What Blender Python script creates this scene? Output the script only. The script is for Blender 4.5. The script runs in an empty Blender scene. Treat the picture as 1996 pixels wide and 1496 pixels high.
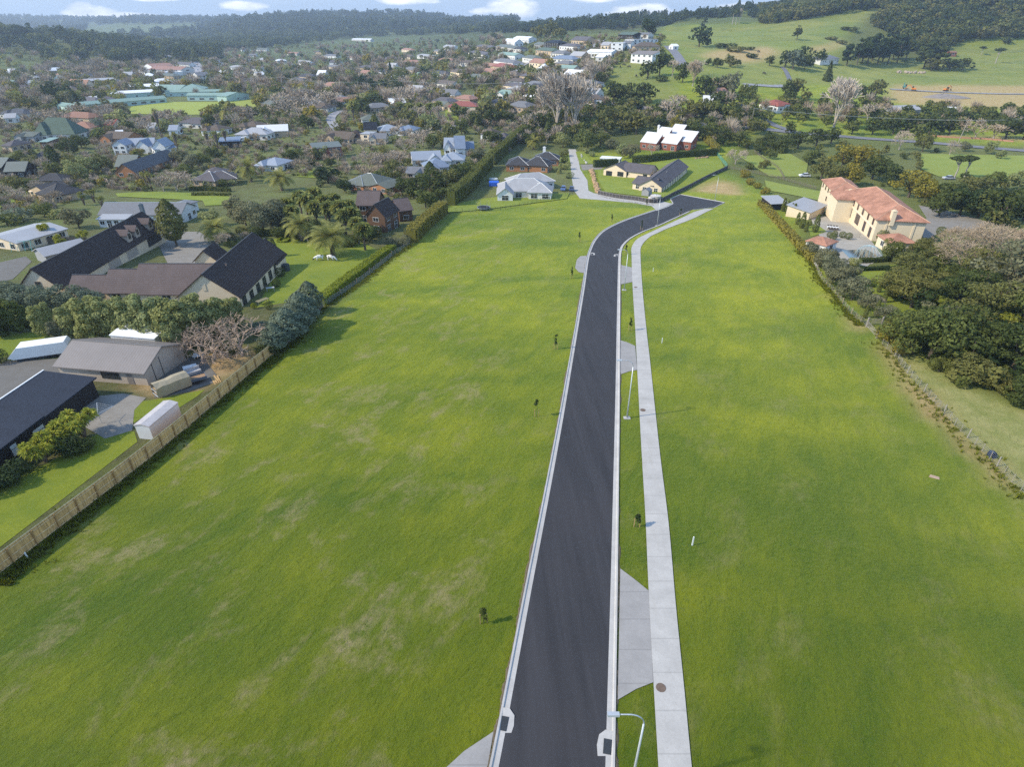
import bpy, math, random
import numpy as np
from math import radians as R, sin, cos, tan, pi, atan2, hypot
from mathutils import Vector, Matrix
from mathutils.geometry import delaunay_2d_cdt
SC=bpy.context.scene; COL=SC.collection
rnd=random.Random(7); rg=np.random.default_rng(7)

# ------------------------------------------------------------------ survey of the photograph
F=1163.0; CX,CY=998.0,748.0; PIT=R(31.15); HC=40.0
cp,sp=cos(PIT),sin(PIT); SL=0.062
def depr(y):                       # tangent of the depression angle of an image row
    return math.tan(PIT-math.atan((748-y)/F))
def proj(x,y,z):                   # world -> survey pixel (numpy ok)
    dz=z-HC; d=y*cp-dz*sp; up=y*sp+dz*cp
    d=np.where(d>.5,d,.5)
    return CX+F*x/d, CY-F*up/d

# terrain: heights along sight lines (columns) against distance (rows)
YR=[230,300,400,550,650,750,870,1000,1200,1500,2200,2800,3600,5000,8000,12000]
def hz(Y,y): return HC-Y*depr(y)
def fl(**k):
    return k
V=-16
cols={
 -700:[V+1.7,V,V,V,V,V,-12,2,30,26,-12,-5,5,70,20,0],
 0:   [V+1.7,V,V,V,V,V,-14,-2,22,22,-14,-6,8,69,20,0],
 120: [V+1.7,V,V,V,V,V,V,-13,11,11,-14,-6,8,64,20,0],
 250: [V+1.7,V,V,V,V,V,V,-16,-10,-6,-14,1,35,63,20,0],
 380: [V+1.7,V,V,V,V,V,V,V,-16,-14,-12,2,36,61,20,0],
 470: [V+1.7,V,V,V,V,V,V,V,-16,-14,0,36,62,40,20,0],
 600: [V+1.7,V,V,V,V,V,-15,-15,-15,-12,4,44,70,50,20,0],
 700: [V+1.7,V,V,V,-15,-14,-13,-12,-12,-6,6,40,76,50,20,0],
 850: [V+1.7,V,V,V,-13,-10,-7,-3,-2,0,8,32,66,50,20,0],
 1000:[V+1.7,V,V,-8,0,8,15,20,22,24,30,34,52,40,20,0],
 1120:[V+1.7,V,-13,2,14,22,28,31,32,33,30,30,30,30,20,0],
 1230:[V+1.7,V-.5,-10,8,20,30,33,34,34,34,30,30,30,30,20,0],
 1300:[V+1.7,-15,-8,10,22,31,34,36,37,36,30,30,30,30,20,0],
 1400:[V+1.7,-14,-6,11,22,31,36,39,39,37,30,30,30,30,20,0],
 1500:[V+1.7,-14,-7,8,20,32,40,43,47,45,40,40,30,30,20,0],
 1620:[V+1.7,-14,-11,0,12,28,44,56,62,60,50,40,30,30,20,0],
 1750:[V+1.7,-14,-13,-5,2,13,40,62,80,85,80,60,40,30,20,0],
 1880:[V+1.7,-14,-14,-7,0,14,45,74,100,110,100,60,40,30,20,0],
 2000:[V+1.7,-14,-14,-8,0,14,50,85,110,120,110,60,40,30,20,0],
 2700:[V+1.7,-14,-14,-8,2,22,60,90,110,120,110,60,40,30,20,0]}
NA,NB=320,260
aA=np.linspace(-700,2700,NA); lB=np.linspace(math.log(200),math.log(12000),NB)
kx=sorted(cols); T=np.array([[SL*-200]+cols[k] for k in kx],float); YRR=np.log([200]+YR)
T2=np.array([np.interp(lB,YRR,r) for r in T])
T3=np.array([np.interp(aA,kx,T2[:,j]) for j in range(NB)]).T
ker=np.exp(-np.linspace(-1.6,1.6,13)**2); ker/=ker.sum()
for ax in (0,1):
    P_=np.pad(T3,[(6,6) if a==ax else (0,0) for a in (0,1)],mode='edge')
    T3=np.apply_along_axis(lambda v:np.convolve(v,ker,mode='valid'),ax,P_)
def zfun(x,y):
    x=np.asarray(x,float); y=np.asarray(y,float)
    yy=np.maximum(y,200.0); a=x/yy*1359+998; l=np.log(np.minimum(yy,11900))
    ia=np.clip((a-aA[0])/(aA[1]-aA[0]),0,NA-1.001); ib=np.clip((l-lB[0])/(lB[1]-lB[0]),0,NB-1.001)
    i=ia.astype(int); j=ib.astype(int); fa=ia-i; fb=ib-j
    t=(T3[i,j]*(1-fa)+T3[i+1,j]*fa)*(1-fb)+(T3[i,j+1]*(1-fa)+T3[i+1,j+1]*fa)*fb
    w=np.clip((yy-205)/80,0,1); w=w*w*(3-2*w)
    z=-SL*y*(1-w)+t*w
    am=np.clip((yy-420)/700,0,1)**1.2*np.clip((z+15)/25,0,1)
    n=(np.sin(x*.021+np.sin(y*.013)*2)+.7*np.sin(x*.047+y*.031+1.3)+.5*np.sin(y*.062-x*.029))*2.2+np.sin(x*.006+y*.004)*5
    am=am*(1+1.0*np.clip((x-90)/120,0,1)*np.clip((yy-480)/150,0,1))
    far=np.clip((yy-2000)/1500,0,1)
    n2=(np.sin(x*.0052+np.sin(y*.003))*1.0+.7*np.sin(x*.0123+1.7)+.4*np.sin(x*.027))*7
    return z+am*n*(1-far)+n2*far*np.clip((z+5)/40,0,1)
# ground grid
ys=[-30+1.25*k for k in range(209)]
while ys[-1]<6300: ys.append(ys[-1]*1.0165+.4)
ys=np.array(ys); NU=261; us=np.linspace(-1,1,NU)
def wid(y): return 150+1.12*np.maximum(y,0)
GX=us[None,:]*wid(ys)[:,None]; GY=np.repeat(ys[:,None],NU,1); GZ=zfun(GX,GY)
def zm(x,y):
    x=np.asarray(x,float); y=np.asarray(y,float)
    j=np.clip(np.searchsorted(ys,y)-1,0,len(ys)-2); f=np.clip((y-ys[j])/(ys[j+1]-ys[j]),0,1)
    def row(jj):
        u=np.clip((x/wid(ys[jj])+1)/2*(NU-1),0,NU-1.001); i=u.astype(int); g=u-i
        return GZ[jj,i]*(1-g)+GZ[jj,i+1]*g
    return row(j)*(1-f)+row(j+1)*f
def zz(x,y): return float(zm(x,y))
_S=np.concatenate([np.linspace(15,300,300),np.geomspace(301,10500,900)])
def P(px,py,h=0.0):                # survey pixel -> point h above the ground
    u=(px-CX)/F; v=(py-CY)/F
    dy=cp-v*sp; dz=-sp-v*cp
    X=u/dy*_S; Z=HC+dz/dy*_S; g=zm(X,_S)+h
    k=np.argmax(Z<=g)
    if Z[k]>g[k]: k=len(_S)-1
    if k==0: Y=_S[0]
    else:
        a=Z[k-1]-g[k-1]; b=Z[k]-g[k]; Y=_S[k-1]+(_S[k]-_S[k-1])*a/(a-b)
    for _ in range(3):             # refine
        pass
    x=u/dy*Y
    return Vector((x,Y,zz(x,Y)))
def PP(l,h=0): return [P(a,b,h) for a,b in l]
def inpoly(px,py,poly):
    px=np.asarray(px,float); py=np.asarray(py,float); c=np.zeros(px.shape,bool); n=len(poly)
    for i in range(n):
        x1,y1=poly[i]; x2,y2=poly[i-1]
        c^=((y1>py)!=(y2>py))&(px<(x2-x1)*(py-y1)/((y2-y1) or 1e-9)+x1)
    return c

# ------------------------------------------------------------------ materials
MATS={}
class NT:
    def __init__(s,m):
        m.use_nodes=True; s.t=m.node_tree; s.n=s.t.nodes; s.l=s.t.links; s.b=s.n['Principled BSDF']
    def new(s,t,**k):
        o=s.n.new(t)
        for a,b in k.items():
            if a in o.inputs: o.inputs[a].default_value=b
            else: setattr(o,a,b)
        return o
    def noise(s,vec,scale,det=3,rough=.6,fac=True,dist=0):
        o=s.new('ShaderNodeTexNoise',Scale=scale,Detail=det,Roughness=rough,Distortion=dist)
        if vec is not None: s.l.new(vec,o.inputs['Vector'])
        return o.outputs['Fac']
    def ramp(s,f,a,b,c0=(0,0,0,1),c1=(1,1,1,1)):
        o=s.new('ShaderNodeValToRGB'); e=o.color_ramp.elements
        e[0].position=a; e[1].position=b; e[0].color=c0; e[1].color=c1
        s.l.new(f,o.inputs[0]); return o.outputs[0]
    def mix(s,f,a,b,mode='MIX'):
        o=s.n.new('ShaderNodeMix'); o.data_type='RGBA'; o.blend_type=mode
        for sock,v in ((o.inputs[0],f),(o.inputs[6],a),(o.inputs[7],b)):
            if isinstance(v,(int,float)): sock.default_value=v
            elif isinstance(v,tuple): sock.default_value=(*v[:3],1)
            else: s.l.new(v,sock)
        return o.outputs[2]
    def math(s,op,a,b=0.0,c=None):
        o=s.new('ShaderNodeMath',operation=op)
        for i,v in enumerate((a,b,c)):
            if v is None: continue
            if isinstance(v,(int,float)): o.inputs[i].default_value=v
            else: s.l.new(v,o.inputs[i])
        return o.outputs[0]
    def mapping(s,vec,sc=(1,1,1),rot=(0,0,0)):
        if any(rot):
            r=s.new('ShaderNodeMapping'); r.inputs['Rotation'].default_value=rot; s.l.new(vec,r.inputs['Vector']); vec=r.outputs[0]
        o=s.new('ShaderNodeMapping'); o.inputs['Scale'].default_value=sc
        s.l.new(vec,o.inputs['Vector']); return o.outputs[0]
    def bump(s,h,st=.5,d=.1,prev=None):
        o=s.new('ShaderNodeBump',Strength=st,Distance=d); s.l.new(h,o.inputs['Height'])
        if prev is not None: s.l.new(prev,o.inputs['Normal'])
        s.l.new(o.outputs[0],s.b.inputs['Normal']); return o.outputs[0]
    def pos(s): return s.n.new('ShaderNodeNewGeometry').outputs['Position']
    def obj(s): return s.n.new('ShaderNodeTexCoord').outputs['Object']
    def col(s,c): s.l.new(c,s.b.inputs['Base Color'])
def newmat(name,rough=.8,spec=.25,metal=0):
    m=bpy.data.materials.new(name); t=NT(m); t.b.inputs['Roughness'].default_value=rough
    t.b.inputs['Specular IOR Level'].default_value=spec; t.b.inputs['Metallic'].default_value=metal
    return m,t
def sm(c,k): return tuple(min(.95,x*k) for x in c)
def plain(name,c,rough=.75,var=.18,scale=1.5,spec=.25,metal=0,bump=0,emit=0):
    """paint, concrete, plaster ...: base colour with weathering mottles"""
    if name in MATS: return MATS[name]
    m,t=newmat(name,rough,spec,metal); o=t.obj()
    n=t.noise(o,scale,4,.65); n2=t.noise(o,scale*9,2,.6)
    f=t.math('MULTIPLY_ADD',n2,.4,t.math('MULTIPLY',n,.6))
    t.col(t.mix(t.ramp(f,.3,.7),sm(c,1-var),sm(c,1+var)))
    if bump: t.bump(n2,.4,bump)
    MATS[name]=m; return m
def striped(name,c,axis,per,depth=.35,var=.2,rough=.7,bump=.04,spec=.25,metal=0):
    """tiles, corrugated iron, boards: real courses repeated every per metres along axis"""
    if name in MATS: return MATS[name]
    m,t=newmat(name,rough,spec,metal); o=t.obj()
    sx=t.new('ShaderNodeSeparateXYZ'); t.l.new(o,sx.inputs[0])
    fr=t.math('FRACT',t.math('DIVIDE',sx.outputs[axis],per))
    tri=t.math('ABSOLUTE',t.math('SUBTRACT',fr,.5))            # .5 at the joint, 0 mid
    n=t.noise(o,.35,4,.65); n2=t.noise(o,5,3,.7)
    f=t.math('MULTIPLY_ADD',n2,.45,t.math('MULTIPLY',n,.55))
    base=t.mix(t.ramp(f,.3,.7),sm(c,1-var),sm(c,1+var))
    t.col(t.mix(t.ramp(tri,.32,.5,(0,0,0,1),(depth,)*3+(1,)),base,sm(c,.25)))
    t.bump(tri,.5,bump)
    MATS[name]=m; return m
def leafmat(name,c,c2=None,var=.3,rough=.75,trans=0):
    if name in MATS: return MATS[name]
    m,t=newmat(name,rough,.12); 
    c2=c2 or sm(c,1.5)
    oi=t.n.new('ShaderNodeObjectInfo').outputs['Random']
    n=t.noise(t.obj(),4.5,3,.7); n2=t.noise(t.obj(),28,1,.5)
    f=t.math('MULTIPLY_ADD',n2,.5,t.math('MULTIPLY',n,.5))
    base=t.mix(t.ramp(f,.36,.64),sm(c,1-var),c2)
    cc=t.mix(t.math('MULTIPLY',oi,.5),base,(c[0]*1.7,c[1]*1.3,c[2])); t.col(cc)
    tr=t.new('ShaderNodeBsdfTranslucent'); t.l.new(cc,tr.inputs[0]); mx=t.new('ShaderNodeMixShader'); mx.inputs[0].default_value=.38
    t.l.new(t.b.outputs[0],mx.inputs[1]); t.l.new(tr.outputs[0],mx.inputs[2]); t.l.new(mx.outputs[0],t.n['Material Output'].inputs[0])
    MATS[name]=m; return m

# ------------------------------------------------------------------ mesh helpers
class MB:
    def __init__(s): s.v=[]; s.f=[]; s.m=[]
    def add(s,V_,F_,mi=0):
        b=len(s.v); s.v+= [tuple(p) for p in V_]; s.f+=[tuple(i+b for i in f) for f in F_]; s.m+=[mi]*len(F_)
    def box(s,x0,x1,y0,y1,z0,z1,mi=0,rz=0,c=(0,0)):
        V_=[(x,y,z) for z in (z0,z1) for x,y in ((x0,y0),(x1,y0),(x1,y1),(x0,y1))]
        if rz: V_=[(c[0]+x*cos(rz)-y*sin(rz),c[1]+x*sin(rz)+y*cos(rz),z) for x,y,z in V_]
        s.add(V_,[(3,2,1,0),(4,5,6,7),(0,1,5,4),(1,2,6,5),(2,3,7,6),(3,0,4,7)],mi)
    def tube(s,pts,rad,n=6,mi=0,cap=True):
        pts=[Vector(p) for p in pts]
        if not hasattr(rad,'__len__'): rad=[rad]*len(pts)
        rings=[]; V_=[]; F_=[]
        for i,p in enumerate(pts):
            d=(pts[min(i+1,len(pts)-1)]-pts[max(i-1,0)]).normalized()
            a=d.cross(Vector((0,0,1)) if abs(d.z)<.9 else Vector((1,0,0))).normalized(); b=d.cross(a)
            for k in range(n):
                t=2*pi*k/n; V_.append(p+(a*cos(t)+b*sin(t))*rad[i])
        for i in range(len(pts)-1):
            for k in range(n): F_.append((i*n+k,i*n+(k+1)%n,(i+1)*n+(k+1)%n,(i+1)*n+k))
        if cap: F_+= [tuple(range(n))[::-1],tuple((len(pts)-1)*n+k for k in range(n))]
        s.add(V_,F_,mi)
    def prism(s,poly,z0,z1,mi=0):          # xy outline extruded in z
        n=len(poly); V_=[(x,y,z0) for x,y in poly]+[(x,y,z1) for x,y in poly]
        s.add(V_,[tuple(range(n))[::-1],tuple(range(n,2*n))]+[(i,(i+1)%n,n+(i+1)%n,n+i) for i in range(n)],mi)
    def xprism(s,prof,x0,x1,mi=0):         # yz profile extruded in x
        n=len(prof); V_=[(x0,y,z) for y,z in prof]+[(x1,y,z) for y,z in prof]
        s.add(V_,[tuple(range(n)),tuple(range(n,2*n))[::-1]]+[(i,n+i,n+(i+1)%n,(i+1)%n) for i in range(n)],mi)
    def mesh(s,name,mats):
        me=bpy.data.meshes.new(name); me.from_pydata(s.v,[],s.f)
        for m in (mats if isinstance(mats,(list,tuple)) else [mats]): me.materials.append(m)
        if any(s.m): me.polygons.foreach_set('material_index',s.m)
        me.update(); return me
def link(name,data,parent=None,loc=None,rz=0,smooth=False):
    o=bpy.data.objects.new(name,data); COL.objects.link(o)
    if parent: o.parent=parent
    if loc is not None: o.location=loc
    if rz: o.rotation_euler=(0,0,rz)
    if smooth: data.polygons.foreach_set('use_smooth',[True]*len(data.polygons))
    return o
def tag(o,label=None,cat=None,group=None,kind=None):
    if label: o['label']=label
    if cat: o['category']=cat
    if group: o['group']=group
    if kind: o['kind']=kind
    return o
USED=[]                                # world footprints (x,y,r)
def thing(name,label,cat,loc,rz=0,group=None):
    o=link(name,None,None,loc,rz); tag(o,label,cat,group); return o
def struct(name,me,label=None):
    o=link(name,me); tag(o,label,None,None,'structure'); return o
def arr_mesh(name,V_,nq,mats,k=4,mi=None):
    me=bpy.data.meshes.new(name); nv=len(V_)
    me.vertices.add(nv); me.vertices.foreach_set('co',np.asarray(V_,np.float32).ravel())
    me.loops.add(nq*k); me.loops.foreach_set('vertex_index',np.arange(nq*k,dtype=np.int32))
    me.polygons.add(nq); me.polygons.foreach_set('loop_start',np.arange(0,nq*k,k,dtype=np.int32))
    me.polygons.foreach_set('loop_total',np.full(nq,k,np.int32))
    for m in (mats if isinstance(mats,(list,tuple)) else [mats]): me.materials.append(m)
    if mi is not None: me.polygons.foreach_set('material_index',np.asarray(mi,np.int32))
    me.update(calc_edges=True); me.validate(); return me
def drape(name,poly,mat,off,step=None,label=None,skirt=0):
    """a sheet laid off metres above the ground inside a world outline"""
    poly=[(p[0],p[1]) for p in poly]
    Y=sum(p[1] for p in poly)/len(poly)
    xs=[p[0] for p in poly]; yy=[p[1] for p in poly]
    if step is None: step=8 if Y<205 else max(4,Y*.02)
    if max(yy)<203: pts=list(poly); inner=[]
    else:
        pts=[]
        for i in range(len(poly)):
            a=poly[i]; b=poly[(i+1)%len(poly)]; n=max(1,int(hypot(b[0]-a[0],b[1]-a[1])/step))
            pts+=[(a[0]+(b[0]-a[0])*k/n,a[1]+(b[1]-a[1])*k/n) for k in range(n)]
        gx,gy=np.meshgrid(np.arange(min(xs)+step*.37,max(xs),step),np.arange(min(yy)+step*.41,max(yy),step))
        gx=gx.ravel(); gy=gy.ravel(); k=inpoly(gx,gy,poly); inner=list(zip(gx[k],gy[k]))
    n=len(pts)
    r=delaunay_2d_cdt([Vector(p) for p in pts+inner],[],[list(range(n))],1,1e-4)
    V_=[(p.x,p.y,zz(p.x,p.y)+off) for p in r[0]]
    me=bpy.data.meshes.new(name); me.from_pydata(V_,[],[tuple(f) for f in r[2]]); me.materials.append(mat); me.update()
    if len(me.polygons) and me.polygons[0].normal.z<0: me.flip_normals()
    return struct(name,me,label)
def smoothline(pts,n=6):
    """Catmull-Rom through the points"""
    o=[]; p=[Vector(q[:2]) for q in pts]; p=[p[0]*2-p[1]]+p+[p[-1]*2-p[-2]]
    for i in range(1,len(p)-2):
        for k in range(n):
            t=k/n; a,b,c,d=p[i-1:i+3]
            o.append(.5*((2*b)+(c-a)*t+(2*a-5*b+4*c-d)*t*t+(3*b-a-3*c+d)*t**3))
    o.append(p[-2]); return o
def ribbon(name,line,w,mat,off,label=None,kindst=True,n=6):
    L=smoothline(line,n); poly=[]; A=[];B=[]
    for i,p in enumerate(L):
        d=(L[min(i+1,len(L)-1)]-L[max(i-1,0)]).normalized(); q=Vector((-d.y,d.x))
        ww=w if not hasattr(w,'__len__') else w[0]+(w[1]-w[0])*i/(len(L)-1)
        A.append(p+q*ww/2); B.append(p-q*ww/2)
    V_=[];F_=[]
    for a,b in zip(A,B):
        for k in range(3):
            q=a.lerp(b,k/2); V_.append((q.x,q.y,zz(q.x,q.y)+off))
    for i in range(len(A)-1):
        for k in range(2): F_.append((i*3+k,i*3+k+1,i*3+k+4,i*3+k+3))
    me=bpy.data.meshes.new(name); me.from_pydata(V_,[],F_); me.materials.append(mat); me.update()
    if me.polygons[0].normal.z<0: me.flip_normals()
    return struct(name,me,label)
# ------------------------------------------------------------------ ground
def ground_material():
    m,t=newmat('grass and soil',.9,.12); p=t.pos()
    at=t.new('ShaderNodeAttribute',attribute_name='zone'); sx=t.new('ShaderNodeSeparateColor'); t.l.new(at.outputs['Color'],sx.inputs[0])
    at2=t.new('ShaderNodeAttribute',attribute_name='zoneb'); s2=t.new('ShaderNodeSeparateColor'); t.l.new(at2.outputs['Color'],s2.inputs[0])
    diag=t.mapping(p,(.26,.055,1),(0,0,R(24))); dg2=t.mapping(p,(.16,.05,1),(0,0,R(-4)))
    big=t.noise(p,.035,5,.62,dist=.3); mid=t.noise(diag,1.9,6,.72,dist=.5); mid2=t.noise(dg2,1.0,5,.66,dist=.5)
    tuft=t.noise(p,1.7,6,.74,dist=.4); fine=t.noise(p,9,5,.8)
    # pasture grass
    S=lambda a,k: t.math('MULTIPLY',a,k)
    huge=t.noise(t.mapping(p,(.028,.009,1),(0,0,R(17))),1.0,4,.55,dist=.7)
    F_=t.math('ADD',t.math('ADD',S(big,.22),S(huge,.38)),t.math('ADD',S(mid,.24),S(tuft,.16)))
    g=t.mix(t.ramp(F_,.43,.565),(.040,.092,.0015),(.232,.240,.006))
    g=t.mix(t.math('MULTIPLY',t.ramp(tuft,.50,.64),.6),g,(.042,.085,.002))
    g=t.mix(t.math('MULTIPLY',t.ramp(mid2,.50,.62),.55),g,(.085,.130,.003))
    g=t.mix(t.math('MULTIPLY',t.ramp(fine,.46,.60),.45),g,(.23,.25,.012))
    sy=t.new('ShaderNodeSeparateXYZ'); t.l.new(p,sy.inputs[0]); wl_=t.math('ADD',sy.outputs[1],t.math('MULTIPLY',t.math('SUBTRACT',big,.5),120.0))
    near_dark=t.ramp(t.math('DIVIDE',wl_,150.0),.12,.75,(1,1,1,1),(0,0,0,1)); g=t.mix(t.math('MULTIPLY',near_dark,.58),g,(.042,.070,.002))  # vignette-like falloff painted into the grass: colour darkens towards the camera
    # worn, straw coloured patches
    worn=t.noise(t.mapping(p,(.13,.045,1),(0,0,R(24))),1.5,6,.7,dist=.35)
    wf=t.math('MULTIPLY',t.ramp(worn,.52,.70),t.ramp(t.noise(p,.9,4,.7),.36,.58))
    wf=t.math('MULTIPLY',wf,t.math('MULTIPLY_ADD',s2.outputs[0],.9,.06))
    g=t.mix(wf,g,(.25,.20,.10))
    # garden litter, forest floor, clay, dry pasture
    town=t.mix(t.ramp(t.noise(p,.06,5,.7),.42,.6),(.045,.045,.02),(.085,.105,.028))
    town=t.mix(t.ramp(t.noise(p,.5,4,.7),.4,.7),town,(.10,.085,.05))
    g=t.mix(sx.outputs[0],g,town)
    dry=t.mix(t.ramp(t.noise(p,.012,6,.7,dist=1),.35,.65),(.105,.135,.014),(.20,.185,.045))
    dry=t.mix(t.ramp(t.noise(t.mapping(p,(.02,.05,.2)),1.1,6,.75,dist=1),.46,.66),dry,(.06,.085,.025)); dry=t.mix(t.ramp(t.noise(p,.3,5,.7),.5,.8),dry,(.19,.17,.08))
    g=t.mix(s2.outputs[1],g,dry)
    olive=t.mix(t.ramp(t.noise(p,.35,5,.7),.35,.65),(.15,.16,.045),(.27,.24,.10))
    g=t.mix(s2.outputs[2],g,olive)
    g=t.mix(sx.outputs[1],g,t.mix(t.ramp(t.noise(p,.2,4,.7),.35,.65),(.018,.024,.010),(.045,.045,.024)))
    clay=t.mix(t.ramp(t.noise(p,.4,5,.7),.35,.65),(.27,.155,.08),(.42,.28,.155))
    cf=t.math('MULTIPLY',sx.outputs[2],t.ramp(t.noise(p,.7,5,.75,dist=.6),.25,.42))
    g=t.mix(cf,g,clay); t.col(g)
    b1=t.bump(tuft,.8,.40); b2=t.bump(fine,.6,.09,b1); t.bump(mid,.35,.9,b2)
    t.b.inputs['Sheen Weight'].default_value=.25; t.b.inputs['Sheen Roughness'].default_value=.5
    t.b.inputs['Sheen Tint'].default_value=(.75,.85,.25,1)
    return m
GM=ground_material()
LFENCE=[(-20,1138),(0,1122),(130,1022),(307,884),(487,731),(534,692),(575,660),(629,600),(700,552),(765,500),(800,478),(868,420),(1105,388),(1130,380)]
RFENCE=[(2010,975),(1970,940),(1930,897),(1870,840),(1830,797),(1796,760),(1765,725),(1738,690),(1712,668),(1688,636),(1655,610),(1628,575),(1600,545),(1585,512),(1560,490),(1535,455),(1510,425),(1487,400),(1440,385),(1417,330)]
TOWNPX=[(-400,128),(300,95),(500,95),(700,70),(985,66),(1200,52),(1292,52),(1300,110),(1200,135),(1165,230),(1120,262),(1090,300),(1150,380),(1000,380),(870,420),(765,500),(600,640),(530,690),(-60,1150),(-900,1150),(-900,200)]
FORPX=[[(1480,250),(1690,270),(2300,300),(2300,880),(1996,800),(1850,725),(1790,682),(1745,645),(1700,625),(1620,545),(1560,470),(1560,420),(1480,360),(1400,330)],
       [(1165,200),(1300,215),(1500,245),(1400,275),(1180,300),(1100,300),(1010,300),(1010,200)],
       [(-600,60),(0,55),(150,62),(300,85),(420,95),(420,118),(200,130),(90,125),(90,108),(-600,108)],
       [(380,20),(500,15),(700,15),(1000,25),(1280,25),(1480,25),(1480,44),(1300,50),(1000,62),(700,72),(500,92),(400,100)],
       [(1480,40),(1480,0),(2300,-90),(2300,70),(1996,75),(1870,82),(1780,125),(1640,130),(1640,80),(1720,10),(1600,35)]]
DRYPX=[[(1290,52),(1480,45),(1600,33),(1760,8),(1740,60),(1640,80),(1640,130),(1880,85),(2300,75),(2300,185),(1600,165),(1480,170),(1400,165),(1290,115)],[(1185,118),(1300,112),(1330,210),(1170,205)],[(170,48),(400,44),(390,60),(300,66),(220,70),(165,66)],[(-300,104),(0,106),(60,112),(88,126),(60,132),(-300,132)]]
CLAYPX=[[(1735,178),(2300,180),(2300,210),(1990,212),(1900,207),(1800,196),(1730,190)],[(1800,262),(1990,275),(2200,290),(2200,285),(1990,268)],[(1400,350),(1440,360),(1440,382),(1345,372)],[(1290,300),(1300,300)],
        [(1712,672),(1738,686),(1765,722),(1800,757),(1835,796),(1872,840),(1935,898),(1975,940),(2010,975),(2010,995),(1955,942),(1905,896),(1845,846),(1803,808),(1752,757),(1728,712),(1690,655),(1640,610),(1612,575),(1640,600),(1700,650)],
        [(1735,166),(2300,168),(2300,214),(1990,214),(1735,200)],[(1360,108),(1400,98),(1500,90),(1525,104),(1480,118),(1440,124),(1400,115)],[(1580,92),(1640,80),(1650,86),(1600,100),(1585,108)],[(240,740),(300,775),(370,765),(440,740),(500,690),(440,670),(360,700),(300,745)]]
OLIVEPX=[[(1700,660),(1780,690),(1990,800),(2300,900),(2300,1200),(1990,960),(1935,895),(1870,838),(1800,755),(1735,685)],[(1700,345),(2000,350),(2300,380),(2300,300),(1700,285)]]
def zones():
    px,py=proj(GX,GY,GZ); a=[np.zeros(GX.shape) for _ in range(6)]
    front=GY>21
    a[0][inpoly(px,py,TOWNPX)&front]=1
    for p in FORPX: a[1][inpoly(px,py,p)&front]=.9
    for p in CLAYPX: a[2][inpoly(px,py,p)&front]=1
    a[1][(GY>590)&(px<1010)]=.8
    for p in DRYPX: a[4][inpoly(px,py,p)&front]=1
    a[1][(GY>860)&(a[4]<.5)&(px<1285)]=1; a[1][(GY>1900)&(a[4]<.5)]=1; a[0][a[4]>.5]=0
    for p in OLIVEPX: a[5][inpoly(px,py,p)&front]=1
    left=GX<-2
    a[3]=np.where(left,1,.35)*(GY<205)
    for k in range(6):
        z=a[k]; z=(z+np.roll(z,1,0)+np.roll(z,-1,0)+np.roll(z,1,1)+np.roll(z,-1,1))/5; a[k]=z
    return a
def build_ground():
    ny=len(ys); V_=np.stack([GX,GY,GZ],-1).reshape(-1,3)
    i=np.arange(ny-1)[:,None]*NU+np.arange(NU-1)[None,:]
    Q=np.stack([i,i+1,i+NU+1,i+NU],-1).reshape(-1,4)
    me=bpy.data.meshes.new('ground'); me.vertices.add(len(V_)); me.vertices.foreach_set('co',V_.astype(np.float32).ravel())
    me.loops.add(Q.size); me.loops.foreach_set('vertex_index',Q.ravel().astype(np.int32))
    me.polygons.add(len(Q)); me.polygons.foreach_set('loop_start',np.arange(0,Q.size,4,dtype=np.int32)); me.polygons.foreach_set('loop_total',np.full(len(Q),4,np.int32))
    me.update(calc_edges=True); me.validate()
    a=zones()
    for nm,ch in (('zone',(0,1,2)),('zoneb',(3,4,5))):
        at=me.color_attributes.new(nm,'FLOAT_COLOR','POINT')
        at.data.foreach_set('color',np.stack([a[c].ravel() for c in ch]+[np.ones(a[0].size)],-1).astype(np.float32).ravel())
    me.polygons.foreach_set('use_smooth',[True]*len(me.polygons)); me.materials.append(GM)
    struct('ground',me,'green grassed valley floor running up into wooded hills')
build_ground()
# lawns and paving materials
def lawnmat(name,c1,c2):
    m,t=newmat(name,.9,.12); p=t.pos(); st=t.mapping(p,(.12,.5,1),(0,0,R(35)))
    g=t.mix(t.ramp(t.noise(p,.15,5,.7),.35,.65),c1,c2); g=t.mix(t.ramp(t.noise(st,1.3,3,.6),.4,.6),g,t.mix(.35,g,c2))
    f=t.noise(p,5,5,.8); t.col(t.mix(t.ramp(f,.4,.75),g,sm(c1,.75))); t.bump(f,.4,.08)
    t.b.inputs['Sheen Weight'].default_value=.3; t.b.inputs['Sheen Tint'].default_value=(.75,.85,.25,1); return m
LAWN=lawnmat('mown lawn',(.085,.125,.006),(.18,.195,.010)); LAWN2=lawnmat('paddock grass',(.12,.155,.022),(.19,.20,.035)); SCHOOLG=lawnmat('playing field grass',(.20,.225,.03),(.27,.27,.045))
def asphaltmat(name,c):
    m,t=newmat(name,.75,.3); p=t.pos(); st=t.mapping(p,(1.4,.03,1),(0,0,R(-2)))
    n=t.noise(st,.8,4,.6); n2=t.noise(p,.12,4,.6); n3=t.noise(p,14,3,.7)
    g=t.mix(t.ramp(n,.35,.7),sm(c,.78),sm(c,1.38)); g=t.mix(t.math('MULTIPLY',t.ramp(n2,.4,.65),.5),g,(c[0]*1.35,c[1]*1.25,c[2]*1.2))
    g=t.mix(t.math('MULTIPLY',t.ramp(n3,.3,.7),.3),g,sm(c,1.5)); t.col(g); t.bump(n3,.3,.02); return m
ASPH=asphaltmat('new asphalt',(.031,.030,.0325)); ROADG=asphaltmat('old road seal',(.15,.15,.16)); ROADP=asphaltmat('paler road seal',(.24,.235,.24))  # last one is simply a paler seal
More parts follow.
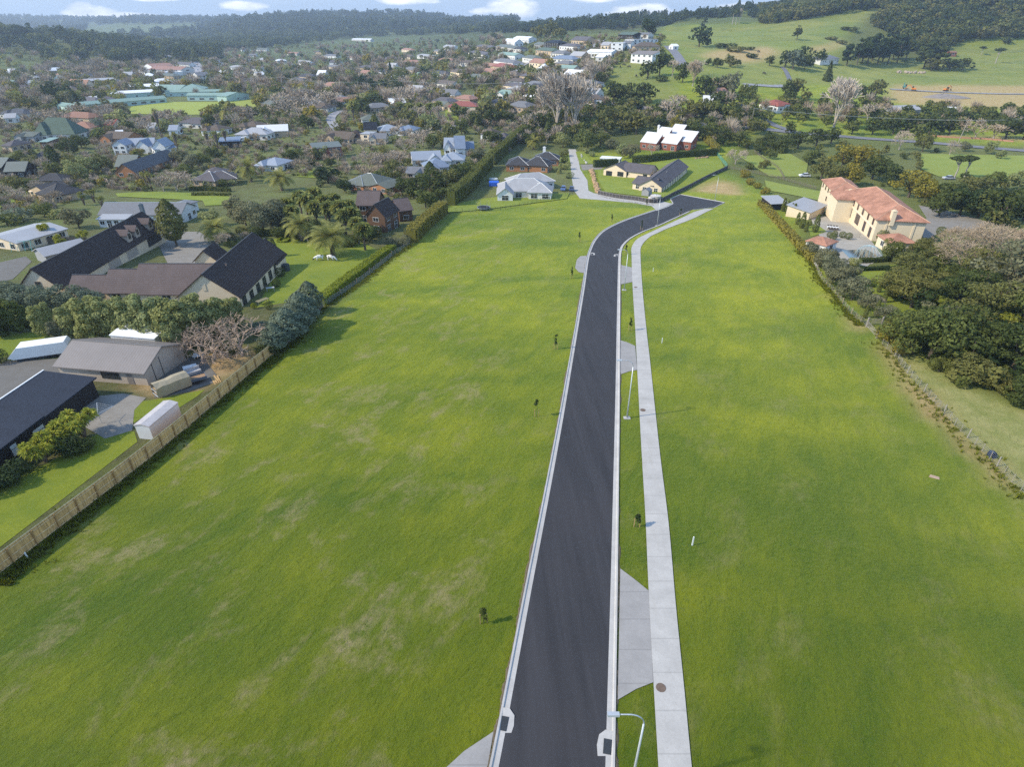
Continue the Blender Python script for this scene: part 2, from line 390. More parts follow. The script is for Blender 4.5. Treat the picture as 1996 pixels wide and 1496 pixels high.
def concmat(name,c,joint=0):
    m,t=newmat(name,.85,.25); p=t.pos(); n=t.noise(p,.5,5,.7); n2=t.noise(p,6,4,.75); n3=t.noise(t.mapping(p,(.6,.05,1)),1.2,4,.7)
    g=t.mix(t.ramp(n,.3,.7),sm(c,.84),sm(c,1.1)); g=t.mix(t.math('MULTIPLY',t.ramp(n2,.45,.7),.4),g,sm(c,.7)); g=t.mix(t.math('MULTIPLY',t.ramp(n3,.55,.72),.35),g,(c[0]*.8,c[1]*.77,c[2]*.7))
    if joint:
        sx=t.new('ShaderNodeSeparateXYZ'); t.l.new(p,sx.inputs[0]); fr=t.math('FRACT',t.math('DIVIDE',sx.outputs[1],joint))
        tri=t.math('ABSOLUTE',t.math('SUBTRACT',fr,.5)); k=.5-.05/joint; g=t.mix(t.ramp(tri,k-.004,k,(0,0,0,1),(.25,)*3+(1,)),g,sm(c,.35))
    t.col(g); t.bump(n2,.3,.015); return m
CONC=concmat('pale new concrete',(.42,.40,.37),3.0); KERBC=concmat('kerb concrete',(.43,.41,.385)); CROSS=concmat('grey crossing concrete',(.30,.285,.27),2.9)
DRIVE=concmat('tinted drive concrete',(.24,.22,.19),4); GRAVEL=concmat('gravel yard',(.15,.14,.125)); PATIO=concmat('patio paving',(.36,.33,.28),2); CLAYB=concmat('bare clay',(.24,.16,.09)); MULCH=concmat('bark mulch bed',(.07,.045,.03))
# ------------------------------------------------------------------ the new street
LE=[(940,1640),(972,1496),(1005,1320),(1036,1150),(1069,975),(1098,815),(1113,725),(1127,640),(1140,560),(1147,510),(1153,487),(1163,467),(1181,449),(1215,432),(1250.5,419.5),(1278,410.5),(1300,404),(1313,397)]
RE=[(1176,1640),(1180,1496),(1185,1320),(1190,1150),(1194.5,975),(1198.5,815),(1200.5,725),(1202,640),(1203.6,560),(1205,508),(1207,490),(1212,478),(1226,465),(1251,451.5),(1281,440),(1307,428),(1326,419.5),(1342,412)]
Lw=smoothline(PP(LE),5); Rw=smoothline(PP(RE),5)
head=PP([(1350,409),(1376,406),(1391,404.5),(1411,395),(1326,379.5),(1308,388),(1311,393)])
def sheet(name,pts,mat,off,label): return drape(name,pts,mat,off,label=label)
road=drape('road',[tuple(p) for p in Rw]+[p[:2] for p in head]+[tuple(p) for p in Lw[::-1]],ASPH,.022,label='freshly sealed dark street with a turning head')
def kerb(name,line,side,label,h=.13,chan=.36):
    """channel and kerb swept beside the seal; side +1: outward is to the left of travel"""
    prof=[(0,.028),(chan,.034),(chan+.09,h),(chan+.24,h+.008),(chan+.25,-.05),(0,-.05)]
    V_=[];F_=[];n=len(prof)
    for i,p in enumerate(line):
        d=(line[min(i+1,len(line)-1)]-line[max(i-1,0)]).normalized(); q=Vector((-d.y,d.x))*side
        for o,z in prof:
            w=p+q*o; V_.append((w.x,w.y,-SL*w.y+z))
    for i in range(len(line)-1):
        for k in range(n): F_.append((i*n+k,i*n+(k+1)%n,(i+1)*n+(k+1)%n,(i+1)*n+k))
    F_+=[tuple(range(n)),tuple((len(line)-1)*n+k for k in range(n))]
    me=bpy.data.meshes.new(name); me.from_pydata(V_,[],F_); me.materials.append(KERBC); me.update()
    import bmesh
    bm=bmesh.new(); bm.from_mesh(me); bmesh.ops.recalc_face_normals(bm,faces=bm.faces); bm.to_mesh(me); bm.free()
    return struct(name,me,label)
kerb('kerb',Lw,1,'pale concrete kerb and channel along the left edge of the street')
kerb('kerb',Rw,-1,'pale concrete kerb and channel along the right edge of the street')
hp=[Vector(p[:2]) for p in head]
kerb('kerb',[hp[0],hp[1],hp[2],hp[3]],-1,'pale kerb along the near side of the turning head',chan=.15)
kerb('kerb',[hp[3],hp[4]],-1,'pale kerb across the top of the turning head',chan=.15)
kerb('kerb',[hp[4],hp[5],hp[6],Lw[-1]],-1,'short curved kerb beside the driveway mouth',chan=.15)
FL=[(1290,1640),(1283,1496),(1274,1340),(1264,1150),(1258,1010),(1251.5,900),(1246,800),(1241,700),(1238,640),(1233,560),(1231,500),(1231.5,482),(1242,466.5),(1264,455),(1292,442),(1326,426.5),(1352,414),(1374,407.5)]
FR=[(1365,1640),(1348,1496),(1333,1340),(1317,1180),(1303,1020),(1288,900),(1277,800),(1266.5,700),(1259.6,640),(1252,560),(1248.5,500),(1250.5,480),(1265,463.5),(1283,454),(1303,445),(1351,426.5),(1376,414),(1392,407)]
drape('footpath',[tuple(p) for p in smoothline(PP(FR),5)]+[tuple(p) for p in smoothline(PP(FL),5)[::-1]],CONC,.075,label='pale concrete footpath beside the new street')
for pl,l in (([(1209,1110),(1237,1131),(1264,1153),(1269,1240),(1273,1332),(1240,1345),(1204,1366)],'grey concrete driveway crossing nearest the camera on the right'),
             ([(1209,664),(1222,668),(1238,675),(1242,722),(1226,725),(1209,731)],'grey concrete driveway crossing half way up the street'),
             ([(1210,517),(1232,522),(1234,550),(1210,555)],'grey concrete driveway crossing below the bend'),
             ([(1144,499),(1131,500),(1124,507),(1121,523),(1128,531),(1138,533)],'rough pale crossing on the left below the bend'),
             ([(868,1500),(905,1466),(962,1428),(948,1510),(930,1560),(850,1560)],'pale crossing at the bottom left of the street')):
    drape('driveway_crossing',PP(pl),CROSS,.062,label=l)
drape('driveway',PP([(1108,291),(1122,291),(1126,300),(1131,330),(1145,352),(1147,372),(1158,377),(1200,381),(1240,385),(1275,389),(1301,395),(1312,398),(1300,404),(1280,411),(1270,402),(1235,396),(1180,391),(1130,387),(1119,372),(1114,345),(1112,320)]),CONC,.05,label='long pale concrete driveway winding up past the white house')
drape('driveway',PP([(1131,321),(1165,320),(1178,325),(1172,330),(1135,332)]),DRIVE,.03,label='short side driveway to the white garage')
# ------------------------------------------------------------------ building materials
GLASS,_t=newmat('window glass',.12,.6); _t.b.inputs['Base Color'].default_value=(.025,.03,.035,1)
GLASSL,_t=newmat('pale blind behind glass',.3,.5); _t.b.inputs['Base Color'].default_value=(.35,.38,.38,1)
WHITE=plain('white paint',(.72,.72,.70),.6,.06); CREAMP=plain('cream paint',(.62,.52,.38),.8,.08); DKTRIM=plain('dark trim',(.05,.05,.055),.6,.1)
STEEL=plain('galvanised steel',(.42,.44,.46),.45,.1,metal=.5); DKSTEEL=plain('dark steel',(.04,.045,.05),.5,.1)
WOODP=striped('fence timber',(.32,.24,.14),0,.15,.45,.3,.85,.02); TIMB=plain('raw timber',(.36,.27,.16),.85,.3,2); OLDT=plain('weathered timber',(.17,.14,.11),.9,.3,2)
BARK=plain('bark',(.10,.08,.06),.95,.35,3); PBARK=plain('palm bark',(.13,.10,.075),.95,.4,3); PALEB=plain('pale bark',(.34,.30,.26),.9,.25,3); RUBBER=plain('rubber',(.02,.02,.02),.8,.1)
RC=dict(dkbrown=(.058,.043,.038),dkfront=(.115,.090,.085),taupe=(.11,.10,.105),dkgrey=(.055,.055,.06),grey=(.16,.16,.165),ltgrey=(.33,.33,.34),navy=(.018,.022,.032),beige=(.20,.175,.16),
 green=(.09,.125,.095),grygreen=(.125,.14,.12),aqua=(.21,.30,.255),blue=(.17,.21,.28),paleblue=(.27,.30,.35),terra=(.31,.17,.12),red=(.27,.09,.07),white=(.62,.62,.61),brown=(.12,.095,.075),rust=(.24,.12,.07),mansion=(.38,.19,.125))
WC=dict(cream=(.72,.58,.41),beige=(.42,.355,.29),white=(.70,.70,.68),tan=(.45,.34,.22),orange=(.34,.16,.075),brick=(.25,.09,.06),dark=(.028,.025,.024),brown=(.13,.075,.045),aqua=(.42,.55,.49),grey=(.3,.3,.3),mansion=(.66,.55,.38),pale=(.62,.60,.55))
def RM(c,k='tile'):
    if k=='tile': return striped(c+' roof tiles',RC[c],1,.37,.30,.22,.85,.05,.15)
    if k=='iron': return striped(c+' ribbed roofing iron',RC[c],0,.42,.22,.12,.5,.03,.35)
    return plain(c+' roof sheet',RC[c],.6,.15)
def WM(c,k='board'):
    if k=='board': return striped(c+' weatherboard',WC[c],2,.3,.28,.08,.8,.02,.2)
    if k=='brick': return plain(c+' brickwork',WC[c],.9,.16,2.5,bump=.01)
    return plain(c+' plaster',WC[c],.85,.07,.8)
# ------------------------------------------------------------------ building pieces
def roof_mesh(L,W,e,rise,typ,mat,oy=.45,ox=.35,th=.16,fas=None):
    mb=MB(); 
    if typ=='gable':
        s=rise/(W/2); a=W/2+oy; zt=e-oy*s
        mb.xprism([(-a,zt),(0,e+rise),(a,zt),(a,zt+th),(0,e+rise+th+.03),(-a,zt+th)][::-1],-L/2-ox,L/2+ox)
    elif typ=='hip':
        a=L/2+oy; b=W/2+oy; r=max(0,a-b); z0=e-.06; z1=e+.1; zr=e+rise
        c4=lambda z:[(-a,-b,z),(a,-b,z),(a,b,z),(-a,b,z)]
        if r<.05: mb.add(c4(z0)+c4(z1)+[(0,0,zr)],[(3,2,1,0)]+[(i,(i+1)%4,4+(i+1)%4,4+i) for i in range(4)]+[(4+i,4+(i+1)%4,8) for i in range(4)])
        else: mb.add(c4(z0)+c4(z1)+[(-r,0,zr),(r,0,zr)],[(3,2,1,0)]+[(i,(i+1)%4,4+(i+1)%4,4+i) for i in range(4)]+[(4,5,9,8),(6,7,8,9),(5,6,9),(7,4,8)])
    elif typ=='mono':
        a=W/2+oy; mb.xprism([(-a,e-.0),(-a,e+th),(a,e+rise+th),(a,e+rise)][::-1],-L/2-ox,L/2+ox)
    elif typ=='monoup':
        a=W/2+oy; mb.xprism([(-a,e+rise),(-a,e+rise+th),(a,e+th),(a,e)][::-1],-L/2-ox,L/2+ox)
    elif typ=='flat':
        mb.box(-L/2-.2,L/2+.2,-W/2-.2,W/2+.2,e,e+.3)
    return mb.mesh('roof',mat)
def ridge_mesh(L,W,e,rise,typ,mat,oy=.45,ox=.35):
    mb=MB(); z=e+rise+.14
    if typ=='gable': mb.box(-L/2-ox-.01,L/2+ox+.01,-.13,.13,z,z+.08)
    else:
        a=L/2+oy; b=W/2+oy; r=max(.1,a-b); z=e+rise
        mb.tube([(-r,0,z),(r,0,z)],.09,5)
        for sx,sy in ((1,1),(1,-1),(-1,1),(-1,-1)): mb.tube([(sx*r,0,z),(sx*a,sy*b,e+.12)],.08,4)
    return mb.mesh('ridge_cap',mat)
def wall_mesh(L,W,e,rise,typ,mat):
    mb=MB(); s=-1.6
    if typ=='gable': prof=[(-W/2,s),(W/2,s),(W/2,e),(0,e+rise-.02),(-W/2,e)]
    elif typ=='mono': prof=[(-W/2,s),(W/2,s),(W/2,e+rise*(W/(W+.9))),(-W/2,e+.02)]
    elif typ=='monoup': prof=[(-W/2,s),(W/2,s),(W/2,e+.02),(-W/2,e+rise*.9)]
    else: prof=[(-W/2,s),(W/2,s),(W/2,e-.02),(-W/2,e-.02)]
    mb.xprism(prof[::-1],-L/2,L/2); return mb.mesh('wall',mat)
_wc={}
def win_meshes(w,h,fm,nm=1,gm=None):
    k=(round(w,1),round(h,1),fm.name,nm,(gm or GLASS).name)
    if k not in _wc:
        f=MB(); t=.07
        f.box(-w/2-t,w/2+t,-.07,.05,h/2,h/2+t); f.box(-w/2-t,w/2+t,-.07,.05,-h/2-t,-h/2)
        f.box(-w/2-t,-w/2,-.07,.05,-h/2,h/2); f.box(w/2,w/2+t,-.07,.05,-h/2,h/2)
        for i in range(nm): 
            x=-w/2+w*(i+1)/(nm+1); f.box(x-.03,x+.03,-.06,.05,-h/2,h/2)
        if h>1.3: f.box(-w/2,w/2,-.055,.045,-.03+h*.12,.03+h*.12)
        g=MB(); g.box(-w/2,w/2,-.035,.03,-h/2,h/2)
        _wc[k]=(f.mesh('window',fm),g.mesh('pane',gm or GLASS))
    return _wc[k]
class Bld:
    """one building: an Empty at its base with wall, roof, window ... children"""
    def __init__(s,name,label,cat='house',group=None):
        s.name,s.label,s.cat,s.group=name,label,cat,group; s.root=None
    def start(s,x,y,rot):
        s.root=thing(s.name,s.label,s.cat,(x,y,zz(x,y)),rot,s.group); s.rot=rot; s.o=Vector((x,y,zz(x,y)))
    def put(s,name,me,w,rot,parent=None):
        d=Vector(w)-s.o; r=-s.rot
        o=link(name,me,parent or s.root,(d.x*cos(r)-d.y*sin(r),d.x*sin(r)+d.y*cos(r),d.z)); o.rotation_euler=(0,0,rot-s.rot); return o
    def wing(s,c,L,W,rot,e,rise,typ,rm,wm,ridge=None,wins=2,fm=None,zb=None,oy=.45,ox=.35,wh=1.2,ww=1.6,gap=3.2,gar=0,gm=None,noback=True,foot=True):
        x,y=c[0],c[1]
        if s.root is None: s.start(x,y,rot)
        z=zz(x,y) if zb is None else zb
        s.put('wall',wall_mesh(L,W,e,rise,typ,wm),(x,y,z),rot)
        s.put('roof',roof_mesh(L,W,e,rise,typ,rm,oy,ox),(x,y,z),rot)
        if ridge and typ in('gable','hip'): s.put('ridge_cap',ridge_mesh(L,W,e,rise,typ,ridge,oy,ox),(x,y,z),rot)
        if foot: USED.append((x,y,hypot(L,W)/2*.93,L,W,rot))
        fm=fm or WHITE
        for side in range(4):
            ang=rot+(-pi/2,pi/2,0,pi)[side]; half=(W/2,W/2,L/2,L/2)[side]; ln=(L,L,W,W)[side]
            nx,ny=cos(ang),sin(ang)
            if noback and nx*x+ny*y>-.08*hypot(x,y): continue
            if wins==0: continue
            storeys=[1.45] if e<4.3 else [1.45,e-1.15]
            n=max(1,int(ln/gap))
            for zi,zc in enumerate(storeys):
                for i in range(n):
                    t=(-ln/2+ln*(i+.5)/n); w_=min(ww,ln/n*.62); h_=wh; z_=zc
                    rr=random.Random(int(x*13+y*7+i*31+side*101+zi*17))
                    if zi==0 and rr.random()<.3: h_=1.95; z_=1.05
                    if zi==0 and rr.random()<.12 and n>2: continue
                    f,g=win_meshes(w_,h_,fm,1 if w_>1.1 else 0,gm)
                    tx,ty=-ny,nx; wx=x+nx*half+tx*t; wy=y+ny*half+ty*t
                    wo=s.put('window',f,(wx,wy,z+z_),ang+pi/2)
                    if wins>=2: link('pane',g,wo)
                    elif wins==1: link('pane',g,wo)
        return s
    def px(s,A,B,depth,e,rise,typ,rm,wm,ridgey=False,over=.45,zb=None,**k):
        a=P(*A,e); b=P(*B,e); d=b-a; rot=atan2(d.y,d.x); n=Vector((-sin(rot),cos(rot),0))
        L=hypot(d.x,d.y)-(2*.35 if not ridgey else .9); c=(a+b)/2+n*(depth/2)+n*over*(0 if ridgey else 1)
        if ridgey: return s.wing((c.x,c.y),depth,L,rot+pi/2,e,rise,typ,rm,wm,zb=zb,**k)
        return s.wing((c.x,c.y),L,depth,rot,e,rise,typ,rm,wm,zb=zb,**k)
    def part(s,name,me,px=None,h=0,w=None,rot=None,parent=None,up=0):
        p=w or P(*px,h); return s.put(name,me,(p[0],p[1],p[2]+h+up),s.rot if rot is None else rot)
def boxmesh(name,x,y,z,mat,z0=0):
    mb=MB(); mb.box(-x/2,x/2,-y/2,y/2,z0,z0+z); return mb.mesh(name,mat)
def chimney(b,px,h,sz=(.9,.9,1.6),mat=None,cap=DKSTEEL):
    mb=MB(); x,y,z=sz; mb.box(-x/2,x/2,-y/2,y/2,-2.0,z); mb.box(-x/2-.08,x/2+.08,-y/2-.08,y/2+.08,z,z+.12); mb.box(-x/4,x/4,-y/4,y/4,z+.12,z+.4)
    b.part('chimney',mb.mesh('chimney',mat),px,h)
def flue(b,px,h,l=1.1):
    mb=MB(); mb.tube([(0,0,-.6),(0,0,l)],.11,8); mb.tube([(0,0,l),(0,0,l+.15)],.2,8); b.part('flue',mb.mesh('flue',STEEL),px,h)
# ------------------------------------------------------------------ named houses, near left
b=Bld('barn_house','long dark-tiled outbuilding with three dormers beside the hedge of rounded shrubs')
rm=RM('dkbrown'); a=P(114,550,2.7); c_=P(323,452,2.7); d=c_-a; rt=atan2(d.y,d.x); n=Vector((-sin(rt),cos(rt),0)); W1=8.2; L1=hypot(d.x,d.y)-.7
cc=(a+c_)/2+n*(W1/2+.4)
b.wing((cc.x,cc.y),L1,W1,rt,2.7,3.9,'gable',rm,WM('cream','pl'),ridge=DKTRIM,wins=0)
zc=zz(cc.x,cc.y)
for f_ in (.17,.255,.405):                      # dormers on the near slope
    q=cc+Vector((cos(rt),sin(rt),0))*L1*f_-n*(W1*.30)
    wl=MB(); wl.xprism([(-.95,-1.1),(.95,-1.1),(.95,1.35),(0,2.2),(-.95,1.35)],-1.15,1.7)
    dm=b.put('dormer',wl.mesh('dormer',WM('beige','pl')),(q.x,q.y,zc+3.85),rt+pi/2)
    rf=MB(); rf.xprism([(-1.3,1.05),(0,2.22),(1.3,1.05),(1.3,1.19),(0,2.38),(-1.3,1.19)],-1.45,1.9); link('dormer_roof',rf.mesh('dormer_roof',RM('dkfront')),dm)
    f,g=win_meshes(.8,1.15,OLDT,1); w_=link('window',f,dm,(-1.16,0,.7),-pi/2); link('pane',g,w_)
f,g=win_meshes(1.0,1.4,OLDT,1); e_=cc-Vector((cos(rt),sin(rt),0))*L1/2; w_=b.put('window',f,(e_.x,e_.y,zc+3.2),rt-pi/2); link('pane',g,w_)
gd=MB(); gd.box(-1.6,1.6,-.06,.05,0,2.2); b.put('door_or_dark_opening',gd.mesh('door_or_dark_opening',DKTRIM),(e_.x+n.x*.3,e_.y+n.y*.3,zc),rt-pi/2)
ux=Vector((cos(rt),sin(rt),0)); fw=cc-n*W1/2
for f_,wd,mt in ((-.05,4.6,WM('beige','board')),(.13,4.6,WM('beige','board')),(.38,6.5,DKTRIM)):  # two beige doors; the dark end panel paints the shade of an open carport
    gd=MB(); gd.box(-wd/2,wd/2,-.05,.04,0,2.35); q=fw+ux*L1*f_; b.put('door_or_dark_opening',gd.mesh('door_or_dark_opening',mt),(q.x,q.y,zc),rt)
# main house: three stepped front roofs and a big gabled wing
b=Bld('farmhouse','large cream house with stepped brown tile roofs and a big dark gable')
zB=P(461,600).z
rf=RM('dkfront')
for A,B,dp,e,ri in (((128,566),(206,566),5.5,2.3,2.0),((196,568),(290,568),8,2.4,3.0),((252,570),(428,570),10.4,2.5,3.9)):
    b.px(A,B,dp,e,ri,'gable',rf,WM('cream','pl'),ridge=DKTRIM,gap=4)
a=P(352,560,3.0); c_=P(464,571,3.0); far=P(551,499,3.0); d=far-c_; n=Vector((d.x,d.y,0)).normalized(); Ld=hypot(d.x,d.y); rt=atan2(n.y,n.x)-pi/2; ur=Vector((cos(rt),sin(rt),0)); Wd=abs((a-c_).dot(ur)); mid=c_-ur*(Wd/2-.45)+n*Ld/2; print('farm',Wd,Ld); zf=zz(mid.x,mid.y)
b.wing((mid.x,mid.y),Ld,Wd-.9,rt+pi/2,3.0,4.4,'gable',RM('dkbrown'),WM('cream','pl'),ridge=DKTRIM,fm=OLDT,wh=1.7,ww=1.7,gap=3.6)
q=mid+n*(Ld/2-2)+Vector((cos(rt),sin(rt),0))*(Wd*.16)
b.wing((q.x,q.y),6.5,Wd*.62,rt+pi/2,3.0,3.3,'gable',RM('dkbrown'),WM('cream','pl'),ridge=DKTRIM,wins=0)
vt=MB(); vt.box(-.35,.35,-.05,.05,-.7,.7); fc=mid-n*(Ld/2+.02)
b.put('gable_vent',vt.mesh('gable_vent',CREAMP),(fc.x-.3,fc.y,zf+4.9),rt)
flue(b,(371,531),3.4,.5)
q=P(411,500,2.2); b.wing((q.x,q.y),5.5,5,rt+pi/2,2.2,2.2,'gable',RM('dkbrown'),WM('cream','pl'),wins=0)
# beige workshop
b=Bld('workshop','beige weatherboard workshop with ribbed brown roof behind the timber fence','shed')
b.px((100,712),(279,725),8.6,2.55,1.75,'gable',RM('beige','iron'),WM('beige'),ridge=plain('pale brown flashing',(.16,.15,.14)),fm=DKTRIM,wins=0)
r_=b.root.rotation_euler.z; bx=P(296,775)
def onwall(b,name,fmesh,gmesh,L,W,t,z,side=0):
    r=b.rot; loc={0:(t,-W/2,z),1:(t,W/2,z),2:(L/2,t,z),3:(-L/2,t,z)}[side]; o=link(name,fmesh,b.root,loc,(0,pi,pi/2,-pi/2)[side])
    if gmesh: link('pane',gmesh,o)
    return o
Lw_=[u for u in USED if abs(u[0]-b.o.x)<.1][0][3]
for k in range(3): onwall(b,'window',*win_meshes(.75,1.0,DKTRIM,0),Lw_,8.6,Lw_/2-6.6+k*1.0,1.55)
dr=boxmesh('door',.95,.1,2.05,plain('taupe door',(.20,.175,.155))); onwall(b,'door',dr,None,Lw_,8.6,Lw_/2-2.6,.05)
for t in (-2.6,-.9): onwall(b,'downpipe',boxmesh('downpipe',.08,.12,3.2,DKTRIM),None,Lw_,8.6,t,0,2)
# dark low house at the left edge
b=Bld('dark_shed','low dark timber building with a navy roof and pale window at the left edge','house')
rmn=plain('navy roofing felt',(.022,.027,.040),.75,.2,.6)
a=P(4,864,2.5); c_=P(187,742,2.5); d=c_-a; rt=atan2(d.y,d.x); n=Vector((-sin(rt),cos(rt),0)); L2=hypot(d.x,d.y)
c1=c_-Vector((d.x,d.y,0))*.36+n*3.4; b.wing((c1.x,c1.y),L2*.68,6.4,rt,2.5,.75,'mono',rmn,WM('dark'),wins=0)
c2=c_-Vector((d.x,d.y,0))*1.0+n*3.1; b.wing((c2.x,c2.y),L2*.66,6.9,rt,2.42,.72,'mono',rmn,WM('dark'),wins=0)
fl_=MB(); fl_.box(-L2*.37,L2*.37,-.09,.09,0,.2); q=c1+n*3.7; b.put('gutter',fl_.mesh('gutter',WHITE),(q.x,q.y,zz(c1.x,c1.y)+3.3),rt)
f,g=win_meshes(1.7,1.5,DKTRIM,0,plain('white blind',(.62,.66,.66),.5,.05))
for t,wd in ((.60,1.7),(.84,.9)):
    f,g=win_meshes(wd,1.4,DKTRIM,0,MATS['white blind']); q=c_-Vector((d.x,d.y,0))*(t+.12)-n*.38+n*(.0); w_=b.put('window',f,(q.x,q.y,zz(q.x,q.y)+1.15),rt); link('pane',g,w_)
# small white garden shed
b=Bld('garden_shed','small white ribbed-iron garden shed against the timber fence','shed')
b.px((255,828),(296,832),5.4,2.05,.2,'gable',striped('streaked white shed iron',(.44,.41,.40),0,.25,.25,.3,.6,.02),striped('white shed iron wall',(.52,.53,.54),0,.25,.3,.08,.6,.02),ridgey=True,wins=0,oy=.08,ox=.06,over=0)
b=Bld('white_garage','flat-topped white shed between the workshop and the rounded shrubs','shed')
b.px((206,655),(300,662),5.4,2.9,.35,'gable',plain('white roof sheet',(.74,.75,.77),.5,.05),WM('white','pl'),wins=0,oy=.1,ox=.1)
# neighbours up the left side
def simple(name,label,A,B,dp,e,ri,typ,rc,wc,rk='tile',wk='board',cat='house',**k):
    b=Bld(name,label,cat); b.px(A,B,dp,e,ri,typ,RM(rc,rk),WM(wc,wk),**k); return b
b=simple('weatherboard_villa','long white weatherboard house with grey iron roof behind the dormered barn',(188,417),(352,417),9.5,2.9,2.2,'gable','grey','white','iron',ridge=STEEL,gap=2.6)
b.px((186,428),(246,428),3,2.4,.5,'mono',RM('ltgrey','iron'),WM('white'),gap=1.8,wh=1.0); b.px((345,404),(388,394),5,2.6,.6,'hip',RM('grey','iron'),WM('white'),wins=1)
chimney(b,(278,412),4.2,(.9,.9,1.9),plain('slate blue chimney',(.12,.15,.17)))
b=simple('hip_roof_house','dark hip-roofed brick house with angled wings beside the lawn umbrella',(101,382),(168,372),10,2.5,2.9,'hip','dkgrey','tan','tile','brick',ridge=DKSTEEL)
b.px((54,369),(96,378),8,2.5,2.2,'gable',RM('dkgrey'),WM('tan','brick'),ridgey=True,ridge=DKSTEEL)
b.px((63,352),(120,352),8,2.5,2.0,'hip',RM('dkgrey'),WM('tan','brick'),ridge=DKSTEEL,wins=0)
b=simple('pool_shed','cream shed with a long grey roof and swing frame beside it at the left edge',(-35,462),(33,471),13,2.5,.9,'gable','ltgrey','cream','iron','pl',ridgey=True,fm=WHITE)
b=simple('green_shed','small green-walled shed with pale grey roof beside the barn',(64,488),(88,497),9,2.4,1.1,'gable','ltgrey','grey','iron','pl',cat='shed',ridgey=True,wins=0)
b=simple('black_chalet','black timber chalet with green roof and white window on the far left',(5,334),(48,333),9,3.0,2.8,'gable','grygreen','dark','iron',wins=1)
b.px((-40,325),(2,326),10,4.2,2.8,'gable',RM('grygreen','iron'),WM('dark'),wins=1)
b=simple('barn_gable_house','grey house with a long steep roof and orange timber veranda',(222,324),(256,325),12,2.6,3.2,'gable','grygreen','orange','iron',ridge=STEEL,wins=1)
b.px((222,324),(262,324),10,2.7,3.6,'gable',RM('grygreen','iron'),WM('orange')); b.px((262,334),(348,306),8,2.7,3.0,'gable',RM('dkgrey','iron'),WM('orange'))
b=simple('blue_roof_villa','white two-storey house with pale blue roofs and gables',(216,283),(245,283),8,4.6,2.0,'gable','blue','white','iron',ridgey=True,wh=1)
b.px((240,284),(300,282),8,3.6,2.6,'gable',RM('paleblue','iron'),WM('white')); b.px((262,285),(290,285),9,3.6,2.6,'gable',RM('blue','iron'),WM('white'),ridgey=True)
b.px((295,285),(322,285),9,4.2,2.8,'gable',RM('paleblue','iron'),WM('white'),ridgey=True); b.px((300,293),(345,288),5,2.6,1.2,'mono',RM('blue','iron'),WM('white'))
b=simple('taupe_hip_house','taupe hip-roofed brick house beside the phoenix palm',(372,351),(418,353),9,2.5,2.6,'hip','taupe','tan','tile','brick',ridge=STEEL)
b.px((398,352),(462,348),9,2.5,2.5,'hip',RM('taupe'),WM('tan','brick'),ridge=STEEL); b.px((395,340),(440,338),8,2.5,2.0,'hip',RM('taupe'),WM('tan','brick'))
b=simple('ranch_house','low orange-brick house with two big grey-green hip roofs behind the palms',(672,358),(738,362),12,2.7,3.2,'hip','grygreen','orange','tile','brick',ridge=STEEL)
b.px((708,361),(755,350),9,2.7,2.6,'hip',RM('grygreen'),WM('orange','brick'),ridge=STEEL); b.px((755,366),(789,358),8,2.5,1.1,'gable',RM('grygreen'),WM('orange','brick'))
flue(b,(694,362),3.5,1.4)
b=simple('timber_chalet','brown two-storey timber house with steep dark gables at the end of the tall hedge',(692,398),(738,398),9,5.2,2.9,'gable','dkfront','brown','tile',ridge=DKTRIM,wh=1.1,gap=3)
b.px((711,417),(752,420),8,4.9,2.9,'gable',RM('dkbrown'),WM('brown'),ridgey=True,ridge=DKTRIM,wh=1.1,gap=3); b.px((776,410),(806,407),8,3.6,2.4,'gable',RM('dkfront'),WM('brown'),ridge=DKTRIM,wh=1.1)
pb=MB(); [pb.tube([(0,0,-1),(0,0,3.0)],.08,5)]; b.part('veranda_post',pb.mesh('veranda_post',WHITE),(738,448),0)
b=simple('brick_flats','two-storey red brick house with flat grey-green roof',(609,290),(667,286),8,5.0,1.2,'mono','grygreen','brick','iron','brick')
b=simple('white_tile_house','white house with pale grey tiled hips beside the long driveway',(967,377),(1002,377),10,2.7,1.9,'gable','ltgrey','white','tile','pl',ridgey=True,wh=1.6,ww=2.2,gap=2.8)
b.px((972,372),(1075,371),11,2.75,3.3,'hip',RM('ltgrey'),WM('pale','pl'),ridge=WHITE,wh=1.5,ww=2.2,gap=4); b.px((1028,374),(1076,375),9,2.7,2.4,'hip',RM('ltgrey'),WM('pale','pl'),ridge=WHITE,wh=1.5,ww=2.2)
b.px((1000,358),(1083,353),9,2.9,2.7,'hip',RM('ltgrey'),WM('pale','pl'),ridge=WHITE)
b=simple('dark_hip_house','dark grey hip-roofed brick house behind the white tiled house',(985,322),(1030,323),11,2.7,2.8,'hip','dkgrey','orange','tile','brick',ridge=STEEL)
b.px((1018,322),(1068,325),9,2.7,3.0,'hip',RM('dkgrey'),WM('orange','brick'),ridge=STEEL); b.px((1040,311),(1090,312),9,2.7,2.6,'hip',RM('dkgrey'),WM('orange','brick'),ridge=STEEL); chimney(b,(1061,293),4.6,(1.3,.9,1.3),WHITE)
